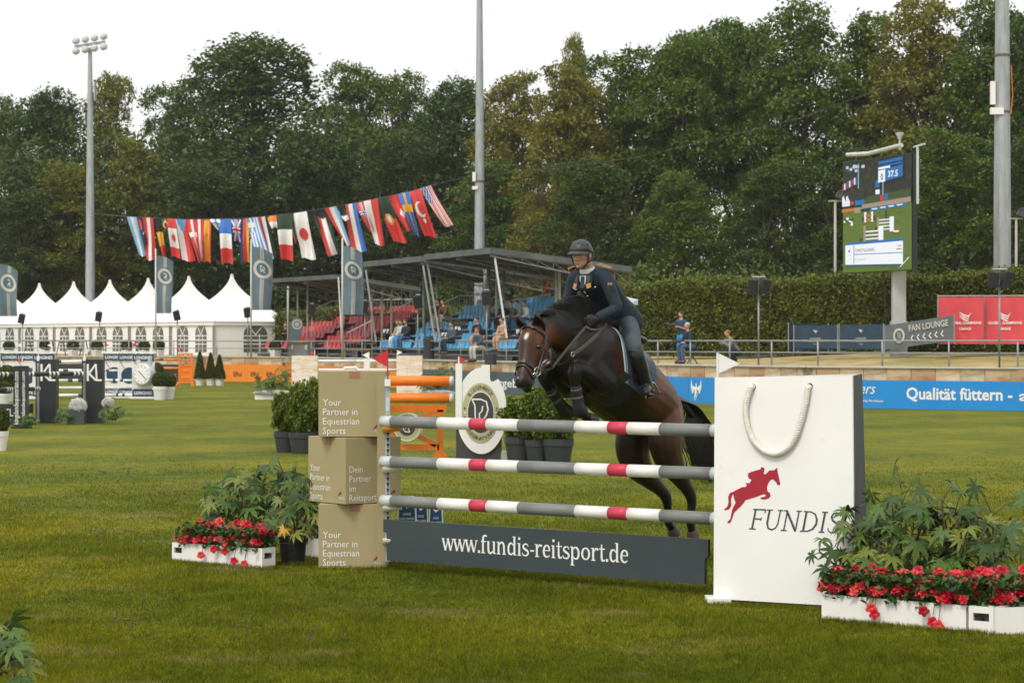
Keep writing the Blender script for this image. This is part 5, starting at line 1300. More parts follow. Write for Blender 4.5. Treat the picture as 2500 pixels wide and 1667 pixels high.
# ---- shrubs in dark pots
POTD = mat('dark_pot', (.040, .043, .045), .5, .1, 4)
shrub = bush_mesh('foliage', 2600, .38, 21, .032, leafmat('shrub_leaves', (.050, .085, .010), (.20, .26, .03), .3, .45), 'loose', .85)
GP = 'loose green shrubs in dark pots'
def shrubpot(px, yb, rp, hp, s, lab):
    potted(px, yb, rp, hp, shrub, s, lab, GP, 'potted_shrub', POTD, zf=hp * .75, n=24)
shrubpot(1267, 1131, .24, .44, (.95, .9, .95), 'shrub in a dark pot right beside the monogram wing, left of three')
shrubpot(1311, 1133, .20, .40, (1.0, .9, 1.22), 'shrub in a dark pot under the horse\'s forelegs, tallest of three')
shrubpot(1362, 1134, .26, .42, (.90, .9, .98), 'shrub in a dark pot under the horse\'s forelegs, right of three')
shrubpot(698, 1104, .22, .38, (.72, .7, .98), 'shrub in a dark pot left of the boxes, leftmost of three')
shrubpot(737, 1107, .24, .38, (.80, .8, 1.2), 'shrub in a dark pot left of the boxes, middle of three')
shrubpot(780, 1104, .24, .38, (.85, .8, 1.3), 'shrub in a dark pot half hidden behind the top box')

# ================================================================== big-leaved plants and red begonias
FATM = [mat('fatsia_leaf', (.066, .120, .016), .5, .35, 9, spec=.35, bump=.25, bscale=35), mat('fatsia_leaf_dark', (.032, .070, .012), .48, .35, 9, spec=.35, bump=.25, bscale=35), mat('fatsia_leaf_olive', (.130, .155, .020), .5, .25, 9, spec=.4), mat('fatsia_leaf_yellow', (.50, .27, .02), .55, .25, 9)]
STEMM = mat('plant_stem', (.10, .085, .035), .7, .2, 9)
def fatsia_leaf(seed, lobes=8):
    """palmate leaf lying in XY, stalk end at origin, unit radius"""
    rg = random.Random(seed); V = [Vector((0, 0, 0.03))]; Fs = []; ring = []
    for i in range(lobes):
        a = R(-138 + 276 * (i + .5) / lobes); hw = R(276 / lobes / 2)
        L = (.98 - .42 * abs(i - (lobes - 1) / 2) / ((lobes - 1) / 2)) * (.9 + .18 * rg.random())
        for t, r, z in ((-1.0, .30 * L + .06, .05), (-.60, .66 * L, .02), (0, L * 1.08, -.16 - .1 * rg.random()), (.60, .66 * L, .02)):
            ang = a + hw * t; ring.append(len(V)); V.append(Vector((r * math.sin(ang), r * math.cos(ang), z + .03 * rg.uniform(-1, 1))))
        mid = len(V); V.append(Vector((.6 * L * math.sin(a), .6 * L * math.cos(a), -.015)))
        k = len(V) - 5; Fs += [(0, k, mid), (k, k + 1, mid), (k + 1, k + 2, mid), (k + 2, k + 3, mid)]
        Fs.append((k + 3, 'N', mid)); Fs.append(('N', 0, mid))
    out = []
    starts = [1 + 5 * i for i in range(lobes)]
    for j, f in enumerate(Fs):
        i = j // 6; nxt = starts[i + 1] if i + 1 < lobes else None
        if 'N' in f:
            if nxt is None:
                if f[0] == 'N': out.append((f[2], starts[i] + 3, 0)[::1])
                continue
            f = tuple(nxt if q == 'N' else q for q in f)
        out.append(f)
    return V, out
LEAFME = []
for s in range(3):
    V, Fs = fatsia_leaf(s, 7 + s % 2)
    for k, mm in enumerate(FATM):
        m = MB(); m.add(V, Fs); LEAFME.append((k, m.mesh('leaf', mm, None, True)))
def fatsia(base, stems, label, seed, leaf=.16, yellow=.06, group='big-leaved potted plants', pot=None, petlen=.2):
    """stems: list of tip points in place coordinates"""
    rg = random.Random(seed); base = Vector(base); T = Thing('fatsia_plant', label, 'plant', base, group)
    for tip, nl in stems:
        tip = Vector(tip); b0 = base + Vector((rg.uniform(-.05, .05), rg.uniform(-.05, .05), .1)); mid = b0.lerp(tip, .5) + Vector((rg.uniform(-.05, .05), rg.uniform(-.05, .05), .06))
        m = MB(); m.sweep([b0, mid, tip], [.012, .010, .006], (1, 0, 0), 6)
        for k in range(nl):
            a = k * 2.4 + rg.random(); f = .55 + .45 * (k + 1) / nl; q = mid.lerp(tip, max(0, (f - .5) * 2))
            el = R(rg.uniform(-15, 55)) if k < nl - 1 else R(60); pl = petlen * rg.uniform(.6, 1.2)
            dr = Vector((math.cos(a) * math.cos(el), math.sin(a) * math.cos(el), math.sin(el))); e = q + dr * pl
            m.sweep([q, q.lerp(e, .5) + Vector((0, 0, .02)), e], [.005, .004, .0035], (1, 0, 0), 5)
            # leaf: tip direction outwards and drooping, face up with some turn towards the light and viewer
            out = Vector((dr.x, dr.y, rg.uniform(-.75, -.05))).normalized(); nrm = Vector((rg.uniform(-.5, .5), -.55 + rg.uniform(-.5, .4), .8)).normalized()
            nrm = (nrm - out * nrm.dot(out)).normalized(); sx = out.cross(nrm)
            M3 = Matrix((sx, out, nrm)).transposed()
            low = (q.z - base.z) < .22 and rg.random() < .35
            col = 3 if (rg.random() < yellow or (low and yellow > .05)) else rg.choice((0, 0, 0, 1, 1, 2))
            me = rg.choice([x for kk, x in LEAFME if kk == col])
            T.inst('leaf', me, e, M3.to_euler(), leaf * rg.uniform(.7, 1.25))
        T.part('stem', m, STEMM, smooth=True)
    if pot:
        r_, h_ = pot; m = MB(); m.lathe([(r_ * .8, 0), (r_ * .98, h_), (r_ * 1.04, h_), (r_ * 1.04, h_ * .94), (r_ * .9, h_ * .93), (.01, h_ * .9)], Vector((base.x, base.y, 0)), 24); T.part('pot', m, mat('black_plastic_pot', (.02, .021, .022), .45, .2, 20, dirt=(.12, .12, .11), dscale=30, dlo=.62, dhi=.7), smooth=False)
    return T
def bloom_mesh(seed, mm):
    rg = random.Random(seed); m = MB()
    for layer, (n, r, tilt, z) in enumerate(((5, 1.0, .15, 0), (5, .78, .55, .12), (4, .5, 1.0, .22))):
        for i in range(n):
            a = 6.283 * i / n + layer * .6 + rg.uniform(-.15, .15); ca, sa = math.cos(a), math.sin(a); c2 = Vector((ca, sa, 0)); s2 = Vector((-sa, ca, 0)); R_ = r * rg.uniform(.88, 1.1)
            up_ = Vector((0, 0, 1)); tipz = math.tan(min(tilt, 1.1)) * R_ * .55 + z
            p0 = Vector((0, 0, z * .5)); p1 = c2 * R_ * .55 + s2 * R_ * .46 + up_ * (tipz * .6); p2 = c2 * R_ + s2 * R_ * .22 + up_ * (tipz - .12 * R_); p3 = c2 * R_ - s2 * R_ * .22 + up_ * (tipz - .12 * R_); p4 = c2 * R_ * .55 - s2 * R_ * .46 + up_ * (tipz * .6); pm = c2 * R_ * .6 + up_ * (tipz * .45)
            m.add([p0, p1, p2, p3, p4, pm], [(0, 1, 5), (1, 2, 5), (2, 3, 5), (3, 4, 5), (4, 0, 5)])
    return m.mesh('bloom', mm, None, True)
BLM = [bloom_mesh(k, mm) for k, mm in enumerate((mat('begonia_red', (.58, .014, .03), .5, .25, 9), mat('begonia_coral', (.70, .055, .06), .5, .2, 9), mat('begonia_crimson', (.40, .006, .022), .5, .25, 9)))]
BEGL = leafmat('begonia_leaves', (.02, .055, .010), (.075, .13, .025), .2, .4)
def begonias(A, B, depth, z, n, label, seed, r=.036, hump=.14, back=None, trail=()):
    """bed of begonias along the box from A to B"""
    rg = random.Random(seed); rn = np.random.default_rng(seed); A = Vector(A); B = Vector(B); t = (B - A); L = t.length; t.normalize(); nn = Vector((t.y, -t.x, 0))
    if nn.y > 0: nn = -nn
    T = Thing('begonia_bed', label, 'flowers', A + Vector((0, 0, z)), 'red begonias in white boxes')
    k = int(n * 9); s = rn.uniform(0, L, k); q = rn.uniform(-.02, depth, k); hh = rn.random(k) * hump * .8
    C = np.array(A) + s[:, None] * np.array(t) - q[:, None] * np.array(nn) + np.stack([0 * s, 0 * s, z + hh], 1)
    V, Fq = leaves(C, .018, 3, .028, rn, .4); T.part('foliage', np_mesh('foliage', V, Fq, BEGL, off=A + Vector((0, 0, z))), None)
    for i in range(n):
        s = rg.uniform(0, L); q = rg.random() ** 1.2 * depth; h = hump * (.25 + .75 * (q / depth) ** .6) * rg.uniform(.55, 1.15)
        p = A + t * s - nn * (q - .02) + Vector((0, 0, z + h)); 
        T.inst('bloom', rg.choice(BLM), p, (rg.uniform(.2, 1.25), rg.uniform(-.5, .5), rg.uniform(-.6, .6)), r * rg.uniform(.75, 1.2))
    for s, dz in trail:
        p = A + t * s * L + nn * .05 + Vector((0, 0, z - dz)); T.inst('bloom', rg.choice(BLM), p, (1.4, .2, 0), r * .95)
        m = MB(); m.sweep([A + t * s * L + nn * .015 + Vector((0, 0, z + .02)), A + t * s * L + nn * .035 + Vector((0, 0, z - dz * .5)), p], .003, (1, 0, 0), 5); T.part('trailing_stem', m, STEMM)
def flower_box(A, B, depth, h, label, slots=True, group='white wooden flower boxes'):
    """box with front face A-B, ends with hand slots"""
    A = Vector(A); B = Vector(B); t = (B - A); L = t.length; t.normalize(); nn = Vector((t.y, -t.x, 0))
    if nn.y > 0: nn = -nn
    T = Thing('flower_box', label, 'flower box', (A + B) / 2 - nn * depth / 2, group); up_ = Vector((0, 0, 1))
    for nm, a_, b_ in (('front_board', A + t * .02, B - t * .02), ('back_board', A + t * .02 - nn * depth, B - t * .02 - nn * depth)):
        m = MB(); m.bar(a_ + up_ * (h / 2) - nn * (.009 if nm[0] == 'f' else -.009), b_ + up_ * (h / 2) - nn * (.009 if nm[0] == 'f' else -.009), .018, h); T.part(nm, m, WHITE)
    for e in (A, B):
        s = 1 if e is A else -1; o_ = e + t * .010 * s
        for z0_, z1_, q0, q1 in ((0, h * .46, 0, depth), (h * .76, h, 0, depth), (h * .46, h * .76, 0, depth * .17), (h * .46, h * .76, depth * .83, depth)):
            m = MB(); m.bar(o_ - nn * q0 + up_ * ((z0_ + z1_) / 2), o_ - nn * q1 + up_ * ((z0_ + z1_) / 2), .02, z1_ - z0_); T.part('end_board', m, WHITE)
    m = MB(); c = (A + B) / 2 - nn * depth / 2; m.box(c + up_ * (h * .62), (L - .05, depth - .04, .02), math.atan2(t.y, t.x)); T.part('soil', m, SOIL)
    return t, nn
# left box and its plants
A, B = G(447, 1372), G(640, 1387)
flower_box(A, B, .17, .175, 'white flower box left of the cardboard boxes, long front side')
t_ = (B - A).normalized(); nb = Vector((-t_.y, t_.x, 0))
A2 = A + nb * .02 - t_ * .16; B2 = A - t_ * .012 + nb * .02
flower_box(B2, B2 + nb * .55, .15, .17, 'white flower box end standing crosswise at the far left')
begonias(A + t_ * .02, B - t_ * .04, .22, .165, 120, 'red begonias overflowing the long left flower box', 3, r=.040, hump=.20, trail=((.28, .08), (.72, .11), (.86, .13), (.45, .02), (.6, .03)))
begonias(A2, B2, .5, .165, 10, 'small clump of red begonias at the far left box end', 4, r=.034, hump=.16)
A3 = G(700, 1352); B3 = G(790, 1362); flower_box(A3, B3, .2, .17, 'white flower box partly hidden behind the black pot'); begonias(A3 + Vector((.1, 0, 0)), B3, .2, .17, 14, 'red begonias between black pot and boxes', 5, r=.036, hump=.2)
def tips(lst, d): return [(P(px, py, d + dd), n) for px, py, n, dd in lst]
fatsia(G(715, 1375), tips([(700, 1240, 7, .05), (735, 1190, 7, 0), (760, 1230, 8, .05), (690, 1290, 6, -.05), (745, 1290, 7, -.05), (770, 1180, 6, .1), (715, 1330, 5, -.1)], 21.7), 'leafy plant in a black pot beside the boxes, some leaves yellow', 5, .135, .07, pot=(.13, .24))
fatsia(G(610, 1352), tips([(590, 1210, 7, 0), (560, 1260, 8, .05), (620, 1170, 6, .05), (540, 1240, 7, 0), (600, 1290, 8, -.05), (650, 1240, 7, 0), (575, 1190, 6, .1), (640, 1300, 6, 0)], 22.3), 'broad leafy plant behind the red begonias of the left flower box', 6, .165, .02)
fatsia(G(668, 1352), tips([(660, 1200, 6, 0), (690, 1150, 5, .05), (640, 1180, 6, 0), (675, 1250, 6, 0)], 22.2), 'taller leafy plant between begonias and black pot plant', 7, .15, .03)
# right boxes and plants
A, B = G(2006, 1512), G(2358, 1543)
flower_box(A, B, .20, .185, 'white flower box in front of the bag, long front side')
t_ = (B - A).normalized(); nb = Vector((-t_.y, t_.x, 0))
C_, D_ = B + t_ * .012, G(2560, 1528)
A4 = B + t_ * .012; B4 = A4 + t_ * .20
flower_box(B4, B4 + nb * .70, .19, .185, 'white flower box end with hand slot at the right frame edge')
m = MB(); q0 = A4 + t_ * .2; 
flower_box(A4 + t_ * .22 - Vector((0, .0, 0)), A4 + t_ * .22 + Vector((.6, .12, 0)), .2, .185, 'white flower box running out of the picture on the right')
begonias(A, B, .28, .18, 200, 'red begonias overflowing the flower box before the bag', 13, r=.043, hump=.20, trail=((.38, .06), (.40, .10), (.74, .05), (.80, .12), (.84, .14)))
begonias(B, B + Vector((.75, .05, 0)), .35, .18, 90, 'red begonias at the right frame edge', 14, r=.045, hump=.22, trail=((.2, .05), (.45, .08), (.7, .05)))
fatsia(G(2110, 1492), tips([(2085, 1262, 7, .05), (2075, 1300, 7, 0), (2050, 1370, 5, -.1), (2110, 1330, 8, 0), (2080, 1390, 7, -.05), (2000, 1345, 3, 0), (2140, 1240, 7, .1), (2120, 1400, 8, 0)], 17.9), 'leafy plant spreading over the lower right corner of the bag', 21, .12, .0, petlen=.12)
fatsia(G(2200, 1495), tips([(2180, 1250, 8, 0), (2230, 1290, 8, 0), (2150, 1330, 8, 0), (2240, 1370, 8, -.1), (2200, 1190, 7, .1), (2270, 1230, 7, .1), (2180, 1400, 8, -.1)], 17.6), 'large leafy plant in the middle of the right flower box', 22, .165, .0)
fatsia(G(2350, 1500), tips([(2330, 1260, 8, 0), (2390, 1300, 8, 0), (2350, 1350, 8, -.1), (2420, 1250, 7, .1), (2450, 1350, 8, 0), (2400, 1390, 8, -.1), (2300, 1230, 6, .1)], 17.3), 'large leafy plant at the right edge above the begonias', 23, .165, .0)
fatsia(P(-30, 1720, 12.6), [(P(10, 1560, 12.6), 5), (P(30, 1610, 12.5), 5), (P(-20, 1600, 12.6), 5), (P(35, 1650, 12.4), 4)], 'blurred leafy plant in the bottom left corner, nearest the camera', 30, .13, .0, petlen=.12)
# leafy plants round the dark jump
for px, yb, L_, hh, lab in ((278, 1036, .34, .38, 'drooping leafy plant right of the right dark tower'), (157, 1036, .14, .30, 'drooping leafy plant left of the dark flower trough'), (70, 1046, .10, .26, 'drooping leafy plant beside the slim black wing')):
    q = G(px, yb); fatsia(q, [(q + Vector((L_ * u, .05, hh * z)), 7) for u, z in ((-.8, .5), (-.4, .95), (0, .7), (.35, .9), (.75, .55), (.1, .4), (-.5, .3))], lab, px, .13, 0, petlen=.10)
# far flower boxes with leafy plants
def farbox(px0, px1, yb, d_lab, label, seed):
    A = G(px0, yb); B = G(px1, yb); flower_box(A, B, .3, .22, 'white flower box ' + label)
    L = (B - A).length; q = (A + B) / 2; sc_ = q.y / F
    fatsia(q + Vector((0, .12, 0)), [(q + Vector((L * u, .1, z)), 7) for u, z in ((-.35, .6), (-.1, .75), (.15, .9), (.35, 1.05), (.3, .6), (-.2, .45), (.05, .5))], 'leafy plant with white flowers ' + label, seed, .22, 0, petlen=.2)
    o = single('white_blooms', wfl, None, 'white blossoms along the box ' + label, 'flowers', q + Vector((0, -.02, .16))); o.scale = (L / .32, .7, .5)
farbox(622, 712, 975, 0, 'left of the sandstone-patterned pillar', 40)
farbox(1022, 1108, 975, 0, 'behind the orange poles', 41)

# ================================================================== the front jump
FL = Vector((-1.075, 21.15, 0)); FR = Vector((1.70, 18.985, 0)); FD = (FR - FL).normalized(); FN = Vector((FD.y, -FD.x, 0))
if FN.y > 0: FN = -FN
GREYP = mat('pole_grey', (.205, .215, .205), .5, .08, 5, dirt=(.45, .45, .42), dscale=14, dlo=.68, dhi=.74)
WHITP = mat('pole_white', (.80, .79, .75), .45, .04, 5, dirt=(.45, .43, .38), dscale=9, dlo=.66, dhi=.76)
REDP = mat('pole_red', (.56, .045, .085), .45, .08, 5, dirt=(.7, .3, .32), dscale=16, dlo=.7, dhi=.76)
CAPM = mat('pole_end_cap', (.50, .54, .54), .4, .05, 5)
segs = [(0, .035, 3), (.035, .185, 0), (.185, .285, 1), (.285, .337, 2), (.337, .432, 1), (.432, .600, 0), (.600, .694, 1), (.694, .748, 2), (.748, .838, 1), (.838, .975, 0), (.975, 1, 3)]
GP2 = 'grey, white and red poles of the front jump'
for z, zb, lab in ((1.303, 1.302, 'top grey, white and red pole under the horse'), (.954, .965, 'middle grey, white and red pole of the front jump'), (.615, .613, 'lowest grey, white and red pole just above the plank')):
    a = FL + Vector((0, 0, z)) + FN * .09 + FD * .0; b = FR + Vector((0, 0, zb)) + FN * .09
    striped_pole(a, b, .0505, segs, [GREYP, WHITP, REDP, CAPM], lab, GP2, n=24)
# left standard: tan board, metal track with holes, cups
TAN = mat('tan_board', (.345, .285, .150), .55, .05, 3, dirt=(.25, .2, .1), dscale=6, dlo=.68, dhi=.8)
T = Thing('jump_standard', 'tan upright with perforated metal track and pole cups beside the boxes', 'jump standard', FL)
m = MB(); m.box(FL + Vector((-.068, .02, .89)), (.07, .06, 1.64)); T.part('board', m, TAN)
m = MB(); m.box(FL + Vector((-.012, .0, .89)), (.040, .03, 1.62)); tr = T.part('track', m, mat('track_zinc', (.42, .47, .49), .45, .1, 8, metal=.3))
hole = MB(); hole.lathe([(.0125, 0), (.0125, .006)], (0, 0, 0), 10, 0, Matrix.Rotation(R(90), 4, 'X')); hole.box((0, -.003, -.016), (.009, .006, .022)); hm = hole.mesh('hole', DKLET)
for k in range(26):
    T.inst('hole', hm, FL + Vector((-.010, -.0155, .12 + k * .049)), parent=tr)
CUPO = mat('cup_orange', (.72, .30, .02), .4, .1, 6); CUPW = mat('cup_white', (.70, .67, .56), .4, .08, 6)
for z, mm in ((1.303, CUPO), (.954, CUPW), (.615, CUPW), (.33, CUPW)):
    m = MB(); c = FL + Vector((.0, -.03, z - .075))
    m.box(c + Vector((-.012, -.0, 0)), (.07, .05, .05)); n_ = 9
    rs = []
    for x_ in (-.05, .115): rs.append([c + Vector((x_, -.055 + .06 * math.cos(R(180 + 20 * k)), .025 + .052 * math.sin(R(180 + 20 * k)) * (1 if x_ < 0 else .6))) for k in range(10)] + [c + Vector((x_, -.055 + .048 * math.cos(R(360 - 20 * k)), .03 + .042 * math.sin(R(360 - 20 * k)) * (1 if x_ < 0 else .6))) for k in range(10)])
    m.rings(rs); T.part('pole_cup', m, mm)
m = MB(); m.box(FL + Vector((-.012, -.02, 1.64)), (.05, .05, .06)); T.part('flag_socket', m, WPLAIN)
m = MB(); m.box(FL + Vector((-.012, -.017, 1.45)), (.034, .004, .12)); T.part('sticker', m, mat('sticker_blue', (.45, .60, .66), .4, .1, 9))
m = MB(); m.cyl(FL + Vector((-.012, -.02, 1.67)), FL + Vector((-.012, -.02, 1.93)), .006, 8); T.part('flag_staff', m, RED)
q = FL + Vector((-.012, -.02, 1.925)); m = MB(); m.poly([q, q + Vector((-.135, .01, -.075)), q + Vector((0, 0, -.15))], (0, .004, 0)); T.part('flag', m, RED)
# right cups hang on a track behind the bag
T = Thing('jump_standard', 'upright with pole cups hidden behind the edge of the bag', 'jump standard', FR)
m = MB(); m.box(FR + Vector((.06, .08, .72)), (.06, .05, 1.44)); T.part('board', m, WPLAIN)
for z, mm in ((1.302, CUPO), (.965, CUPW), (.613, CUPW), (.28, CUPW)):
    m = MB(); m.box(FR + Vector((-.0, .03, z - .072)), (.14, .09, .03)); m.box(FR + Vector((-.05, .01, z - .05)), (.03, .09, .035)); T.part('pole_cup', m, mm)
# plank with the web address, serif lettering drawn stroke by stroke
PLK = mat('slate_plank', (.040, .055, .060), .5, .14, 3, dirt=(.16, .18, .18), dscale=12, dlo=.70, dhi=.74)
a = FL + FD * .06 + Vector((0, 0, .275)) + FN * .10; b = FR + FD * -.125 + Vector((0, 0, .27)) + FN * .10
T = Thing('jump_plank', 'long dark plank with white web address at the foot of the jump', 'plank', a)
m = MB(); h = .355
def plp(t, z): return a.lerp(b, t) + Vector((0, 0, z))
prof = [plp(0, -h / 2), plp(.985, -h / 2), plp(.99, -h / 2 + .005), plp(.99, .02), plp(1, .05), plp(1, h / 2), plp(-.012, h / 2), plp(-.012, .07), plp(0.0, .06)]
m.poly(prof, -FN * .03); T.part('board', m, PLK)
GLY = {  # strokes in x-height units: (path, width)
 'w': (1.22, [([(.03, 1), (.32, .02)], .19), ([(.32, .02), (.58, .95)], .10), ([(.55, 1), (.86, .02)], .19), ([(.86, .02), (1.12, 1)], .10), ([(-.08, .97), (.22, .97)], .07), ([(.45, .97), (.70, .97)], .07), ([(.98, .97), (1.24, .97)], .07)]),
 '.': (.36, [([(.05, .1), (.27, .1)], .22)]),
 'f': (.60, [([(.22, .0), (.22, 1.15), (.30, 1.36), (.46, 1.44), (.62, 1.36)], [.19, .19, .17, .14, .12]), ([(0, .95), (.52, .95)], .09), ([(.02, .03), (.46, .03)], .07)]),
 'u': (1.02, [([(.18, 1), (.18, .3), (.28, .07), (.46, .05), (.64, .2)], [.19, .19, .18, .14, .1]), ([(.74, 1), (.74, 0)], .19), ([(.0, .96), (.2, .96)], .07), ([(.56, .96), (.76, .96)], .07), ([(.74, .04), (.95, .04)], .07)]),
 'n': (1.06, [([(.2, 1), (.2, 0)], .19), ([(.24, .72), (.42, .93), (.60, .95), (.74, .72), (.76, 0)], [.08, .13, .17, .19, .19]), ([(0, .96), (.2, .96)], .07), ([(.02, .03), (.40, .03)], .07), ([(.58, .03), (.96, .03)], .07)]),
 'd': (1.02, [([(.66, .75), (.45, .95), (.22, .85), (.13, .5), (.20, .15), (.42, .05), (.66, .22)], [.08, .12, .18, .19, .18, .13, .08]), ([(.74, 1.5), (.74, 0)], .19), ([(.54, 1.46), (.76, 1.46)], .07), ([(.74, .04), (.95, .04)], .07)]),
 'i': (.48, [([(.22, 1), (.22, 0)], .19), ([(.02, .96), (.22, .96)], .07), ([(.03, .03), (.42, .03)], .07), ([(.12, 1.36), (.32, 1.36)], .2)]),
 's': (.78, [([(.62, .74), (.60, .90), (.38, .96), (.17, .84), (.16, .66), (.36, .53), (.58, .40), (.64, .22), (.50, .06), (.28, .04), (.09, .12), (.07, .28)], [.06, .09, .11, .15, .17, .19, .18, .16, .13, .10, .09, .06])]),
 '-': (.52, [([(.06, .45), (.44, .45)], .13)]),
 'r': (.76, [([(.2, 1), (.2, 0)], .19), ([(.26, .66), (.42, .92), (.58, .93), (.68, .84)], [.08, .12, .17, .18]), ([(0, .96), (.2, .96)], .07), ([(.02, .03), (.44, .03)], .07)]),
 'e': (.86, [([(.16, .55), (.70, .55)], .07), ([(.70, .52), (.66, .82), (.46, .96), (.24, .85), (.13, .5), (.22, .15), (.46, .04), (.72, .18)], [.12, .15, .12, .17, .19, .18, .13, .06])]),
 't': (.62, [([(.26, 1.30), (.26, .3), (.34, .07), (.48, .05), (.60, .13)], [.12, .19, .18, .12, .07]), ([(.02, .95), (.58, .95)], .09)]),
 'p': (1.04, [([(.2, 1), (.2, -.48)], .19), ([(.26, .78), (.48, .95), (.72, .85), (.83, .5), (.74, .15), (.52, .04), (.26, .2)], [.08, .12, .18, .19, .18, .12, .08]), ([(0, .96), (.2, .96)], .07), ([(.02, -.45), (.42, -.45)], .07)]),
 'o': (.98, [('O', .19)]),
}
s_ = 'www.fundis-reitsport.de'; tot = sum(GLY[c][0] for c in s_); t0 = (1108 - 960) / (1730 - 960) * .985; t1 = .773
Wd = (b - a).length * (t1 - t0); scx = Wd / tot; x = 0; m = MB(); ct = 0
Ot = plp(t0, -.055) + FN * .0
for c in s_:
    adv, st_ = GLY[c]
    for pth, wd in st_:
        ct += 1; e = .002 + .00025 * (ct % 9)
        if pth == 'O':
            n = 22; pp = [(x + .45 + .34 * math.cos(6.2832 * k / n), .5 + .44 * math.sin(6.2832 * k / n)) for k in range(n)]
            m.ribbon(pp, [.09 + .10 * abs(math.cos(6.2832 * k / n)) for k in range(n)], Ot, FD, (0, 0, 1), scx, e, closed=True)
        else:
            if len(pth) > 3:   # round the curves off
                P2 = []
                for k in range(len(pth) - 1):
                    p0, p1, p2, p3 = pth[max(k - 1, 0)], pth[k], pth[k + 1], pth[min(k + 2, len(pth) - 1)]
                    for u in (0, .5):
                        cr = lambda i: .5 * (2 * p1[i] + (p2[i] - p0[i]) * u + (2 * p0[i] - 5 * p1[i] + 4 * p2[i] - p3[i]) * u * u + (3 * p1[i] - p0[i] - 3 * p2[i] + p3[i]) * u ** 3)
                        P2.append((cr(0), cr(1), wd[k] * (1 - u) + wd[k + 1] * u))
                P2.append((pth[-1][0], pth[-1][1], wd[-1])); wd = [q[2] for q in P2]; pth = P2
            m.ribbon([(x + q[0], q[1]) for q in pth], wd, Ot, FD, (0, 0, 1), scx, e)
    x += adv
for i in range(0): pass
T.part('lettering', m, LETW)

# ---- three stacked boxes
CARD = mat('tan_box_board', (.360, .300, .155), .55, .05, 2.5, dirt=(.30, .24, .12), dscale=4, dlo=.68, dhi=.85)
TAPE = mat('tape_print', (.37, .17, .105), .5, .06, 5)
LOGOR = mat('logo_red', (.33, .006, .022), .5, .03, 5)
LOGO = [(456, 602), (458, 622), (473, 690), (470, 700), (458, 700), (450, 684), (432, 667), (418, 672), (405, 690), (398, 715), (402, 736), (416, 745), (419, 762), (408, 775), (385, 782), (362, 778), (363, 770), (385, 766), (395, 758), (380, 750), (340, 766), (300, 778), (275, 786), (268, 800), (245, 825), (215, 852), (205, 880), (193, 912), (176, 915), (178, 905), (192, 890), (200, 850), (208, 825), (222, 800), (213, 775), (209, 752), (203, 757), (196, 780), (198, 815), (185, 836), (160, 842), (157, 838), (175, 822), (182, 800), (180, 765), (190, 745), (212, 736), (225, 728), (258, 712), (280, 710), (285, 700), (276, 688), (300, 690), (306, 680), (312, 672), (294, 660), (290, 638), (300, 630), (345, 615), (362, 612), (365, 600), (378, 600), (385, 608), (383, 625), (378, 635), (390, 640), (412, 618), (440, 616), (452, 605)]
def horse_logo(m, O, X, Y, scale, ex=.002, rot=0):
    X = Vector(X).normalized(); Y = Vector(Y).normalized(); N = X.cross(Y); O = Vector(O)
    m.poly([O + X * ((x - 157) * scale) + Y * ((915 - y) * scale) + N * ex for x, y in LOGO])
bc = P(860, 1388, 21.3); bc = Vector((bc.x, 21.3 + .30, 0)); S = .595
def box3(z, ang, label, txt, h):
    T = Thing('stacked_box', label, 'box', bc + Vector((0, 0, z)), 'tan boxes of the jump wing')
    Rz = Matrix.Rotation(ang, 4, 'Z'); M = Matrix.Translation(bc + Vector((0, 0, z + h / 2))) @ Rz
    m = MB(); m.boxm(M, S, S, h - .006); bd = T.part('carton', m, CARD)
    bv = bd.modifiers.new('edge', 'BEVEL'); bv.width = .004; bv.segments = 2
    for lines, a, doplay in txt:
        Ra = Matrix.Rotation(ang + a, 4, 'Z'); X = Ra @ Vector((1, 0, 0)); N = Ra @ Vector((0, -1, 0)); Z = Vector((0, 0, 1)); O = bc + Vector((0, 0, z)) + N * (S / 2)
        for k, ln in enumerate(lines):
            m = MB(); m.text(ln, O - X * (S * .435) + Z * (h * (.475 - .142 * k)) + N * .0, X, Z, height=.062, ex=.003, stretch=.92); T.part('lettering', m, LETW, parent=bd)
        m = MB(); O2 = O + X * (S * .31) + Z * (h * .105); horse_logo(m, O2, X, Z, .00016 * 1.0, .003); T.part('horse_mark', m, LOGOR, parent=bd)
        m = MB(); m.text('FUNDIS', O + X * (S * .325) + Z * (h * .075), X, Z, width=.095, height=.022, shear=.2, ex=.003); T.part('brand_lettering', m, LETW, parent=bd)
        m = MB(); m.boxm(Matrix.Translation(O + X * .02 + Z * (h - .036) + N * .001) @ Ra, .095, .004, .062); T.part('tape', m, TAPE, parent=bd)
L1 = ['Your', 'Partner in', 'Equestrian', 'Sports']; L2 = ['Dein', 'Partner', 'im', 'Reitsport']
box3(0, 0, 'bottom tan box of the stack, square to the camera', [(L1, 0, 1)], .57)
box3(.57, R(38) , 'middle tan box of the stack, turned cornerwise', [(L2, 0, 1), (L1, R(-90), 1)], .588)
box3(1.158, 0, 'top tan box of the stack, square to the camera', [(L1, 0, 1)], .585)

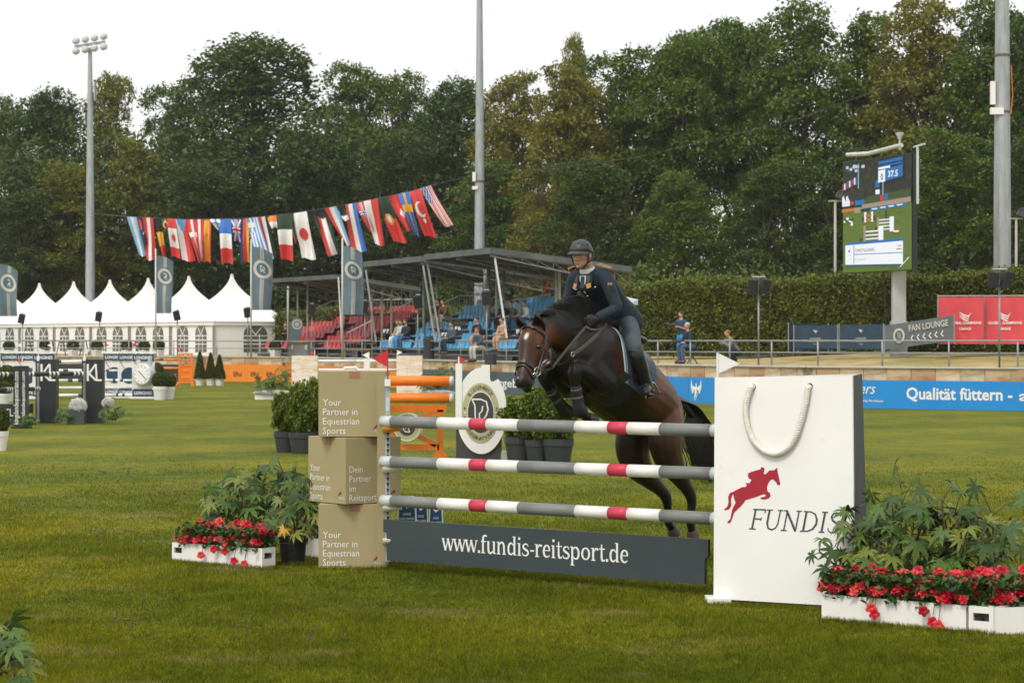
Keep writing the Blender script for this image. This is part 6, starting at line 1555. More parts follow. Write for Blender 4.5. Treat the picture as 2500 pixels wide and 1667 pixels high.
# ---- giant shopping bag wing
BAGW = mat('bag_white', (.75, .745, .715), .4, .03, 2, dirt=(.56, .55, .50), dscale=4.5, dlo=.60, dhi=.85)
BAGD = mat('bag_slate', (.038, .043, .053), .5, .08, 3)
fl, fr_, tl, tr_ = P(1742, 1461, 18.56), P(2086, 1481, 17.98), P(1745, 921, 18.78), P(2081, 917, 18.30)
bl2, br2, tl2, tr2 = P(1768, 1448, 19.15), P(2122, 1470, 18.55), P(1762, 922, 19.0), P(2106, 919, 18.50)
_n = (fr_ - fl).cross(tl - fl); _k = Vector(((2081 - 1250) / F, 1, -(917 - 833.5) / F)); tr_ = Vector((0, 0, CH)) + _k * ((fl - Vector((0, 0, CH))).dot(_n) / _k.dot(_n)); tr2 = tr_ + Vector((.115, .28, .01))
T = Thing('shopping_bag_wing', 'giant white shopping bag with rope handle and red horse mark', 'jump wing', (fl + fr_) / 2)
th = (fr_ - fl).cross(tl - fl).normalized() * .02
if th.y < 0: th = -th
m = MB(); m.poly([fl, fr_, tr_, tl], th); fp = T.part('front_panel', m, BAGW)
m = MB(); m.poly([fr_ + th * 1.05 + Vector((.001, 0, 0)), br2, tr2, tr_ + th * 1.05 + Vector((.001, 0, 0))], Vector((-.015, .002, 0))); T.part('side_gusset', m, BAGD)
m = MB(); m.poly([bl2 + Vector((.02, 0, 0)), br2 + Vector((-.03, .02, 0)), tr2 + Vector((-.03, .02, 0)), tl2 + Vector((.02, 0, 0))], Vector((0, .02, 0))); T.part('back_panel', m, BAGW)
m = MB(); m.poly([fl + th * 1.05 + Vector((.002, 0, 0)), bl2 + Vector((.03, -.004, 0)), tl2 + Vector((.03, -.004, 0)), tl + th * 1.05 + Vector((.002, 0, 0))], Vector((.015, 0, 0))); T.part('side_gusset', m, BAGD)
g = G(1756, 1473); m = MB(); m.box(g + Vector((0, .12, .02)), (.18, .3, .04)); T.part('foot', m, WHITE)
BX = (fr_ - fl).normalized(); BY = ((tl - fl) - BX * (tl - fl).dot(BX)).normalized(); BN = BX.cross(BY)
def onbag(px, py):
    k = Vector(((px - 1250) / F, 1, -(py - 833.5) / F)); t = (fl - Vector((0, 0, CH))).dot(BN) / k.dot(BN); return Vector((0, 0, CH)) + k * t
m = MB(); m.poly([onbag(1700 + x * .4336, 880 + y * .4336) + BN * .003 for x, y in LOGO]); T.part('horse_mark', m, LOGOR, parent=fp)
# FUNDIS in light italic serif strokes
GU = {'F': (.66, [([(.12, 0), (.12, 1)], .07), ([(.0, .98), (.62, .98)], .05), ([(.12, .52), (.48, .52)], .045), ([(-.02, .02), (.30, .02)], .04), ([(.60, .99), (.60, .82)], .04), ([(.47, .60), (.47, .44)], .03)]),
 'U': (.86, [([(.14, 1), (.14, .32), (.24, .08), (.42, .02), (.58, .10), (.66, .32), (.66, 1)], [.075, .075, .07, .06, .05, .05, .05]), ([(.0, .98), (.30, .98)], .04), ([(.54, .98), (.80, .98)], .04)]),
 'N': (.92, [([(.14, 0), (.14, 1)], .05), ([(.10, 1), (.70, 0)], .085), ([(.70, 0), (.70, 1)], .05), ([(.0, .02), (.28, .02)], .04), ([(.57, .98), (.84, .98)], .04), ([(-.02, .98), (.14, .98)], .04)]),
 'D': (.86, [([(.14, 0), (.14, 1)], .075), ([(.0, .98), (.36, .97), (.58, .86), (.70, .60), (.70, .38), (.58, .14), (.36, .03), (.0, .02)], [.04, .045, .06, .075, .075, .06, .045, .04])]),
 'I': (.40, [([(.16, 0), (.16, 1)], .075), ([(.02, .98), (.30, .98)], .04), ([(.02, .02), (.30, .02)], .04)]),
 'S': (.62, [([(.50, .80), (.46, .93), (.32, .99), (.16, .92), (.10, .76), (.18, .60), (.34, .50), (.48, .36), (.48, .16), (.34, .02), (.18, .02), (.06, .10), (.03, .24)], [.03, .045, .05, .06, .07, .075, .08, .075, .065, .05, .045, .04, .03])])}
O0 = onbag(1830, 1291); h_ = (onbag(1838, 1242) - O0).length; W6 = (onbag(2050, 1301) - O0).length; tot = sum(GU[c][0] for c in 'FUNDIS'); xs = W6 / tot; x = 0; ct = 0
X6 = (onbag(2050, 1301) - O0).normalized(); Y6 = BN.cross(X6); slant = .17
m = MB()
for c in 'FUNDIS':
    adv, st_ = GU[c]
    for pth, wd in st_:
        ct += 1; pp = [((x + q[0]) * xs / h_ * 1.0 + slant * q[1] * .9, q[1]) for q in pth]
        m.ribbon(pp, [q * 1.35 for q in wd] if hasattr(wd, '__len__') else wd * 1.35, O0, X6, Y6, h_, .003 + .0003 * (ct % 7))
    x += adv
T.part('lettering', m, mat('slate_lettering', (.035, .055, .075), .5, 0), parent=fp)
# rope handle, twisted
ROPE = mat('white_rope', (.74, .71, .63), .7, .1, 25, bump=.3, bscale=90)
ctl = [(1838, 945), (1830, 965), (1824, 1000), (1829, 1040), (1843, 1075), (1868, 1100), (1895, 1108), (1922, 1098), (1945, 1068), (1960, 1025), (1970, 985), (1975, 955), (1977, 945)]
path = []
for k in range(len(ctl) - 1):
    p0, p1, p2, p3 = ctl[max(k - 1, 0)], ctl[k], ctl[k + 1], ctl[min(k + 2, len(ctl) - 1)]
    for j in range(9):
        u = j / 9; cr = lambda i: .5 * (2 * p1[i] + (p2[i] - p0[i]) * u + (2 * p0[i] - 5 * p1[i] + 4 * p2[i] - p3[i]) * u * u + (3 * p1[i] - p0[i] - 3 * p2[i] + p3[i]) * u ** 3)
        path.append(onbag(cr(0), cr(1)) + BN * .03)
path.append(onbag(1977, 945) + BN * .03)
ends = [path[0] - BN * .035, path[-1] - BN * .035]; path = [ends[0]] + path + [ends[1]]
m = MB()
for st3 in range(3):
    q = []; L_ = 0
    for i, p in enumerate(path):
        if i: L_ += (p - path[i - 1]).length
        t = (path[min(i + 1, len(path) - 1)] - path[max(i - 1, 0)]).normalized(); n1 = t.cross(BN).normalized(); n2 = t.cross(n1); a_ = L_ * 110 + st3 * 2.094
        q.append(p + (n1 * math.cos(a_) + n2 * math.sin(a_)) * .0105)
    # resample finely so that the strands wind
    fine = []
    for i in range(len(path) - 1):
        for j in range(4):
            u = j / 4; p = path[i].lerp(path[i + 1], u); fine.append(p)
    fine.append(path[-1]); q = []; L_ = 0
    for i, p in enumerate(fine):
        if i: L_ += (p - fine[i - 1]).length
        t = (fine[min(i + 1, len(fine) - 1)] - fine[max(i - 1, 0)]).normalized(); n1 = t.cross(BN).normalized(); n2 = t.cross(n1); a_ = L_ * 105 + st3 * 2.094
        q.append(p + (n1 * math.cos(a_) + n2 * math.sin(a_)) * .0125)
    m.sweep(q, .0115, BN, 7)
T.part('rope_handle', m, ROPE, smooth=True)
for e in ((1838, 945), (1977, 943)):
    q = onbag(*e); m = MB(); disc(m, q + BN * .002, BX, BY, 0, .026, .0, n=16); T.part('eyelet', m, DKLET, parent=fp)
q = tl + Vector((.03, .1, 0)); m = MB(); m.cyl(q, q + Vector((0, 0, .19)), .009, 8); T.part('flag_staff', m, WPLAIN)
q = q + Vector((0, 0, .19)); m = MB(); m.poly([q, q + Vector((0, 0, -.165)), q + Vector((.175, .01, -.085))], (0, .004, 0)); T.part('flag', m, WPLAIN)

# ---- blue fillers behind the plank
FILB = mat('filler_blue', (.008, .075, .165), .45, .06, 3)
for k, (px0, px1, yt, lab) in enumerate(((968, 1018, 1212, 'blue and white filler panel behind the plank, left of three'), (1008, 1046, 1216, 'blue and white filler panel behind the plank, middle of three'), (1046, 1082, 1219, 'blue and white filler panel behind the plank, right of three'))):
    g0 = G((px0 + px1) / 2, 1372 - 2 * k); d = g0.y + .08 * k; W = (px1 - px0) * d / F; Hh = CH - (yt - 833.5) * d / F
    T = Thing('jump_filler', lab, 'jump filler', g0, 'blue fillers behind the plank')
    pr = lambda f, z: g0 + Vector((W / 2 * f * (1.15 - .3 * z / Hh), .02 + .05 * z, z))
    m = MB(); m.poly([pr(-1, 0), pr(1, 0), pr(1, Hh - .02), pr(.8, Hh), pr(-.8, Hh), pr(-1, Hh - .02)], (0, .05, 0)); T.part('frame', m, WPLAIN)
    m = MB(); m.poly([pr(-.84, .02) + Vector((0, -.004, 0)), pr(.84, .02) + Vector((0, -.004, 0)), pr(.84, Hh - .05) + Vector((0, -.004, 0)), pr(-.84, Hh - .05) + Vector((0, -.004, 0))], (0, .003, 0)); T.part('panel', m, FILB)
    for s, z, wd, hh in (('LONGINES', Hh - .17, .55, .022), ('GLOBAL CHAMPIONS', Hh - .21, 1.0, .02), ('TOUR', Hh - .25, .3, .018)):
        m = MB(); m.text(s, pr(0, z) + Vector((0, -.008, 0)), (1, 0, 0), (0, .05, 1), width=W * .72 * wd, height=hh, align='C', bold=.01, ex=.001); T.part('lettering', m, LETW)
    m = MB(); O = pr(0, Hh - .10) + Vector((0, -.008, 0)); m.ribbon([(-.5, .4), (0, .0), (.5, .3)], [.1, .5, .1], O, (1, 0, 0), (0, .05, 1), .05, .001); T.part('emblem', m, LETW)
# ================================================================== horse and rider
HO = Vector((.671, 20.85)); HU = Vector((-.61, -.79)).normalized(); HL = Vector((-HU.y, HU.x))
LAT = Vector((HL.x, HL.y, 0)); FWD = Vector((HU.x, HU.y, 0))
def W(a, l, z): return Vector((HO.x + HU.x * a + HL.x * l, HO.y + HU.y * a + HL.y * l, z))
def HB(px, py, l=0.0):
    """photograph pixel on the plane l metres to the horse's left of its middle"""
    k = (px - 1250) / F; a = (k * (HO.y + l * HL.y) - HO.x - l * HL.x) / (HU.x - k * HU.y); Y = HO.y + a * HU.y + l * HL.y
    return W(a, l, CH - (py - 833.5) * Y / F)
def spline(pts, n=6):
    """Catmull-Rom through tuples of any length"""
    out = []
    for k in range(len(pts) - 1):
        p0, p1, p2, p3 = pts[max(k - 1, 0)], pts[k], pts[k + 1], pts[min(k + 2, len(pts) - 1)]
        for j in range(n):
            u = j / n; out.append(tuple(.5 * (2 * p1[i] + (p2[i] - p0[i]) * u + (2 * p0[i] - 5 * p1[i] + 4 * p2[i] - p3[i]) * u * u + (3 * p1[i] - p0[i] - 3 * p2[i] + p3[i]) * u ** 3) for i in range(len(p1))))
    out.append(tuple(pts[-1])); return out
def wl_(v): d_ = Vector((v.x - HO.x, v.y - HO.y)); return (d_.dot(HU), d_.dot(HL), v.z)
def limb(m, pts, n=16, sub=5, lat=LAT):
    """pts: (a, l, z, r_other, r_lateral)"""
    q = spline(pts, sub); m.sweep([W(*p[:3]) for p in q], [(max(.004, p[3]), max(.004, p[4])) for p in q], lat, n)
# ---- body
e1 = (math.cos(R(27)), math.sin(R(27))); wx, wz = -.23, 2.14
def bd(x, y, rv, rl): return (wx + x * e1[0] - y * e1[1], 0.0, wz + x * e1[1] + y * e1[0], rv, rl)
hb = MB()
limb(hb, [bd(.50, -.47, .06, .07), bd(.44, -.46, .17, .16), bd(.30, -.42, .28, .225), bd(.10, -.36, .345, .265), bd(-.15, -.36, .35, .29), bd(-.45, -.36, .35, .315), bd(-.72, -.345, .325, .305), bd(-.92, -.33, .29, .28), bd(-1.08, -.35, .25, .245), bd(-1.22, -.41, .19, .195), bd(-1.32, -.47, .10, .11)], 22)
limb(hb, [bd(.22, -.03, .10, .05), bd(.0, -.045, .10, .075), bd(-.2, -.06, .11, .10)], 12)          # withers
# neck and head
NECK = [(-.04, 0, 1.92, .34, .17), (.18, 0, 2.03, .265, .135), (.40, 0, 2.10, .205, .115), (.60, 0, 2.115, .165, .10), (.74, .01, 2.08, .125, .092)]
limb(hb, NECK, 18)
HEAD = [(.735, .005, 2.135, .055, .055), (.77, .01, 2.10, .10, .085), (.825, .025, 2.02, .143, .112), (.868, .04, 1.94, .155, .108), (.925, .055, 1.86, .126, .088), (.982, .07, 1.785, .096, .073), (1.028, .082, 1.72, .082, .068), (1.058, .092, 1.67, .080, .072), (1.073, .097, 1.637, .072, .066), (1.078, .10, 1.612, .045, .042)]
limb(hb, HEAD, 18)
limb(hb, [(.72, .052, 2.03, .07, .035), (.765, .068, 1.97, .085, .04), (.80, .075, 1.91, .06, .03)], 10); limb(hb, [(.74, -.03, 2.03, .07, .035), (.785, -.02, 1.97, .085, .04), (.82, -.01, 1.91, .06, .03)], 10)   # cheeks
limb(hb, [(1.005, .09, 1.635, .035, .038), (1.02, .095, 1.608, .038, .046), (1.04, .1, 1.60, .024, .03)], 8)      # lower lip
for s, l0 in ((1, .118), (-1, -.068)): hb.ball(W(.87, l0 - (.02 if l0 > 0 else -.02), 2.0), (.04, .04, .03), 10, 6)     # brow over the eyes
# forelegs, folded
limb(hb, [(.20, .15, 1.80, .16, .10), (.10, .19, 1.70, .15, .11), (.02, .205, 1.645, .125, .10), (.14, .19, 1.685, .105, .085), (.28, .17, 1.735, .078, .066), (.385, .155, 1.765, .066, .060), (.43, .15, 1.735, .066, .060), (.425, .15, 1.675, .052, .048), (.40, .15, 1.59, .041, .037), (.375, .15, 1.49, .042, .036), (.345, .15, 1.42, .052, .044), (.29, .15, 1.375, .042, .038), (.235, .15, 1.352, .046, .046)], 14)
limb(hb, [(.20, -.15, 1.80, .16, .10), (.12, -.19, 1.70, .15, .11), (.06, -.20, 1.64, .12, .10), (.18, -.18, 1.68, .10, .085), (.31, -.16, 1.725, .078, .066), (.41, -.15, 1.75, .066, .060), (.46, -.15, 1.715, .064, .058), (.43, -.15, 1.65, .052, .048), (.335, -.15, 1.56, .042, .038), (.225, -.15, 1.455, .043, .037), (.135, -.15, 1.395, .052, .045), (.055, -.15, 1.385, .041, .038), (-.01, -.15, 1.385, .044, .044)], 14)
# hind legs, pushing off
limb(hb, [(-.95, .12, 1.42, .20, .14), (-.93, .16, 1.27, .22, .14), (-.90, .18, 1.11, .205, .13), (-.955, .18, .97, .165, .11), (-1.09, .176, .83, .108, .078), (-1.235, .172, .70, .070, .052), (-1.31, .17, .625, .066, .047), (-1.335, .17, .55, .052, .041), (-1.325, .17, .45, .040, .035), (-1.315, .17, .365, .044, .039), (-1.325, .17, .325, .037, .035), (-1.335, .17, .295, .044, .042)], 14)
limb(hb, [(-.95, -.12, 1.40, .20, .14), (-.93, -.16, 1.22, .22, .14), (-.91, -.18, 1.05, .21, .13), (-.975, -.18, .91, .165, .11), (-1.13, -.176, .785, .108, .078), (-1.32, -.172, .665, .069, .052), (-1.41, -.17, .60, .066, .047), (-1.445, -.17, .525, .051, .041), (-1.455, -.17, .43, .040, .035), (-1.46, -.17, .355, .044, .039), (-1.49, -.17, .315, .037, .035), (-1.515, -.17, .290, .044, .042)], 14)
# muscles
limb(hb, [(-.76, .20, 1.42, .05, .03), (-.88, .225, 1.34, .13, .06), (-.95, .225, 1.22, .13, .06), (-.95, .21, 1.10, .08, .05)], 10); limb(hb, [(-.76, -.20, 1.40, .05, .03), (-.88, -.225, 1.30, .13, .06), (-.94, -.225, 1.16, .12, .06)], 10)
limb(hb, [(.02, .16, 2.02, .06, .03), (.10, .205, 1.90, .12, .045), (.20, .20, 1.78, .11, .05), (.25, .16, 1.70, .08, .05)], 10); limb(hb, [(.02, -.16, 2.02, .06, .03), (.12, -.2, 1.90, .12, .045), (.22, -.2, 1.76, .11, .05)], 10)
horse_me = remesh(hb, .0105, 7, .5)
def horse_material():
    m = bpy.data.materials.new('bay_coat'); m.use_nodes = True; n = m.node_tree; b = n.nodes['Principled BSDF']
    b.inputs['Roughness'].default_value = .43; b.inputs['Specular IOR Level'].default_value = .30
    at = n.nodes.new('ShaderNodeAttribute'); at.attribute_name = 'coat'; tc = n.nodes.new('ShaderNodeTexCoord')
    nz = n.nodes.new('ShaderNodeTexNoise'); nz.inputs['Scale'].default_value = 7; nz.inputs['Detail'].default_value = 6; n.links.new(tc.outputs['Object'], nz.inputs[0])
    sb = n.nodes.new('ShaderNodeMath'); sb.operation = 'MULTIPLY_ADD'; sb.inputs[1].default_value = .35; sb.inputs[2].default_value = -.17; n.links.new(nz.outputs['Fac'], sb.inputs[0])
    ad = n.nodes.new('ShaderNodeMath'); n.links.new(at.outputs['Fac'], ad.inputs[0]); n.links.new(sb.outputs[0], ad.inputs[1])
    cr = n.nodes.new('ShaderNodeValToRGB'); e = cr.color_ramp.elements
    e[0].position = 0; e[0].color = (.0065, .0060, .0060, 1); e[1].position = 1; e[1].color = (.165, .050, .016, 1)
    for p, c in ((.35, (.013, .009, .007, 1)), (.62, (.055, .019, .008, 1))): q = e.new(p); q.color = c
    n.links.new(ad.outputs[0], cr.inputs[0])
    w2 = n.nodes.new('ShaderNodeAttribute'); w2.attribute_name = 'star'
    mx = n.nodes.new('ShaderNodeMix'); mx.data_type = 'RGBA'; n.links.new(w2.outputs['Fac'], mx.inputs['Factor']); n.links.new(cr.outputs[0], mx.inputs['A']); mx.inputs['B'].default_value = (.62, .58, .54, 1)
    n.links.new(mx.outputs['Result'], b.inputs['Base Color'])
    n3 = n.nodes.new('ShaderNodeTexNoise'); n3.inputs['Scale'].default_value = 120; n.links.new(tc.outputs['Object'], n3.inputs[0])
    n4 = n.nodes.new('ShaderNodeTexNoise'); n4.inputs['Scale'].default_value = 9; n4.inputs['Detail'].default_value = 4; n.links.new(tc.outputs['Object'], n4.inputs[0])
    bp = n.nodes.new('ShaderNodeBump'); bp.inputs['Strength'].default_value = .12; bp.inputs['Distance'].default_value = .006; n.links.new(n3.outputs['Fac'], bp.inputs['Height'])
    b2 = n.nodes.new('ShaderNodeBump'); b2.inputs['Strength'].default_value = .35; b2.inputs['Distance'].default_value = .02; n.links.new(n4.outputs['Fac'], b2.inputs['Height']); n.links.new(bp.outputs[0], b2.inputs['Normal'])
    n.links.new(b2.outputs[0], b.inputs['Normal'])
    return m
# coat: black points, dark top and chest, reddish flank, buttock, cheek and throat
nvt = len(horse_me.vertices); co = np.empty(nvt * 3); horse_me.vertices.foreach_get('co', co); co = co.reshape(-1, 3)
pa = (co[:, 0] - HO.x) * HU.x + (co[:, 1] - HO.y) * HU.y; pl = (co[:, 0] - HO.x) * HL.x + (co[:, 1] - HO.y) * HL.y; pz = co[:, 2]
coat = np.full(nvt, .31)
def blob(a, l, z, ra, rl, rz, v):
    g = np.exp(-(((pa - a) / ra) ** 2 + ((pl - l) / rl) ** 2 + ((pz - z) / rz) ** 2)); coat[:] += g * v
blob(-.55, .3, 1.62, .38, .25, .30, .55); blob(-1.1, .25, 1.25, .30, .2, .35, .62); blob(-1.05, -.2, 1.1, .3, .2, .4, .45); blob(-.1, .25, 1.80, .14, .2, .30, .28)
blob(.80, .09, 1.95, .14, .13, .18, .68); blob(.99, .08, 1.74, .10, .14, .12, .55); blob(.64, .12, 1.98, .16, .10, .15, .62); blob(.90, .0, 2.0, .12, .12, .12, .48)
blob(.84, .13, 1.99, .035, .05, .022, -.6); blob(.30, 0, 2.25, .4, .2, .16, -.30); blob(.2, .1, 1.75, .25, .25, .22, -.18); blob(1.05, .1, 1.60, .06, .1, .06, -.35); blob(-.2, 0, 1.45, .4, .4, .16, -.35); blob(.42, 0, 1.72, .18, .3, .12, -.35)
leg = np.clip((.80 - pz) / .18, 0, 1); coat = coat * (1 - leg) + .12 * leg
fore = ((pz < 1.60) & (pa > .0)).astype(float); coat = coat * (1 - fore) + .08 * fore
star = np.exp(-(((pl - .052 - (pa - .93) * .1) / .018) ** 2 + ((pz - 2.045) / .030) ** 2)) * (pa > .88) * 1.05 + np.exp(-(((pl - .085) / .008) ** 2 + ((pz - 1.70) / .012) ** 2)) * (pa > 1.04) * .8
for nm, arr in (('coat', np.clip(coat, 0, 1)), ('star', np.clip(star * 1.6 - .35, 0, .9))):
    at = horse_me.attributes.new(nm, 'FLOAT', 'POINT'); at.data.foreach_set('value', arr.astype(np.float32))
T = Thing('horse', 'dark bay horse with white star jumping over the striped poles', 'horse', W(-.3, 0, .26))
body = T.mpart('body', horse_me, horse_material())
HOOF = mat('hoof', (.085, .058, .05), .6, .25, 12); HAIR = mat('horse_hair', (.011, .011, .0125), .42, .3, 30, spec=.5); EYE = mat('horse_eye', (.008, .005, .004), .06, 0, spec=.8); NOST = mat('nostril', (.012, .008, .008), .6, 0)
for pts in ([(.24, .15, 1.353, .045, .047), (.195, .15, 1.337, .054, .055), (.15, .15, 1.322, .060, .060)], [(-.005, -.15, 1.385, .043, .045), (-.05, -.15, 1.393, .052, .055), (-.095, -.15, 1.407, .058, .060)]):
    m = MB(); limb(m, pts, 14, 3); T.part('hoof', m, mat('fore_hoof', (.045, .038, .034), .5, .25, 12), smooth=True)
for pts in ([(-1.334, .17, .298, .045, .044), (-1.35, .17, .265, .055, .052), (-1.362, .17, .225, .062, .057)], [(-1.512, -.17, .293, .045, .044), (-1.54, -.17, .262, .055, .052), (-1.566, -.17, .226, .062, .057)]):
    m = MB(); limb(m, pts, 14, 3); T.part('hoof', m, HOOF, smooth=True)
for l0 in (.127, -.077): m = MB(); m.ball(HB(1315, 846, .136) if l0 > 0 else W(.90, -.066, 1.985), (.030, .030, .021), 12, 8); T.part('eye', m, EYE, smooth=True)
for l0, pp_ in ((.145, HB(1280, 927, .158)), (.052, HB(1262, 930, .080))): m = MB(); m.ball(pp_, (.022 if l0 > .1 else .012, .008, .027), 10, 6, M=Matrix.Rotation(R(10 if l0 > .1 else -50), 4, 'Z')); T.part('nostril', m, NOST, smooth=True)
def ear(tip, base, flare):
    m = MB(); b0 = Vector(base); t = Vector(tip) - b0; L = t.length; t.normalize(); s = flare
    rs = []
    for k in range(8):
        u = k / 7; wdt = .043 * (1 - u ** 2.2) * (0.62 + .9 * math.sin(math.pi * min(1, u * .9 + .12))) + .002; c = b0 + t * L * u
        n1 = (FWD * .75 + LAT * s * .66); n1 = (n1 - t * n1.dot(t)).normalized(); n2 = t.cross(n1)
        rs.append([c + n2 * wdt * math.cos(a) - n1 * wdt * .75 * math.sin(a) for a in (0, .5, 1.05, 1.57, 2.1, 2.64, 3.1416)] + [c + n2 * (wdt - .006) * math.cos(a) - n1 * (wdt * .75 - .006) * math.sin(a) for a in (3.1416, 2.64, 2.1, 1.57, 1.05, .5, 0)])
    m.rings(rs); T.part('ear', m, mat('ear_coat', (.018, .012, .009), .6, .3, 12), smooth=True)
ear(HB(1306, 767, .10), HB(1319, 812, .09), .9); ear(HB(1261, 773, -.04), HB(1279, 807, -.05), -.2)
# mane, forelock and tail: many tapering locks in one body of hair
def locks(name, roots, n, seed, rad=.006):
    rg = random.Random(seed); m = MB()
    for i in range(n):
        path = roots(rg, i / n); q = spline([tuple(p) for p in path], 4); k = len(q); r0 = rad * rg.uniform(.6, 1.4)
        m.sweep([Vector(p) for p in q], [r0 * (1 - .85 * (j / (k - 1)) ** 2) * min(1, .4 + j) for j in range(k)], LAT, 4)
    return T.part(name, m, HAIR, smooth=True, kind='stuff')
def mane(rg, f):
    u = rg.random() ** .9; a = .76 - .80 * u
    zc = float(np.interp(a, [-.04, .18, .40, .60, .74], [2.17, 2.27, 2.29, 2.265, 2.18])); hump = math.exp(-((a - .28) / .20) ** 2)
    up_ = rg.random() ** 1.5 * (.03 + .075 * hump); back = rg.uniform(.14, .30); side = rg.gauss(.0, .030)
    p0 = W(a, rg.uniform(-.035, .03), zc - .025); dn = rg.random() ** 2 * .07
    return [p0, W(a - back * .25, side * .5, zc + .02 + up_ * .8), W(a - back * .65, side, zc + .015 + up_ - dn * .2 - back * .05), W(a - back, side * 1.6, zc - .02 + up_ * .7 - dn * .6 - back * .12), W(a - back * 1.3, side * 2.2, zc - .05 + up_ * .5 - dn - back * .22)]
locks('mane', mane, 2400, 4, .0030)
def fore(rg, f):
    p0 = W(.78 + rg.uniform(-.03, .03), rg.uniform(-.045, .06), 2.185); s = rg.uniform(-.06, .06)
    return [p0, W(.77, s * .5 + .01, 2.225), W(.70, s + .02, 2.245 + rg.uniform(-.02, .02)), W(.60, s * 1.4 + .02, 2.25 + rg.uniform(-.03, .02))]
locks('forelock', fore, 160, 5, .004)
def tail(rg, f):
    s = rg.gauss(0, 1); e = rg.random()
    p = [HB(1646, 976), HB(1676 + 5 * s, 978 + 5 * s), HB(1702 + 7 * s, 1012 + 8 * s), HB(1704 + 12 * s, 1068), HB(1724 + 13 * s, 1118 + 12 * e), HB(1730 + 16 * s + 10 * e, 1138 + 45 * e)]
    return [q + LAT * s * .02 + FWD * rg.uniform(-.02, .02) for q in p]
locks('tail', tail, 1000, 6, .0042)
m = MB(); limb(m, [wl_(HB(1630, 972)) + (.045, .04), wl_(HB(1650, 978)) + (.045, .04), wl_(HB(1672, 990)) + (.035, .032), wl_(HB(1692, 1015)) + (.02, .02)], 10, 4); T.part('dock', m, HAIR, smooth=True)

# ---- protective boots on the forelegs
BOOT = mat('leg_boot', (.014, .015, .017), .5, .2, 12, spec=.4); STRAP = mat('boot_strap', (.10, .10, .10), .6, .3, 40)
for l0, pts, cat_ in ((.15, [(.413, 1.625), (.395, 1.56), (.378, 1.49), (.352, 1.42), (.31, 1.395)], 'left'), (-.15, [(.385, 1.60), (.315, 1.54), (.24, 1.47), (.15, 1.40), (.09, 1.387)], 'right')):
    Tb = Thing('leg_boot', 'black tendon boot on the horse\'s %s foreleg' % cat_, 'horse boot', W(pts[-1][0], l0, pts[-1][1]), 'tendon boots')
    m = MB(); limb(m, [(a_, l0, z_, r1, r2) for (a_, z_), (r1, r2) in zip(pts, ((.050, .046), (.051, .047), (.055, .049), (.066, .058), (.055, .052)))], 16, 4); Tb.part('shell', m, BOOT, smooth=True)
    for k in (0, 1):
        f0 = .42 + .95 * k; (a0, z0), (a1, z1) = pts[k], pts[k + 1]; p = .45; a_, z_ = a0 + (a1 - a0) * p, z0 + (z1 - z0) * p; da, dz = (a1 - a0) * .13, (z1 - z0) * .13
        m = MB(); limb(m, [(a_ - da, l0, z_ - dz, .0525, .0485), (a_ + da, l0, z_ + dz, .053, .049)], 16, 2); Tb.part('strap', m, STRAP, smooth=True)

# ---- bridle and reins
LEA = mat('black_leather', (.017, .014, .012), .38, .25, 20, spec=.5); REIN = mat('rein_leather', (.10, .085, .065), .6, .2, 20); BIT = mat('bit_steel', (.55, .55, .54), .22, .05, 5, metal=1.0)
def band(T, name, pts, wd, th, mt, nrmc=None, closed=False):
    """flat strap through points; nrmc = point it wraps round"""
    q = [Vector(p) for p in spline([tuple(p) for p in pts], 5)]; m = MB(); rs = []
    for i, p in enumerate(q):
        t = (q[min(i + 1, len(q) - 1)] - q[max(i - 1, 0)]).normalized(); o = (p - nrmc(p)) if nrmc else LAT
        o = (o - t * o.dot(t)).normalized(); s = t.cross(o)
        rs.append([p + s * wd / 2 + o * th, p - s * wd / 2 + o * th, p - s * wd / 2 - o * th, p + s * wd / 2 - o * th])
    m.rings(rs); return T.part(name, m, mt)
hc = [Vector(W(*h[:3])) for h in HEAD]
def headaxis(p): return min((hc[i].lerp(hc[i + 1], u) for i in range(len(hc) - 1) for u in (0, .25, .5, .75)), key=lambda c: (c - p).length)
hq = spline(HEAD, 8)
def headring(f, tilt=0.0, grow=.007, a0=0, a1=360, n=14):
    """points round the head at fraction f of its length"""
    out = []
    for k in range(n + 1):
        an = R(a0 + (a1 - a0) * k / n); ff = f + tilt * math.cos(an); i = max(0, min(len(hq) - 2, int(ff * (len(hq) - 1)))); h = hq[i]; h2 = hq[i + 1]; h0 = hq[max(0, i - 1)]
        c = W(*h[:3]); t = (W(*h2[:3]) - W(*h0[:3])).normalized(); l = (LAT - t * LAT.dot(t)).normalized(); b_ = t.cross(l)
        if b_.dot(FWD) < 0: b_ = -b_
        out.append(c + b_ * (h[3] + grow) * math.cos(an) + l * (h[4] + grow) * math.sin(an))
    return out
Tb = Thing('bridle', 'black leather bridle with ring bit on the horse\'s head', 'bridle', W(1.0, .08, 1.7))
band(Tb, 'noseband', headring(.60, -.02, .010), .028, .005, LEA, headaxis); band(Tb, 'flash_strap', headring(.70, -.085, .009), .016, .004, LEA, headaxis)
band(Tb, 'browband', headring(.235, -.045, .011, -95, 95), .022, .005, LEA, headaxis)
band(Tb, 'crownpiece', [HB(1333, 822, .115), HB(1331, 800, .10), W(.745, .05, 2.20), W(.745, -.05, 2.20), W(.78, -.10, 2.10)], .024, .005, LEA, headaxis)
band(Tb, 'cheekpiece', [HB(1333, 818, .150), HB(1331, 850, .175), HB(1322, 880, .165), HB(1313, 905, .165)], .022, .005, LEA, headaxis)
band(Tb, 'throatlash', [HB(1335, 820, .14), HB(1347, 850, .14), HB(1346, 872, .11), HB(1325, 890, .03)], .015, .004, LEA, headaxis)
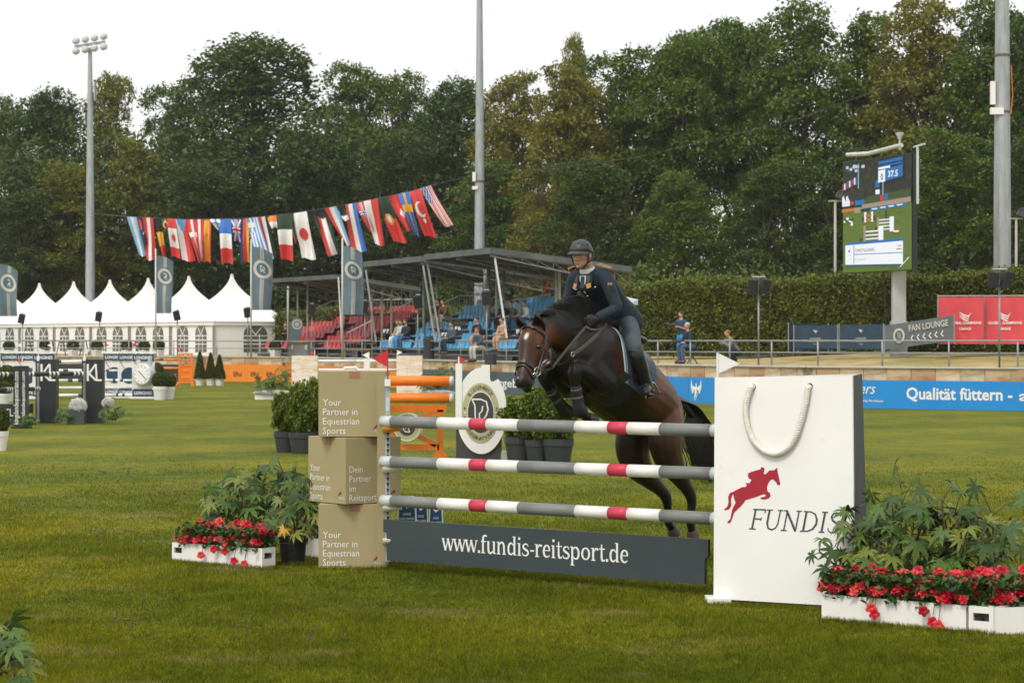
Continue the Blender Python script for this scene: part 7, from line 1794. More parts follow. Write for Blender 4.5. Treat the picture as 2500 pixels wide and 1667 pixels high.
ring = HB(1312, 907, .165); m = MB(); q = [ring + (FWD * .8 + LAT * -.1).normalized() * .036 * math.cos(2 * math.pi * k / 18) + Vector((0, 0, 1)) * .036 * math.sin(2 * math.pi * k / 18) for k in range(19)]; m.sweep(q, .0045, LAT, 6); Tb.part('bit_ring', m, BIT, smooth=True)
m = MB(); m.cyl(HB(1300, 914, .15), HB(1312, 910, .165), .008, 8); Tb.part('bit', m, BIT, smooth=True)
Tr = Thing('reins', 'brown leather reins from bit to the rider\'s hands', 'reins', HB(1360, 905, .17))
hand = HB(1437, 792, .13)
band(Tr, 'rein', [HB(1316, 910, .165), HB(1345, 900, .20), HB(1352, 893, .20)], .018, .003, LEA)
band(Tr, 'rein', [HB(1350, 896, .20), HB(1386, 850, .23), HB(1420, 810, .20), HB(1431, 797, .15)], .019, .003, REIN)
band(Tr, 'loop', [HB(1431, 797, .15), HB(1445, 804, .17), HB(1470, 802, .18), HB(1481, 790, .15)], .017, .003, REIN)
Tm = Thing('breastplate', 'leather breastplate and martingale on the horse\'s chest', 'breastplate', HB(1398, 865, .26))
band(Tm, 'shoulder_strap', [HB(1481, 796, .13), HB(1450, 825, .235), HB(1420, 850, .27), HB(1400, 864, .25)], .030, .004, REIN)
band(Tm, 'chest_strap', [HB(1398, 866, .25), HB(1385, 882, .22), HB(1368, 890, .16), HB(1352, 886, .08)], .024, .004, LEA)
band(Tm, 'drop_strap', [HB(1398, 866, .25), HB(1399, 890, .22), HB(1397, 912, .17)], .020, .004, LEA)
m = MB(); q = HB(1398, 865, .265); m.sweep([q + LAT * .0 + FWD * .02 * math.cos(2 * math.pi * k / 12) + Vector((0, 0, .02 * math.sin(2 * math.pi * k / 12))) for k in range(13)], .004, LAT, 6); Tm.part('ring', m, BIT, smooth=True)

# ---- saddle, pad, girth, stirrups
PADM = mat('saddle_pad', (.05, .085, .12), .8, .2, 20); PIPE = mat('pad_piping', (.40, .50, .55), .5, .05, 9); GUARD = mat('belly_guard', (.016, .017, .018), .45, .15, 9)
def side_patch(T, name, pts, mt, lift, side=1, thick=.012, nseg=6):
    """patch that follows the barrel: pts given in pitched body coordinates (x back from withers, y down)"""
    m = MB(); prof = [bd(.30, -.42, .28, .225), bd(.10, -.36, .345, .265), bd(-.15, -.36, .35, .29), bd(-.45, -.36, .35, .315), bd(-.75, -.32, .33, .31), bd(-1.0, -.27, .30, .285)]; xs_ = [.30, .10, -.15, -.45, -.75, -1.0]; ys_ = [-.42, -.36, -.36, -.36, -.32, -.27]
    def surf(x, y, ex):
        cy = np.interp(-x, [-q for q in xs_], ys_); rv = np.interp(-x, [-q for q in xs_], [p[3] for p in prof]); rl = np.interp(-x, [-q for q in xs_], [p[4] for p in prof])
        s = max(-1, min(1, (y - cy) / (rv + .001))); l = (rl) * math.sqrt(max(0, 1 - s * s)) + ex
        p = bd(x, y, 0, 0); return W(p[0], side * l, p[2])
    front, backc = pts; n = len(front); g0, g1 = [], []
    for (xf, yf), (xb, yb) in zip(front, backc):
        g0.append([surf(xf + (xb - xf) * j / nseg, yf + (yb - yf) * j / nseg, lift + thick) for j in range(nseg + 1)]); g1.append([surf(xf + (xb - xf) * j / nseg, yf + (yb - yf) * j / nseg, lift) for j in range(nseg + 1)])
    rs = [a + list(reversed(b)) for a, b in zip(g0, g1)]; m.rings(rs); return T.part(name, m, mt, smooth=False), surf
PF = lambda o: [(.045 + o, .0), (.045 + o, -.06), (.04 + o, -.12), (.03 + o, -.18), (.015 + o, -.25), (-.015 + o, -.32), (-.05 + o, -.38), (-.09 + o, -.44), (-.13 + o, -.49)]
Ts = Thing('saddle', 'black jumping saddle with dark pad, girth and stirrups', 'saddle', W(-.45, 0, 2.0))
for s in (1, -1):
    side_patch(Ts, 'saddle_pad', (PF(0), [(-.50, .0), (-.50, -.06), (-.50, -.12), (-.49, -.18), (-.48, -.25), (-.46, -.32), (-.44, -.38), (-.41, -.44), (-.38, -.49)]), PADM, .012, s)
    side_patch(Ts, 'pad_piping', (PF(.002), PF(-.008)), PIPE, .014, s, .014, 2); side_patch(Ts, 'pad_cord', (PF(-.026), PF(-.031)), PIPE, .014, s, .013, 2)
    side_patch(Ts, 'flap', ([(-.04, .0), (-.03, -.08), (-.03, -.16), (-.05, -.25), (-.09, -.33), (-.14, -.40), (-.20, -.45)], [(-.42, .0), (-.41, -.08), (-.39, -.16), (-.36, -.25), (-.33, -.33), (-.30, -.40), (-.27, -.45)]), LEA, .032, s, .014)
    side_patch(Ts, 'girth', ([(-.04, -.42), (.02, -.50), (.06, -.58), (.08, -.66), (.08, -.70)], [(-.16, -.42), (-.10, -.50), (-.06, -.58), (-.04, -.66), (-.04, -.70)]), LEA, .02, s, .014, 3)
    side_patch(Ts, 'belly_guard', ([(-.03, -.50), (.01, -.58), (.03, -.66), (.04, -.695)], [(-.26, -.48), (-.27, -.56), (-.25, -.64), (-.20, -.69)]), GUARD, .012, s, .01, 5)
m = MB(); limb(m, [bd(.06, .02, .035, .06) , bd(-.06, .035, .045, .10), bd(-.22, .02, .045, .15), bd(-.40, .06, .055, .17), bd(-.48, .11, .03, .12)], 14, 4); Ts.part('seat', m, LEA, smooth=True)
# left stirrup with leather
foot = HB(1588, 960, .40)
band(Ts, 'stirrup_leather', [HB(1551, 868, .385), HB(1560, 895, .40), HB(1572, 918, .41), HB(1578, 930, .41)], .028, .004, LEA)
m = MB(); c0 = HB(1583, 930, .41); vx = (HB(1600, 960, .41) - HB(1576, 966, .41)).normalized(); bl_, br_ = HB(1577, 972, .41), HB(1612, 958, .41); tp = HB(1582, 931, .41)
m.sweep([tp, HB(1571, 945, .41), bl_, bl_.lerp(br_, .5) + Vector((0, 0, -.012)), br_, HB(1597, 935, .41), tp], .0075, Vector((0, -1, 0)), 8); Ts.part('stirrup', m, BIT, smooth=True)
m = MB(); m.bar(bl_ + Vector((0, -.0, .0)), br_, .05, .014); Ts.part('stirrup_tread', m, LEA)
m = MB(); rb, rt = W(-.40, -.38, 1.50), W(-.38, -.38, 1.68); m.sweep([rt, W(-.36, -.33, 1.6), W(-.38, -.33, 1.5), W(-.38, -.44, 1.5), W(-.36, -.44, 1.6), rt], .0075, FWD, 6); Ts.part('stirrup', m, BIT, smooth=True)

# ---- the rider
SKIN = mat('skin', (.50, .27, .185), .5, .08, 14, spec=.35); NAVJ = mat('navy_jacket', (.011, .024, .036), .8, .3, 9, sheen=.04, bump=.6, bscale=16); BREE = mat('grey_breeches', (.050, .068, .080), .75, .18, 9, bump=.2, bscale=40); BTL = mat('boot_leather', (.014, .014, .015), .3, .25, 9, spec=.5, bump=.15, bscale=20); GLOV = mat('glove', (.022, .020, .019), .6, .25, 30); SHIRT = mat('shirt_white', (.74, .76, .78), .6, .04, 9)
hipL, hipR = (-.40, .10, 2.17), (-.40, -.10, 2.17)
def wl(v): """place point back to (a,l,z)"""; d_ = Vector((v.x - HO.x, v.y - HO.y)); return (d_.dot(HU), d_.dot(HL), v.z)
shL, shR = (-.005, .165, 2.548), (.01, -.155, 2.545)
elL = wl(HB(1505, 752, .27)); wrL = wl(HB(1455, 779, .16)); elR = (.03, -.23, 2.30); wrR = (.16, -.14, 2.18)
knL = wl(HB(1551, 853, .385)); anL = wl(HB(1583, 944, .40)); knR = (-.17, -.37, 1.93); anR = (-.33, -.39, 1.58)
neck0 = (.03, 0, 2.615)
Tp = Thing('person', 'rider in dark navy uniform jacket, helmet and boots leaning over the horse', 'person', W(-.42, 0, 2.1))
bm = MB()
def seg(m, a, b, r0, r1, n=12, mid=None):
    pts = [tuple(a) + (r0, r0)] + ([mid] if mid else []) + [tuple(b) + (r1, r1)]
    limb(m, pts, n, 4)
def torso(m, g):
    limb(m, [(-.45, 0, 2.13, .09 + g, .12 + g), (-.40, 0, 2.21, .115 + g, .15 + g), (-.32, 0, 2.33, .10 + g, .135 + g), (-.18, 0, 2.44, .11 + g, .155 + g), (-.05, 0, 2.54, .10 + g, .160 + g), (.015, 0, 2.59, .06 + g, .10 + g), (.035, 0, 2.62, .035 + g, .05 + g)], 18, 5)
torso(bm, 0)
# neck and head
hx, hz = .12, 2.745      # head centre
limb(bm, [(.015, 0, 2.59, .06, .062), (.05, 0, 2.645, .054, .056), (.085, 0, 2.70, .054, .056)], 12)
HYAW = R(8)
def hp(f, s, u):
    """head point: f forward, s to the rider's left, u up from head centre; head tilted slightly down"""
    tl_ = R(-6); f2, u2 = f * math.cos(tl_) - u * math.sin(tl_), f * math.sin(tl_) + u * math.cos(tl_)
    f3, s3 = f2 * math.cos(HYAW) - s * math.sin(HYAW), f2 * math.sin(HYAW) + s * math.cos(HYAW)
    return W(hx + f3, s3, hz + u2)
hm_ = MB()
def hball(c, r, rot=0):
    m2 = MB(); m2.ball((0, 0, 0), r, 14, 10); hm_.add([hp(c[0] + v[0], c[1] + v[1], c[2] + v[2]) for v in m2.v], m2.f)
hball((-.005, 0, .035), (.094, .074, .085)); hball((.025, 0, -.02), (.066, .062, .075)); hball((.040, 0, -.070), (.046, .044, .048)); hball((.068, 0, -.097), (.022, .024, .018))   # skull, face, jaw, chin
for s in (-1, 1):
    hball((.055, .034 * s, -.022), (.028, .025, .024)); hball((.077, .027 * s, .020), (.016, .025, .010)); hball((.004, .048 * s, -.068), (.045, .018, .032))   # cheek, brow, jaw corner
hball((.098, 0, -.018), (.012, .011, .026)); hball((.105, 0, -.036), (.015, .014, .011)); hball((.096, .013, -.038), (.009, .008, .007)); hball((.096, -.013, -.038), (.009, .008, .007))    # nose
hball((.086, 0, -.062), (.013, .022, .006)); hball((.083, 0, -.072), (.014, .019, .0065))     # lips
limb(hm_, [(.02, 0, 2.59, .055, .06), (.05, 0, 2.645, .051, .054), (.085, 0, 2.71, .052, .054)], 12)
for A_, B_ in ((shL, elL), (shR, elR)): seg(bm, A_, B_, .055, .042)
for A_, B_ in ((elL, wrL), (elR, wrR)): seg(bm, A_, B_, .042, .028)
for h_, k_, n_ in ((hipL, knL, anL), (hipR, knR, anR)): seg(bm, h_, k_, .085, .055); seg(bm, k_, n_, .055, .036)
# hands: palm and five curled fingers closing on the reins
def hand_(m, wr, to, side, g=0.0):
    wr = Vector(wr); to = Vector(to); d_ = (to - wr).normalized(); up_ = Vector((0, 0, 1)); lt = (LAT * side); lt = (lt - d_ * lt.dot(d_)).normalized(); up_ = d_.cross(lt) * (1 if d_.cross(lt).z > 0 else -1)
    c = wr + d_ * .045
    m.sweep([wr, wr + d_ * .03, wr + d_ * .06, wr + d_ * .078], [(.034 + g, .020 + g), (.042 + g, .019 + g), (.042 + g, .018 + g), (.034 + g, .014 + g)], lt, 10)
    for k in range(4):
        o = wr + d_ * .072 + up_ * (.030 - .020 * k); Lf = (.034, .038, .036, .028)[k]
        q = [o + lt * .004, o + d_ * Lf * .8 + lt * .004, o + d_ * Lf - lt * .022, o + d_ * Lf * .45 - lt * .036, o + d_ * .004 - lt * .032]
        m.sweep(q, [.0095 + g, .009 + g, .0088 + g, .0082 + g, .006 + g], up_, 8)
    o = wr + d_ * .025 + up_ * .034 - lt * .004; m.sweep([o, o + d_ * .03 + up_ * .010 - lt * .012, o + d_ * .052 + up_ * .004 - lt * .020], [.012 + g, .0105 + g, .008 + g], lt, 8)
hL, hR = W(*wrL) + (HB(1428, 790, .13) - W(*wrL)) * 1.0, W(.25, -.13, 2.16)
hand_(bm, W(*wrL), hL, 1); hand_(bm, W(*wrR), hR, -1)
bm.add(hm_.v, hm_.f)
body = remesh(bm, .0065, 4, .5)
bo = Tp.mpart('body', body, SKIN)
# face details
EYW = mat('eye_white', (.62, .60, .57), .3, 0); IRIS = mat('iris', (.04, .03, .022), .15, 0); LIP = mat('lip', (.42, .16, .13), .5, .1, 20); BROW = mat('brow_hair', (.06, .035, .02), .8, .2, 40)
def fball(name, c, r, mt):
    m2 = MB(); m2.ball((0, 0, 0), r, 10, 6); m = MB(); m.add([hp(c[0] + v[0], c[1] + v[1], c[2] + v[2]) for v in m2.v], m2.f); Tp.part(name, m, mt, smooth=True)
for s in (-1, 1):
    fball('eye', (.0765, .030 * s, .004), (.011, .0135, .0062), EYW); fball('iris', (.0855, .031 * s, .0035), (.004, .006, .0058), IRIS); fball('eyebrow', (.088, .031 * s, .023), (.005, .019, .0035), BROW)
fball('mouth', (.0965, 0, -.0665), (.004, .019, .0035), LIP)
m2 = MB(); m2.ball((0, 0, 0), (.018, .009, .031), 10, 8); m = MB(); m.add([hp(-.008 + v[0], .079 + v[1] * 1.0, -.012 + v[2]) for v in m2.v], m2.f); Tp.part('ear', m, SKIN, smooth=True)
m = MB(); m.add([hp(-.008 + v[0], -.079 + v[1], -.012 + v[2]) for v in m2.v], m2.f); Tp.part('ear', m, SKIN, smooth=True)
m2 = MB(); m2.ball((0, 0, 0), (.075, .074, .07), 16, 10); m = MB(); m.add([hp(-.032 + v[0], v[1], .002 + v[2]) for v in m2.v], m2.f); Tp.part('hair', m, BROW, smooth=True)
# jacket
jm = MB(); torso(jm, .022)
limb(jm, [(-.30, 0, 2.34, .125, .16), (-.39, 0, 2.26, .145, .185), (-.47, 0, 2.19, .15, .205), (-.52, 0, 2.13, .13, .20), (-.54, 0, 2.10, .05, .14)], 18, 4)       # skirt of the jacket over the seat
for A_, B_, C_ in ((shL, elL, wrL), (shR, elR, wrR)):
    s_ = 1 if A_[1] > 0 else -1
    limb(jm, [(A_[0] - .02, A_[1] * .75, A_[2] + .015, .062, .06), (A_[0], A_[1], A_[2], .066, .062), tuple(np.array(A_) * .5 + np.array(B_) * .5) + (.058, .055), tuple(B_) + (.053, .051), tuple(np.array(B_) * .5 + np.array(C_) * .5) + (.049, .047), tuple(np.array(B_) * .06 + np.array(C_) * .94) + (.044, .042)], 14, 5)
jk = remesh(jm, .008, 4, .5)
jo = Tp.mpart('jacket', jk, NAVJ)
# open neck: shirt, collar, tie, lapels
m = MB(); limb(m, [(.03, 0, 2.60, .068, .072), (.038, 0, 2.622, .064, .068), (.042, 0, 2.634, .060, .064)], 16, 3); Tp.part('shirt_collar', m, SHIRT, smooth=True)
def chest(s, u, off=.0):
    """point on the chest front: s sideways, u 0 at collar .. 1 at waist"""
    ax = spline([(.055, 2.625, .055, .10), (.02, 2.57, .125, .185), (-.05, 2.52, .14, .19), (-.18, 2.415, .135, .177), (-.32, 2.305, .125, .158)], 6); u *= .62; i = min(len(ax) - 1, int(u * (len(ax) - 1))); a_, z_, r, rl = ax[i]
    t = Vector((.62, -.78)) ; dn = (.66, -.75)
    k = math.sqrt(max(0, 1 - (s / rl) ** 2)); return W(a_ + dn[0] * (r + .0) * k + dn[0] * off, s, z_ + dn[1] * r * k + dn[1] * off)
m = MB(); m.add([chest(-.045, .10, .012), chest(.045, .10, .012), chest(.012, .52, .012), chest(-.012, .52, .012)], [(0, 1, 2, 3), (3, 2, 1, 0)]); Tp.part('shirt_front', m, SHIRT)
m = MB(); m.poly([chest(-.016, .10, .017), chest(.016, .10, .017), chest(.022, .42, .017), chest(0, .54, .017), chest(-.022, .42, .017)], (FWD * .4 + Vector((0, 0, -.5))) * .008); Tp.part('tie', m, mat('tie_navy', (.02, .045, .065), .6, .1, 20))
BADGE = mat('badge_gold', (.55, .26, .06), .5, .25, 90); BTN = mat('button_silver', (.6, .6, .58), .25, .1, 9, metal=1.0); LAPEL = mat('lapel_brown', (.07, .055, .045), .7, .15, 20)
for s in (-1, 1):
    m = MB(); m.poly([chest(.035 * s, .06, .015), chest(.085 * s, .10, .012), chest(.10 * s, .38, .016), chest(.02 * s, .64, .018), chest(.015 * s, .60, .018), chest(.04 * s, .30, .018)], (FWD * .4 + Vector((0, 0, -.5))) * .010); Tp.part('lapel', m, NAVJ)
    m = MB(); m.poly([chest(.040 * s, .05, .022), chest(.068 * s, .07, .020), chest(.082 * s, .26, .024), chest(.052 * s, .27, .026)], (FWD * .4 + Vector((0, 0, -.5))) * .006); Tp.part('collar_facing', m, LAPEL)
    m = MB(); m.poly([chest(.048 * s, .30, .034), chest(.088 * s, .27, .032), chest(.096 * s, .43, .032), chest(.058 * s, .46, .034)], (FWD * .4 + Vector((0, 0, -.5))) * .005); Tp.part('collar_badge', m, BADGE)
    a0 = W(.005, .10 * s, 2.665); a1 = W(-.02, .215 * s, 2.630); m = MB(); m.bar(a0, a1, .055, .012, (0, 0, 1)); ep = Tp.part('shoulder_board', m, NAVJ)
    m = MB(); m.bar(a0 - LAT * .004 * s - Vector((0, 0, .001)), a1 + LAT * .004 * s - Vector((0, 0, .001)), .066, .010); Tp.part('shoulder_piping', m, BADGE, parent=ep)
    m = MB(); m.bar(a0 + Vector((0, 0, .004)), a1 + Vector((0, 0, .004)), .006, .012); Tp.part('shoulder_cord', m, mat('cord_pale', (.5, .48, .44), .6), parent=ep)
for k, (s, u) in enumerate(((.0, .68), (.0, .80), (.0, .92), (.115, .60), (-.085, .60))):
    m = MB(); m.ball(chest(s, u, .012), .0095, 8, 6); Tp.part('button', m, BTN, smooth=True)
for s in (-1, 1):
    m = MB(); m.poly([chest(.05 * s, .585, .014), chest(.135 * s, .575, .012), chest(.135 * s, .62, .014), chest(.092 * s, .655, .016), chest(.05 * s, .63, .015)], (FWD * .4 + Vector((0, 0, -.5))) * .006); Tp.part('pocket_flap', m, NAVJ)
m = MB(); O = chest(-.085, .54, .018); Xw = (chest(-.04, .54, .018) - chest(-.13, .54, .018)).normalized(); Yw = (chest(-.085, .46, .018) - chest(-.085, .60, .018)).normalized(); m.ribbon([(-.5, .12), (-.25, .05), (0, -.05), (.25, .05), (.5, .12)], [.04, .12, .16, .12, .04], O, Xw, Yw, .075, .004); Tp.part('wing_badge', m, SHIRT)
m = MB(); q = HB(1489, 693, .262); m.boxm(Matrix.Translation(q) @ Matrix.Rotation(R(18), 4, 'Z'), .040, .006, .020); Tp.part('sleeve_patch', m, mat('patch_tan', (.36, .20, .13), .7, .25, 60))
# number cloth at the small of the back
m = MB(); m.poly([HB(1527, 724, .06), HB(1558, 731, .02), HB(1557, 745, .02), HB(1537, 741, .08)], LAT * -.16); Tp.part('number_cloth', m, SHIRT)
# breeches
pm = MB()
limb(pm, [(-.38, 0, 2.27, .10, .145), (-.41, 0, 2.19, .11, .155), (-.45, 0, 2.12, .11, .155), (-.44, 0, 2.06, .07, .13)], 16, 4)
for h_, k_ in ((hipL, knL), (hipR, knR)):
    h2 = np.array(h_); k2 = np.array(k_); limb(pm, [tuple(h2) + (.095, .09), tuple(h2 * .72 + k2 * .28 + np.array([-.01, .01 * np.sign(h_[1]), .0])) + (.092, .085), tuple(h2 * .35 + k2 * .65) + (.084, .078), tuple(k2) + (.066, .064), tuple(k2 + (np.array(anL if h_[1] > 0 else anR) - k2) * .18) + (.060, .058)], 16, 5)
Tp.mpart('breeches', remesh(pm, .008, 4, .5), BREE)
# tall boots with feet in the stirrups
for k_, n_, s_ in ((knL, anL, 1), (knR, anR, -1)):
    k2 = np.array(k_); n2 = np.array(n_); bmesh_ = MB(); toe = n2 + np.array([.145, .045 * s_, -.045]); heel = n2 + np.array([-.055, 0, -.045])
    limb(bmesh_, [tuple(k2 + (n2 - k2) * -.06) + (.068, .064), tuple(k2 + (n2 - k2) * .10) + (.067, .063), tuple(k2 + (n2 - k2) * .38) + (.066, .060), tuple(k2 + (n2 - k2) * .75) + (.048, .045), tuple(n2) + (.045, .042), tuple(n2 + np.array([.005, 0, -.03])) + (.045, .040)], 14, 5)
    limb(bmesh_, [tuple(heel) + (.034, .032), tuple(n2 + np.array([.0, 0, -.03])) + (.045, .038), tuple(n2 * .5 + toe * .5 + np.array([0, 0, .006])) + (.037, .042), tuple(toe + np.array([-.03, 0, 0])) + (.029, .042), tuple(toe) + (.018, .026)], 14, 4)
    limb(bmesh_, [tuple(heel + np.array([-.01, 0, -.03])) + (.016, .028), tuple(n2 * .55 + toe * .45 + np.array([0, 0, -.042])) + (.012, .036), tuple(toe + np.array([-.02, 0, -.024])) + (.011, .034)], 10, 4)
    Tp.mpart('boot', remesh(bmesh_, .006, 3, .5), BTL)
# gloves over both hands
for wr_, h_, s_ in ((wrL, hL, 1), (wrR, hR, -1)):
    gm = MB(); hand_(gm, W(*wr_), h_, s_, .0045); w3 = W(*wr_); d_ = (h_ - w3).normalized(); gm.sweep([w3 - d_ * .045, w3 - d_ * .01, w3 + d_ * .02], [.036, .036, .034], LAT, 12); Tp.mpart('glove', remesh(gm, .0042, 2, .5), GLOV)
# helmet
HELM = mat('helmet_shell', (.040, .043, .043), .5, .12, 30, spec=.45); HTRIM = mat('helmet_trim', (.012, .012, .013), .4, .1, 9)
m = MB(); rs = []
for j in range(13):
    th_ = math.pi * .5 * (1 - j / 12.0) ; rr = math.cos(math.pi * .5 - th_); zz = math.sin(math.pi * .5 - th_)
    row = []
    for k in range(26):
        ph = 2 * math.pi * k / 26; cf, cs = math.cos(ph), math.sin(ph); low = .006 + (-.070 if False else -.030 * max(0, -cf) ** .7 - .018 * abs(cs) * (cf < .3))
        row.append(hp(-.008 + .118 * rr * cf, .0945 * rr * cs, (.034 + low) * (rr ** 3) + .034 * (1 - rr ** 3) + .098 * zz))
    rs.append(row)
m.rings(rs); hs = Tp.part('helmet', m, HELM, smooth=True)
m = MB(); vis = []
for r_, zf in ((.100, .043), (.128, .032), (.148, .018), (.149, .013), (.126, .026), (.098, .036)):
    vis.append([hp(-.008 + (r_ + .012) * math.cos(ph) , r_ * .80 * math.sin(ph), zf - .010 * abs(math.sin(ph)) ** 2) for ph in [R(-64 + 8 * q) for q in range(17)]])
m.rings(vis + [vis[0]], False, 0, closed=False); Tp.part('visor', m, HELM, parent=hs, smooth=True)
for c in ((.075, .05, .098), (.09, .02, .105), (.03, .082, .085)): m = MB(); m.ball(hp(*c), .005, 6, 4); Tp.part('vent', m, HTRIM, parent=hs)
for s in (-1, 1):
    m = MB(); m.sweep([hp(.034, .082 * s, .025), hp(.030, .080 * s, -.03), hp(.030, .066 * s, -.075), hp(.045, .03 * s, -.118), hp(.05, 0, -.124)], [(.003, .009)] * 5, FWD, 6); Tp.part('chin_strap', m, HTRIM, parent=hs, smooth=True)
    m = MB(); m.sweep([hp(-.085, .07 * s, -.005), hp(-.04, .080 * s, -.045), hp(.02, .070 * s, -.068)], [(.003, .008)] * 3, FWD, 6); Tp.part('rear_strap', m, HTRIM, parent=hs, smooth=True)
# ================================================================== other people
def person(label, base, face, pose, cols, scale=1.0, seat=.45, lean=.0, group=None, hairc=(.05, .03, .02), extra=None, bare=False):
    """base: point under the person; face: direction looked in; pose standing / sitting / crouching"""
    base = Vector(base); f = Vector((face[0], face[1], 0)).normalized(); l = Vector((-f.y, f.x, 0)); Z = Vector((0, 0, 1))
    def q(a, s, z): return base + (f * a + l * s + Z * z) * scale
    if pose == 'standing':
        hip = (0, .09, .92); knee = (.02, .10, .48); ank = (-.02, .10, .08); toe = (.16, .12, .03); sh = (.02, .18, 1.42); head = 1.63; el = (.0, .24, 1.15); wr = (.20, .10, 1.20); hd = (.28, .06, 1.22); fx = .03 + lean
    elif pose == 'sitting':
        h0 = seat; hip = (0, .10, h0 + .08); knee = (.42, .11, h0 + .08); ank = (.40, .11, .08); toe = (.56, .12, .03); sh = (.06 + lean, .18, h0 + .56); head = h0 + .78; el = (.12 + lean, .23, h0 + .30); wr = (.32, .12, h0 + .22); hd = (.40, .08, h0 + .22); fx = .10 + lean
    else:
        hip = (-.10, .10, .36); knee = (.24, .16, .48); ank = (.04, .14, .08); toe = (.2, .16, .03); sh = (.20 + lean, .17, .82); head = 1.02; el = (.34, .22, .62); wr = (.46, .10, .70); hd = (.53, .06, .72); fx = .30 + lean
    T = Thing('person', label, 'person', base, group)
    def S(m, pts, lat=l, n=8): qq = spline(pts, 3); m.sweep([q(*p[:3]) for p in qq], [(p[3] * scale, p[4] * scale) for p in qq], lat, n)
    mir = lambda p, s: (p[0], p[1] * s, p[2])
    ch = (hip[0] * .4 + (sh[0]) * .6, 0, hip[2] * .45 + sh[2] * .55)
    b = MB()
    S(b, [(hip[0], 0, hip[2] - .03, .09, .13), (ch[0], 0, ch[2], .09, .13), (sh[0] - .01, 0, sh[2] - .02, .085, .155), (sh[0] + .01, 0, sh[2] + .06, .05, .07), (fx - .01, 0, head - .09, .05, .05)], n=10)
    m2 = MB(); m2.ball((0, 0, 0), (.095, .075, .115), 12, 8); b.add([q(fx + v[0], v[1], head + v[2]) for v in m2.v], m2.f)
    m2 = MB(); m2.ball((0, 0, 0), (.025, .018, .025), 8, 6); b.add([q(fx + .095 + v[0], v[1], head - .015 + v[2]) for v in m2.v], m2.f)
    for s in (-1, 1):
        S(b, [mir(sh, s) + (.055, .05), mir(el, s) + (.04, .04), mir(wr, s) + (.03, .028), mir(hd, s) + (.035, .022)]); S(b, [mir(hip, s) + (.085, .08), mir(knee, s) + (.058, .056), mir(ank, s) + (.04, .04)]); S(b, [(ank[0] - .05, ank[1] * s, .05, .035, .035), (ank[0] + .04, ank[1] * s, .06, .04, .04), mir(toe, s) + (.022, .032)])
        for k in range(4): S(b, [(hd[0] - .01, (hd[1]) * s, hd[2] + .03 - .02 * k, .011, .011), (hd[0] + .05, (hd[1] - .02) * s, hd[2] + .025 - .02 * k, .010, .010), (hd[0] + .06, (hd[1] - .05) * s, hd[2] + .015 - .02 * k, .008, .008)], n=5)
    T.mpart('body', remesh(b, .018 * scale, 2, .5), SKIN)
    c = MB(); g = .018
    S(c, [(hip[0], 0, hip[2] + .0, .10 + g, .15 + g), (ch[0], 0, ch[2], .10 + g, .145 + g), (sh[0] - .01, 0, sh[2] - .02, .09 + g, .165 + g), (sh[0] + .01, 0, sh[2] + .05, .055 + g, .08 + g)], n=12)
    for s in (-1, 1): S(c, [mir(sh, s) + (.06 + g, .055 + g), mir(el, s) + (.045 + g, .045 + g)] + ([] if bare else [mir(wr, s) + (.034 + g, .032 + g)]))
    T.mpart('shirt', remesh(c, .018, 2, .5), cols[0])
    c = MB(); S(c, [(hip[0] - .0, 0, hip[2] + .04, .10 + g, .15 + g), (hip[0], 0, hip[2] - .08, .10 + g, .14 + g)], n=12)
    for s in (-1, 1): S(c, [mir(hip, s) + (.092 + g, .085 + g), mir(knee, s) + (.064 + g, .062 + g)] + ([] if bare else [(ank[0], ank[1] * s, ank[2] + .04, .046 + g, .046 + g)]))
    T.mpart('trousers', remesh(c, .018, 2, .5), cols[1])
    for s in (-1, 1):
        c = MB(); S(c, [(ank[0] - .06, ank[1] * s, .05, .04, .04), (ank[0] + .04, ank[1] * s, .055, .048, .045), (toe[0] + .02, toe[1] * s, .03, .028, .04)]); T.part('shoe', c, SPK, smooth=True)
    m2 = MB(); m2.ball((0, 0, 0), (.102, .084, .10), 12, 8); c = MB(); c.add([q(fx - .018 + v[0] * (1 if v[2] > -.03 else .85), v[1], head + .025 + max(v[2], -.065 + .05 * (v[0] > 0))) for v in m2.v], m2.f); T.part('hair', c, mat('hair_%d_%d' % (hairc[0] * 1000, hairc[2] * 1000), hairc, .8, .3, 30), smooth=True)
    if extra: extra(T, q, hd)
    return T
cm = lambda n, c: mat('cloth_' + n, c, .8, .15, 5)
DKB, NV, JEAN, TEALS, LTB, GRY, BLK, BRN, OLV, WHT, TANC = cm('dark', (.02, .02, .022)), cm('navy', (.018, .03, .05)), cm('jeans', (.05, .10, .19)), cm('teal_shirt', (.02, .06, .10)), cm('light_blue', (.05, .28, .62)), cm('grey', (.18, .18, .17)), cm('black', (.014, .014, .015)), cm('brown', (.12, .06, .035)), cm('olive', (.10, .11, .05)), cm('white', (.65, .64, .6)), cm('tan', (.42, .28, .18))
def camera_prop(T, q, hd):
    m = MB(); a = q(hd[0] + .03, 0, hd[2] + .05); b = q(hd[0] + .34, -.03, hd[2] + .02); m.cyl(a, b, .045, 10, 0, .06); m2 = q(hd[0] - .02, 0, hd[2] + .06); m.box(m2, (.14, .10, .11)); o = single('photo_camera', m, [SPK], 'camera with long lens held by the %s' % ('standing photographer' if hd[2] > 1 else 'seated photographer'), 'camera', a)
def gz(px, off): p = wall_at(px, off); return Vector((p.x, p.y, 1.36))
p = gz(1664, 2.6); p.z = 1.30; person('standing photographer in teal shirt and bright blue shorts behind the railing', p, (-.75, -.66), 'standing', (TEALS, LTB), .98, hairc=(.06, .04, .03), extra=camera_prop, bare=True)
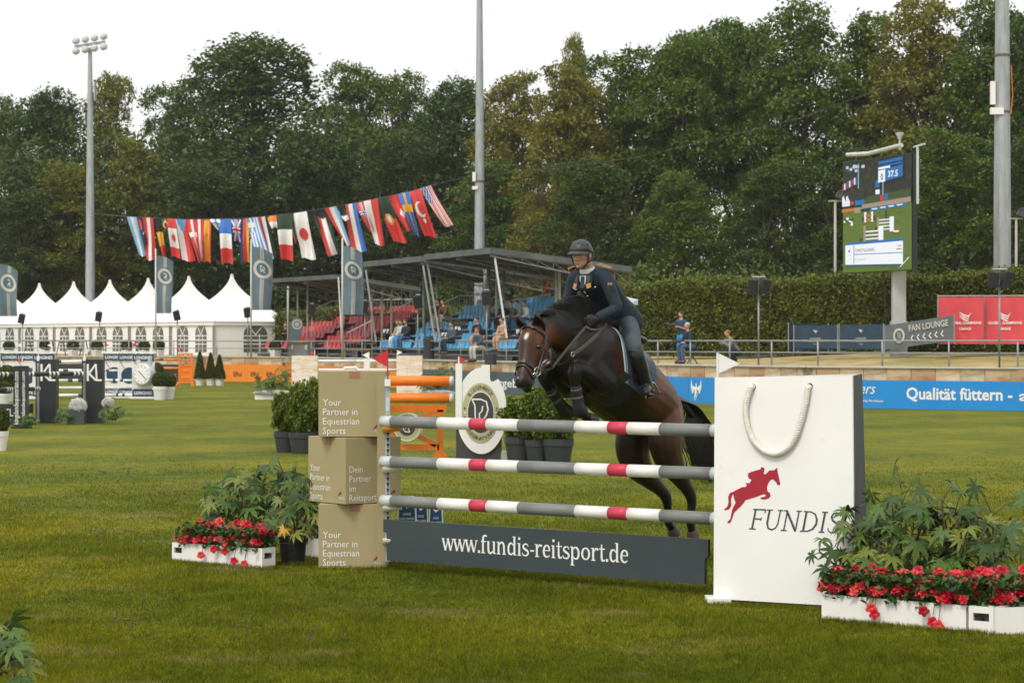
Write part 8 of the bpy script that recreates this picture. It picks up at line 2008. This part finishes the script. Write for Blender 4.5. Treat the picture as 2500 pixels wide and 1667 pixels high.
p = gz(1690, 1.9); p.z = 1.26; person('grey-haired photographer in navy jacket seated on a stool behind the railing', p, (-.9, -.4), 'sitting', (NV, JEAN), .98, .5, .10, hairc=(.42, .41, .40), extra=camera_prop)
T = Thing('folding_stool', 'small folding stool under the seated photographer', 'stool', p); m = MB(); m.box(p + Vector((0, 0, .47)), (.36, .36, .03), .4); T.part('seat', m, BLK)
for s in (-1, 1):
    for r_ in (-1, 1): m = MB(); m.bar(p + Vector((.17 * s, .15 * r_, .01)), p + Vector((-.12 * s, .14 * r_, .46)), .02, .02); T.part('leg', m, SPK)
p = gz(1795, 2.2); p.z = 1.26; person('red-haired person in grey jacket crouching behind the railing', p, (-.9, -.4), 'crouching', (GRY, NV), .98, hairc=(.30, .11, .03))
nvB = Vector((.933, .36, 0)); 
def seated(px, py_seat, d, label, cols, lean, hc, face=(-.80, -.60), sc=.98):
    p = P(px, py_seat, d); p.z -= .48; return person(label, p, face, 'sitting', cols, sc, .45, lean, 'spectators in the blue stand', hc)
seated(1078, 778, 101.5, 'dark-haired spectator in black, left of the pair under the canopy', (BLK, GRY), .12, (.02, .015, .012))
seated(1094, 780, 100.8, 'spectator in brown top, right of the pair under the canopy', (BRN, GRY), .18, (.05, .03, .02))
seated(976, 828, 104.8, 'spectator in tan top near the left F7 sign', (TANC, WHT), .0, (.20, .10, .04)); seated(984, 828, 104.2, 'spectator in pale blue shirt between two others by the F7 sign', (cm('pale_blue', (.40, .52, .62)), LTB), .0, (.08, .05, .03)); seated(995, 827, 103.5, 'spectator in dark navy jacket by the left F7 sign', (NV, JEAN), .02, (.08, .06, .05))
seated(1104, 836, 96.2, 'spectator with cap and grey-blue jacket below the middle F7 sign', (cm('blue_grey', (.06, .08, .11)), NV), -.05, (.03, .03, .04)); seated(1176, 826, 95.2, 'dark-haired woman in black top reading a programme', (BLK, TANC), .16, (.05, .02, .015))
seated(1176, 852, 91.9, 'spectator in blue-grey jacket and pale trousers in the front row', (cm('blue_grey', (.06, .08, .11)), cm('pale_trousers', (.45, .43, .40))), .12, (.10, .06, .04)); seated(1232, 828, 93.5, 'spectator with bare arms near the right F6 sign', (TANC, TANC), .05, (.10, .05, .03))
for px, lab, c in ((1233, 'spectator in black near the mane, leftmost of four in the upper row', BLK), (1252, 'spectator in olive, second of four in the upper row', OLV), (1268, 'spectator in sage shirt, third of four in the upper row', cm('sage', (.22, .26, .21))), (1286, 'spectator in white, rightmost of four in the upper row', WHT)):
    seated(px, 783, 99.5, lab, (c, JEAN if px > 1240 else BLK), .05, (.10, .07, .05))
p = wall_at(697, 3.0); p.z = WTOP; person('bald steward in dark suit standing beside the red seats', p, (-.3, -.95), 'standing', (BLK, BLK), .95, hairc=(.45, .26, .18))
# drop-shaped flag, bin, counter and small things by the stands
p = wall_at(716, 3.2); T = Thing('feather_flag', 'small drop-shaped grey flag with round emblem beside the red seats', 'flag', (p.x, p.y, WTOP))
pts = [(p.x + .62 * math.sin(t) * (1 - .25 * math.cos(t)) * .55 + .1, p.y, 2.75 - 1.0 * math.cos(t) * (1.15 if math.cos(t) > 0 else .8) + 0) for t in [R(20 * k) for k in range(18)]]
pts = [(p.x + x_, p.y, z_) for x_, z_ in ((-.16, 1.5), (-.05, 1.45), (.35, 2.2), (.50, 2.75), (.42, 3.1), (.2, 3.28), (-.02, 3.2), (-.14, 2.9), (-.17, 2.3))]
m = MB(); m.poly(pts, (0, .02, 0)); T.part('cloth', m, FLAGM); m = MB(); disc(m, Vector((p.x + .19, p.y - .005, 2.85)), (1, 0, 0), (0, 0, 1), 0, .26, .003, n=24); T.part('emblem', m, FPALE); m = MB(); disc(m, Vector((p.x + .19, p.y - .010, 2.85)), (1, 0, 0), (0, 0, 1), .12, .17, .003, n=24); T.part('emblem_ring', m, FLAGM)
m = MB(); m.cyl((p.x - .17, p.y, WTOP), (p.x - .17, p.y, 2.9), .02, 6); T.part('pole', m, RAILM)
a, b = wall_at(712, 1.6), wall_at(760, 1.6); T = Thing('bar_counter', 'brown-topped counter with speakers before the red seats', 'counter', (a + b) / 2 + Vector((0, 0, WTOP)))
m = MB(); m.bar(a + Vector((0, 0, 1.98)), b + Vector((0, 0, 1.98)), .5, .06); T.part('top', m, WOOD); m = MB(); m.bar(a + Vector((0, .05, 1.62)), b + Vector((0, .05, 1.62)), .36, .64); T.part('body', m, mat('counter_grey', (.16, .16, .16), .6, .1, 3))
for q_ in (.15, .85):
    c = a.lerp(b, q_) + Vector((0, -.32, 1.72)); m = MB(); m.lathe([(.14, 0), (.15, .02), (.03, .03)], c, 14, 0, Matrix.Rotation(R(90), 4, 'X')); T.part('speaker_cone', m, FPALE)
a, b = wall_at(842, 1.6), wall_at(908, 1.6); T = Thing('timber_frame', 'orange-brown timber frame before the red seats', 'frame', (a + b) / 2 + Vector((0, 0, WTOP)))
for z in (1.62, 2.05): m = MB(); m.bar(a + Vector((0, 0, z)), b + Vector((0, 0, z)), .08, .09); T.part('beam', m, WOOD)
for q_ in (a, b): m = MB(); m.bar(q_ + Vector((0, 0, WTOP)), q_ + Vector((0, 0, 2.1)), .09, .09); T.part('post', m, WOOD)
for px, lab in ((1047, 'dark grey waste bin in front of the blue seats'),):
    p = wall_at(px, .9); T = Thing('waste_bin', lab, 'bin', (p.x, p.y, WTOP)); m = MB(); m.lathe([(.22, 0), (.24, .85), (.2, .86)], (p.x, p.y, WTOP), 14); T.part('body', m, SPK); m = MB(); m.lathe([(.25, .84), (.25, .9), (.1, .94)], (p.x, p.y, WTOP), 14); T.part('lid', m, CHAR)
p = P(1198, 877, 78); T = Thing('monitor_speaker', 'dark loudspeaker on a thin stand in front of the wall', 'loudspeaker', (p.x, p.y, 0)); m = MB(); m.boxm(Matrix.Translation(p) @ Matrix.Rotation(R(-25), 4, 'Z'), .30, .26, .34); T.part('cabinet', m, SPK); m = MB(); m.cyl((p.x, p.y, 0), (p.x, p.y, p.z), .02, 6); T.part('stand', m, SPK)

# ================================================================== grass blades near the jump
def grass_blades(n, y0, y1, seed):
    rn = np.random.default_rng(seed); u = rn.random(n); y = 1 / (1 / y0 + (1 / y1 - 1 / y0) * u); fade = np.clip((y1 - y) / 16.0, 0, 1); x = rn.uniform(-1, 1, n) * y * .29 + rn.normal(0, .02, n)
    tone = np.sin(x * 1.9 + 1.3 * np.sin(y * 1.1)) * np.sin(y * 1.4 + x * .7) + .5 * np.sin(x * 5.1 + y * 3.3)
    keep = rn.random(n) < (.80 + .2 * tone) * fade; x, y = x[keep], y[keep]; n = len(x)
    h = (.017 + .020 * rn.random(n)) * (1 + .25 * np.sin(x * 2.3 + y)); a = rn.uniform(0, 6.283, n); wd = .0016 + .0016 * rn.random(n) + .00006 * y; ln = rn.normal(0, .45, n) * h; lm = rn.normal(0, .45, n) * h
    V = np.empty((n, 3, 3)); V[:, 0] = np.stack([x - wd * np.cos(a), y - wd * np.sin(a), 0 * x], 1); V[:, 1] = np.stack([x + wd * np.cos(a), y + wd * np.sin(a), 0 * x], 1); V[:, 2] = np.stack([x + ln, y + lm, h], 1)
    return V.reshape(-1, 3), np.arange(n * 3).reshape(-1, 3)
BLADE = grass_material(True)
V1, F1 = grass_blades(980000, 12.0, 44.0, 3)
struct('grass', np_mesh('grass', V1, F1, BLADE), None, kind='stuff')
# taller tufts left by the mower round the feet of things
rn = np.random.default_rng(9); cs = []
def along(a, b, n, spread=.03): 
    t = rn.random(n)[:, None]; a = np.array(a); b = np.array(b); return a + (b - a) * t + rn.normal(0, spread, (n, 3)) * np.array([1, 1, 0])
for a, b, n in ((G(412, 1372), G(447, 1374), 250), (G(447, 1376), G(640, 1391), 1300), (G(640, 1391), G(679, 1388), 250), (G(777, 1390), G(945, 1390), 500), (G(2006, 1516), G(2358, 1547), 1800), (G(2358, 1547), G(2430, 1547), 350), (G(2430, 1548), G(2520, 1534), 400), (G(1742, 1478), G(2006, 1490), 1200), (G(680, 1378), G(745, 1380), 350), (G(960, 1390), G(1720, 1440), 900)):
    q_ = along(a, b, n); q_[:, 2] = 0; cs.append(q_)
C = np.concatenate(cs); n = len(C); h = .022 + .028 * rn.random(n); a = rn.uniform(0, 6.283, n); wd = .003
V = np.empty((n, 3, 3)); V[:, 0] = C - np.stack([wd * np.cos(a), wd * np.sin(a), 0 * a], 1); V[:, 1] = C + np.stack([wd * np.cos(a), wd * np.sin(a), 0 * a], 1); V[:, 2] = C + np.stack([rn.normal(0, .4, n) * h, rn.normal(0, .4, n) * h, h], 1)
struct('grass_tufts', np_mesh('grass_tufts', V.reshape(-1, 3), np.arange(n * 3).reshape(-1, 3), BLADE), None, kind='stuff')
# torn divots and clods where horses landed
CLOD = mat('clod_soil', (.10, .075, .045), .95, .4, 30)
m = MB(); rg = random.Random(8)
for cx, cy, n, sx, sy in ((690, 1530, 60, 70, 14), (860, 1500, 50, 90, 16), (300, 1525, 20, 25, 8), (1120, 1100, 25, 60, 6), (260, 1300, 25, 50, 5), (280, 1150, 20, 40, 4), (720, 1560, 12, 40, 10)):
    for _ in range(n):
        g = G(cx + rg.gauss(0, sx), cy + rg.gauss(0, sy)); r_ = rg.uniform(.006, .022); m.ball(g + Vector((0, 0, r_ * .25)), (r_ * 1.3, r_ * 1.1, r_ * .7), 6, 4, M=Matrix.Rotation(rg.random() * 3, 4, 'Z'))
struct('soil_clods', m, CLOD, kind='stuff')
# thin summer haze over the showground
m = MB(); m.box((0, 200, 16), (620, 440, 37))
hz = bpy.data.materials.new('haze_air'); hz.use_nodes = True; n = hz.node_tree; n.nodes.remove(n.nodes['Principled BSDF'])
pv = n.nodes.new('ShaderNodeVolumePrincipled'); pv.inputs['Color'].default_value = (.93, .94, .92, 1); pv.inputs['Density'].default_value = .00017
n.links.new(pv.outputs[0], n.nodes['Material Output'].inputs['Volume'])
o = struct('haze', m, hz, kind='stuff')
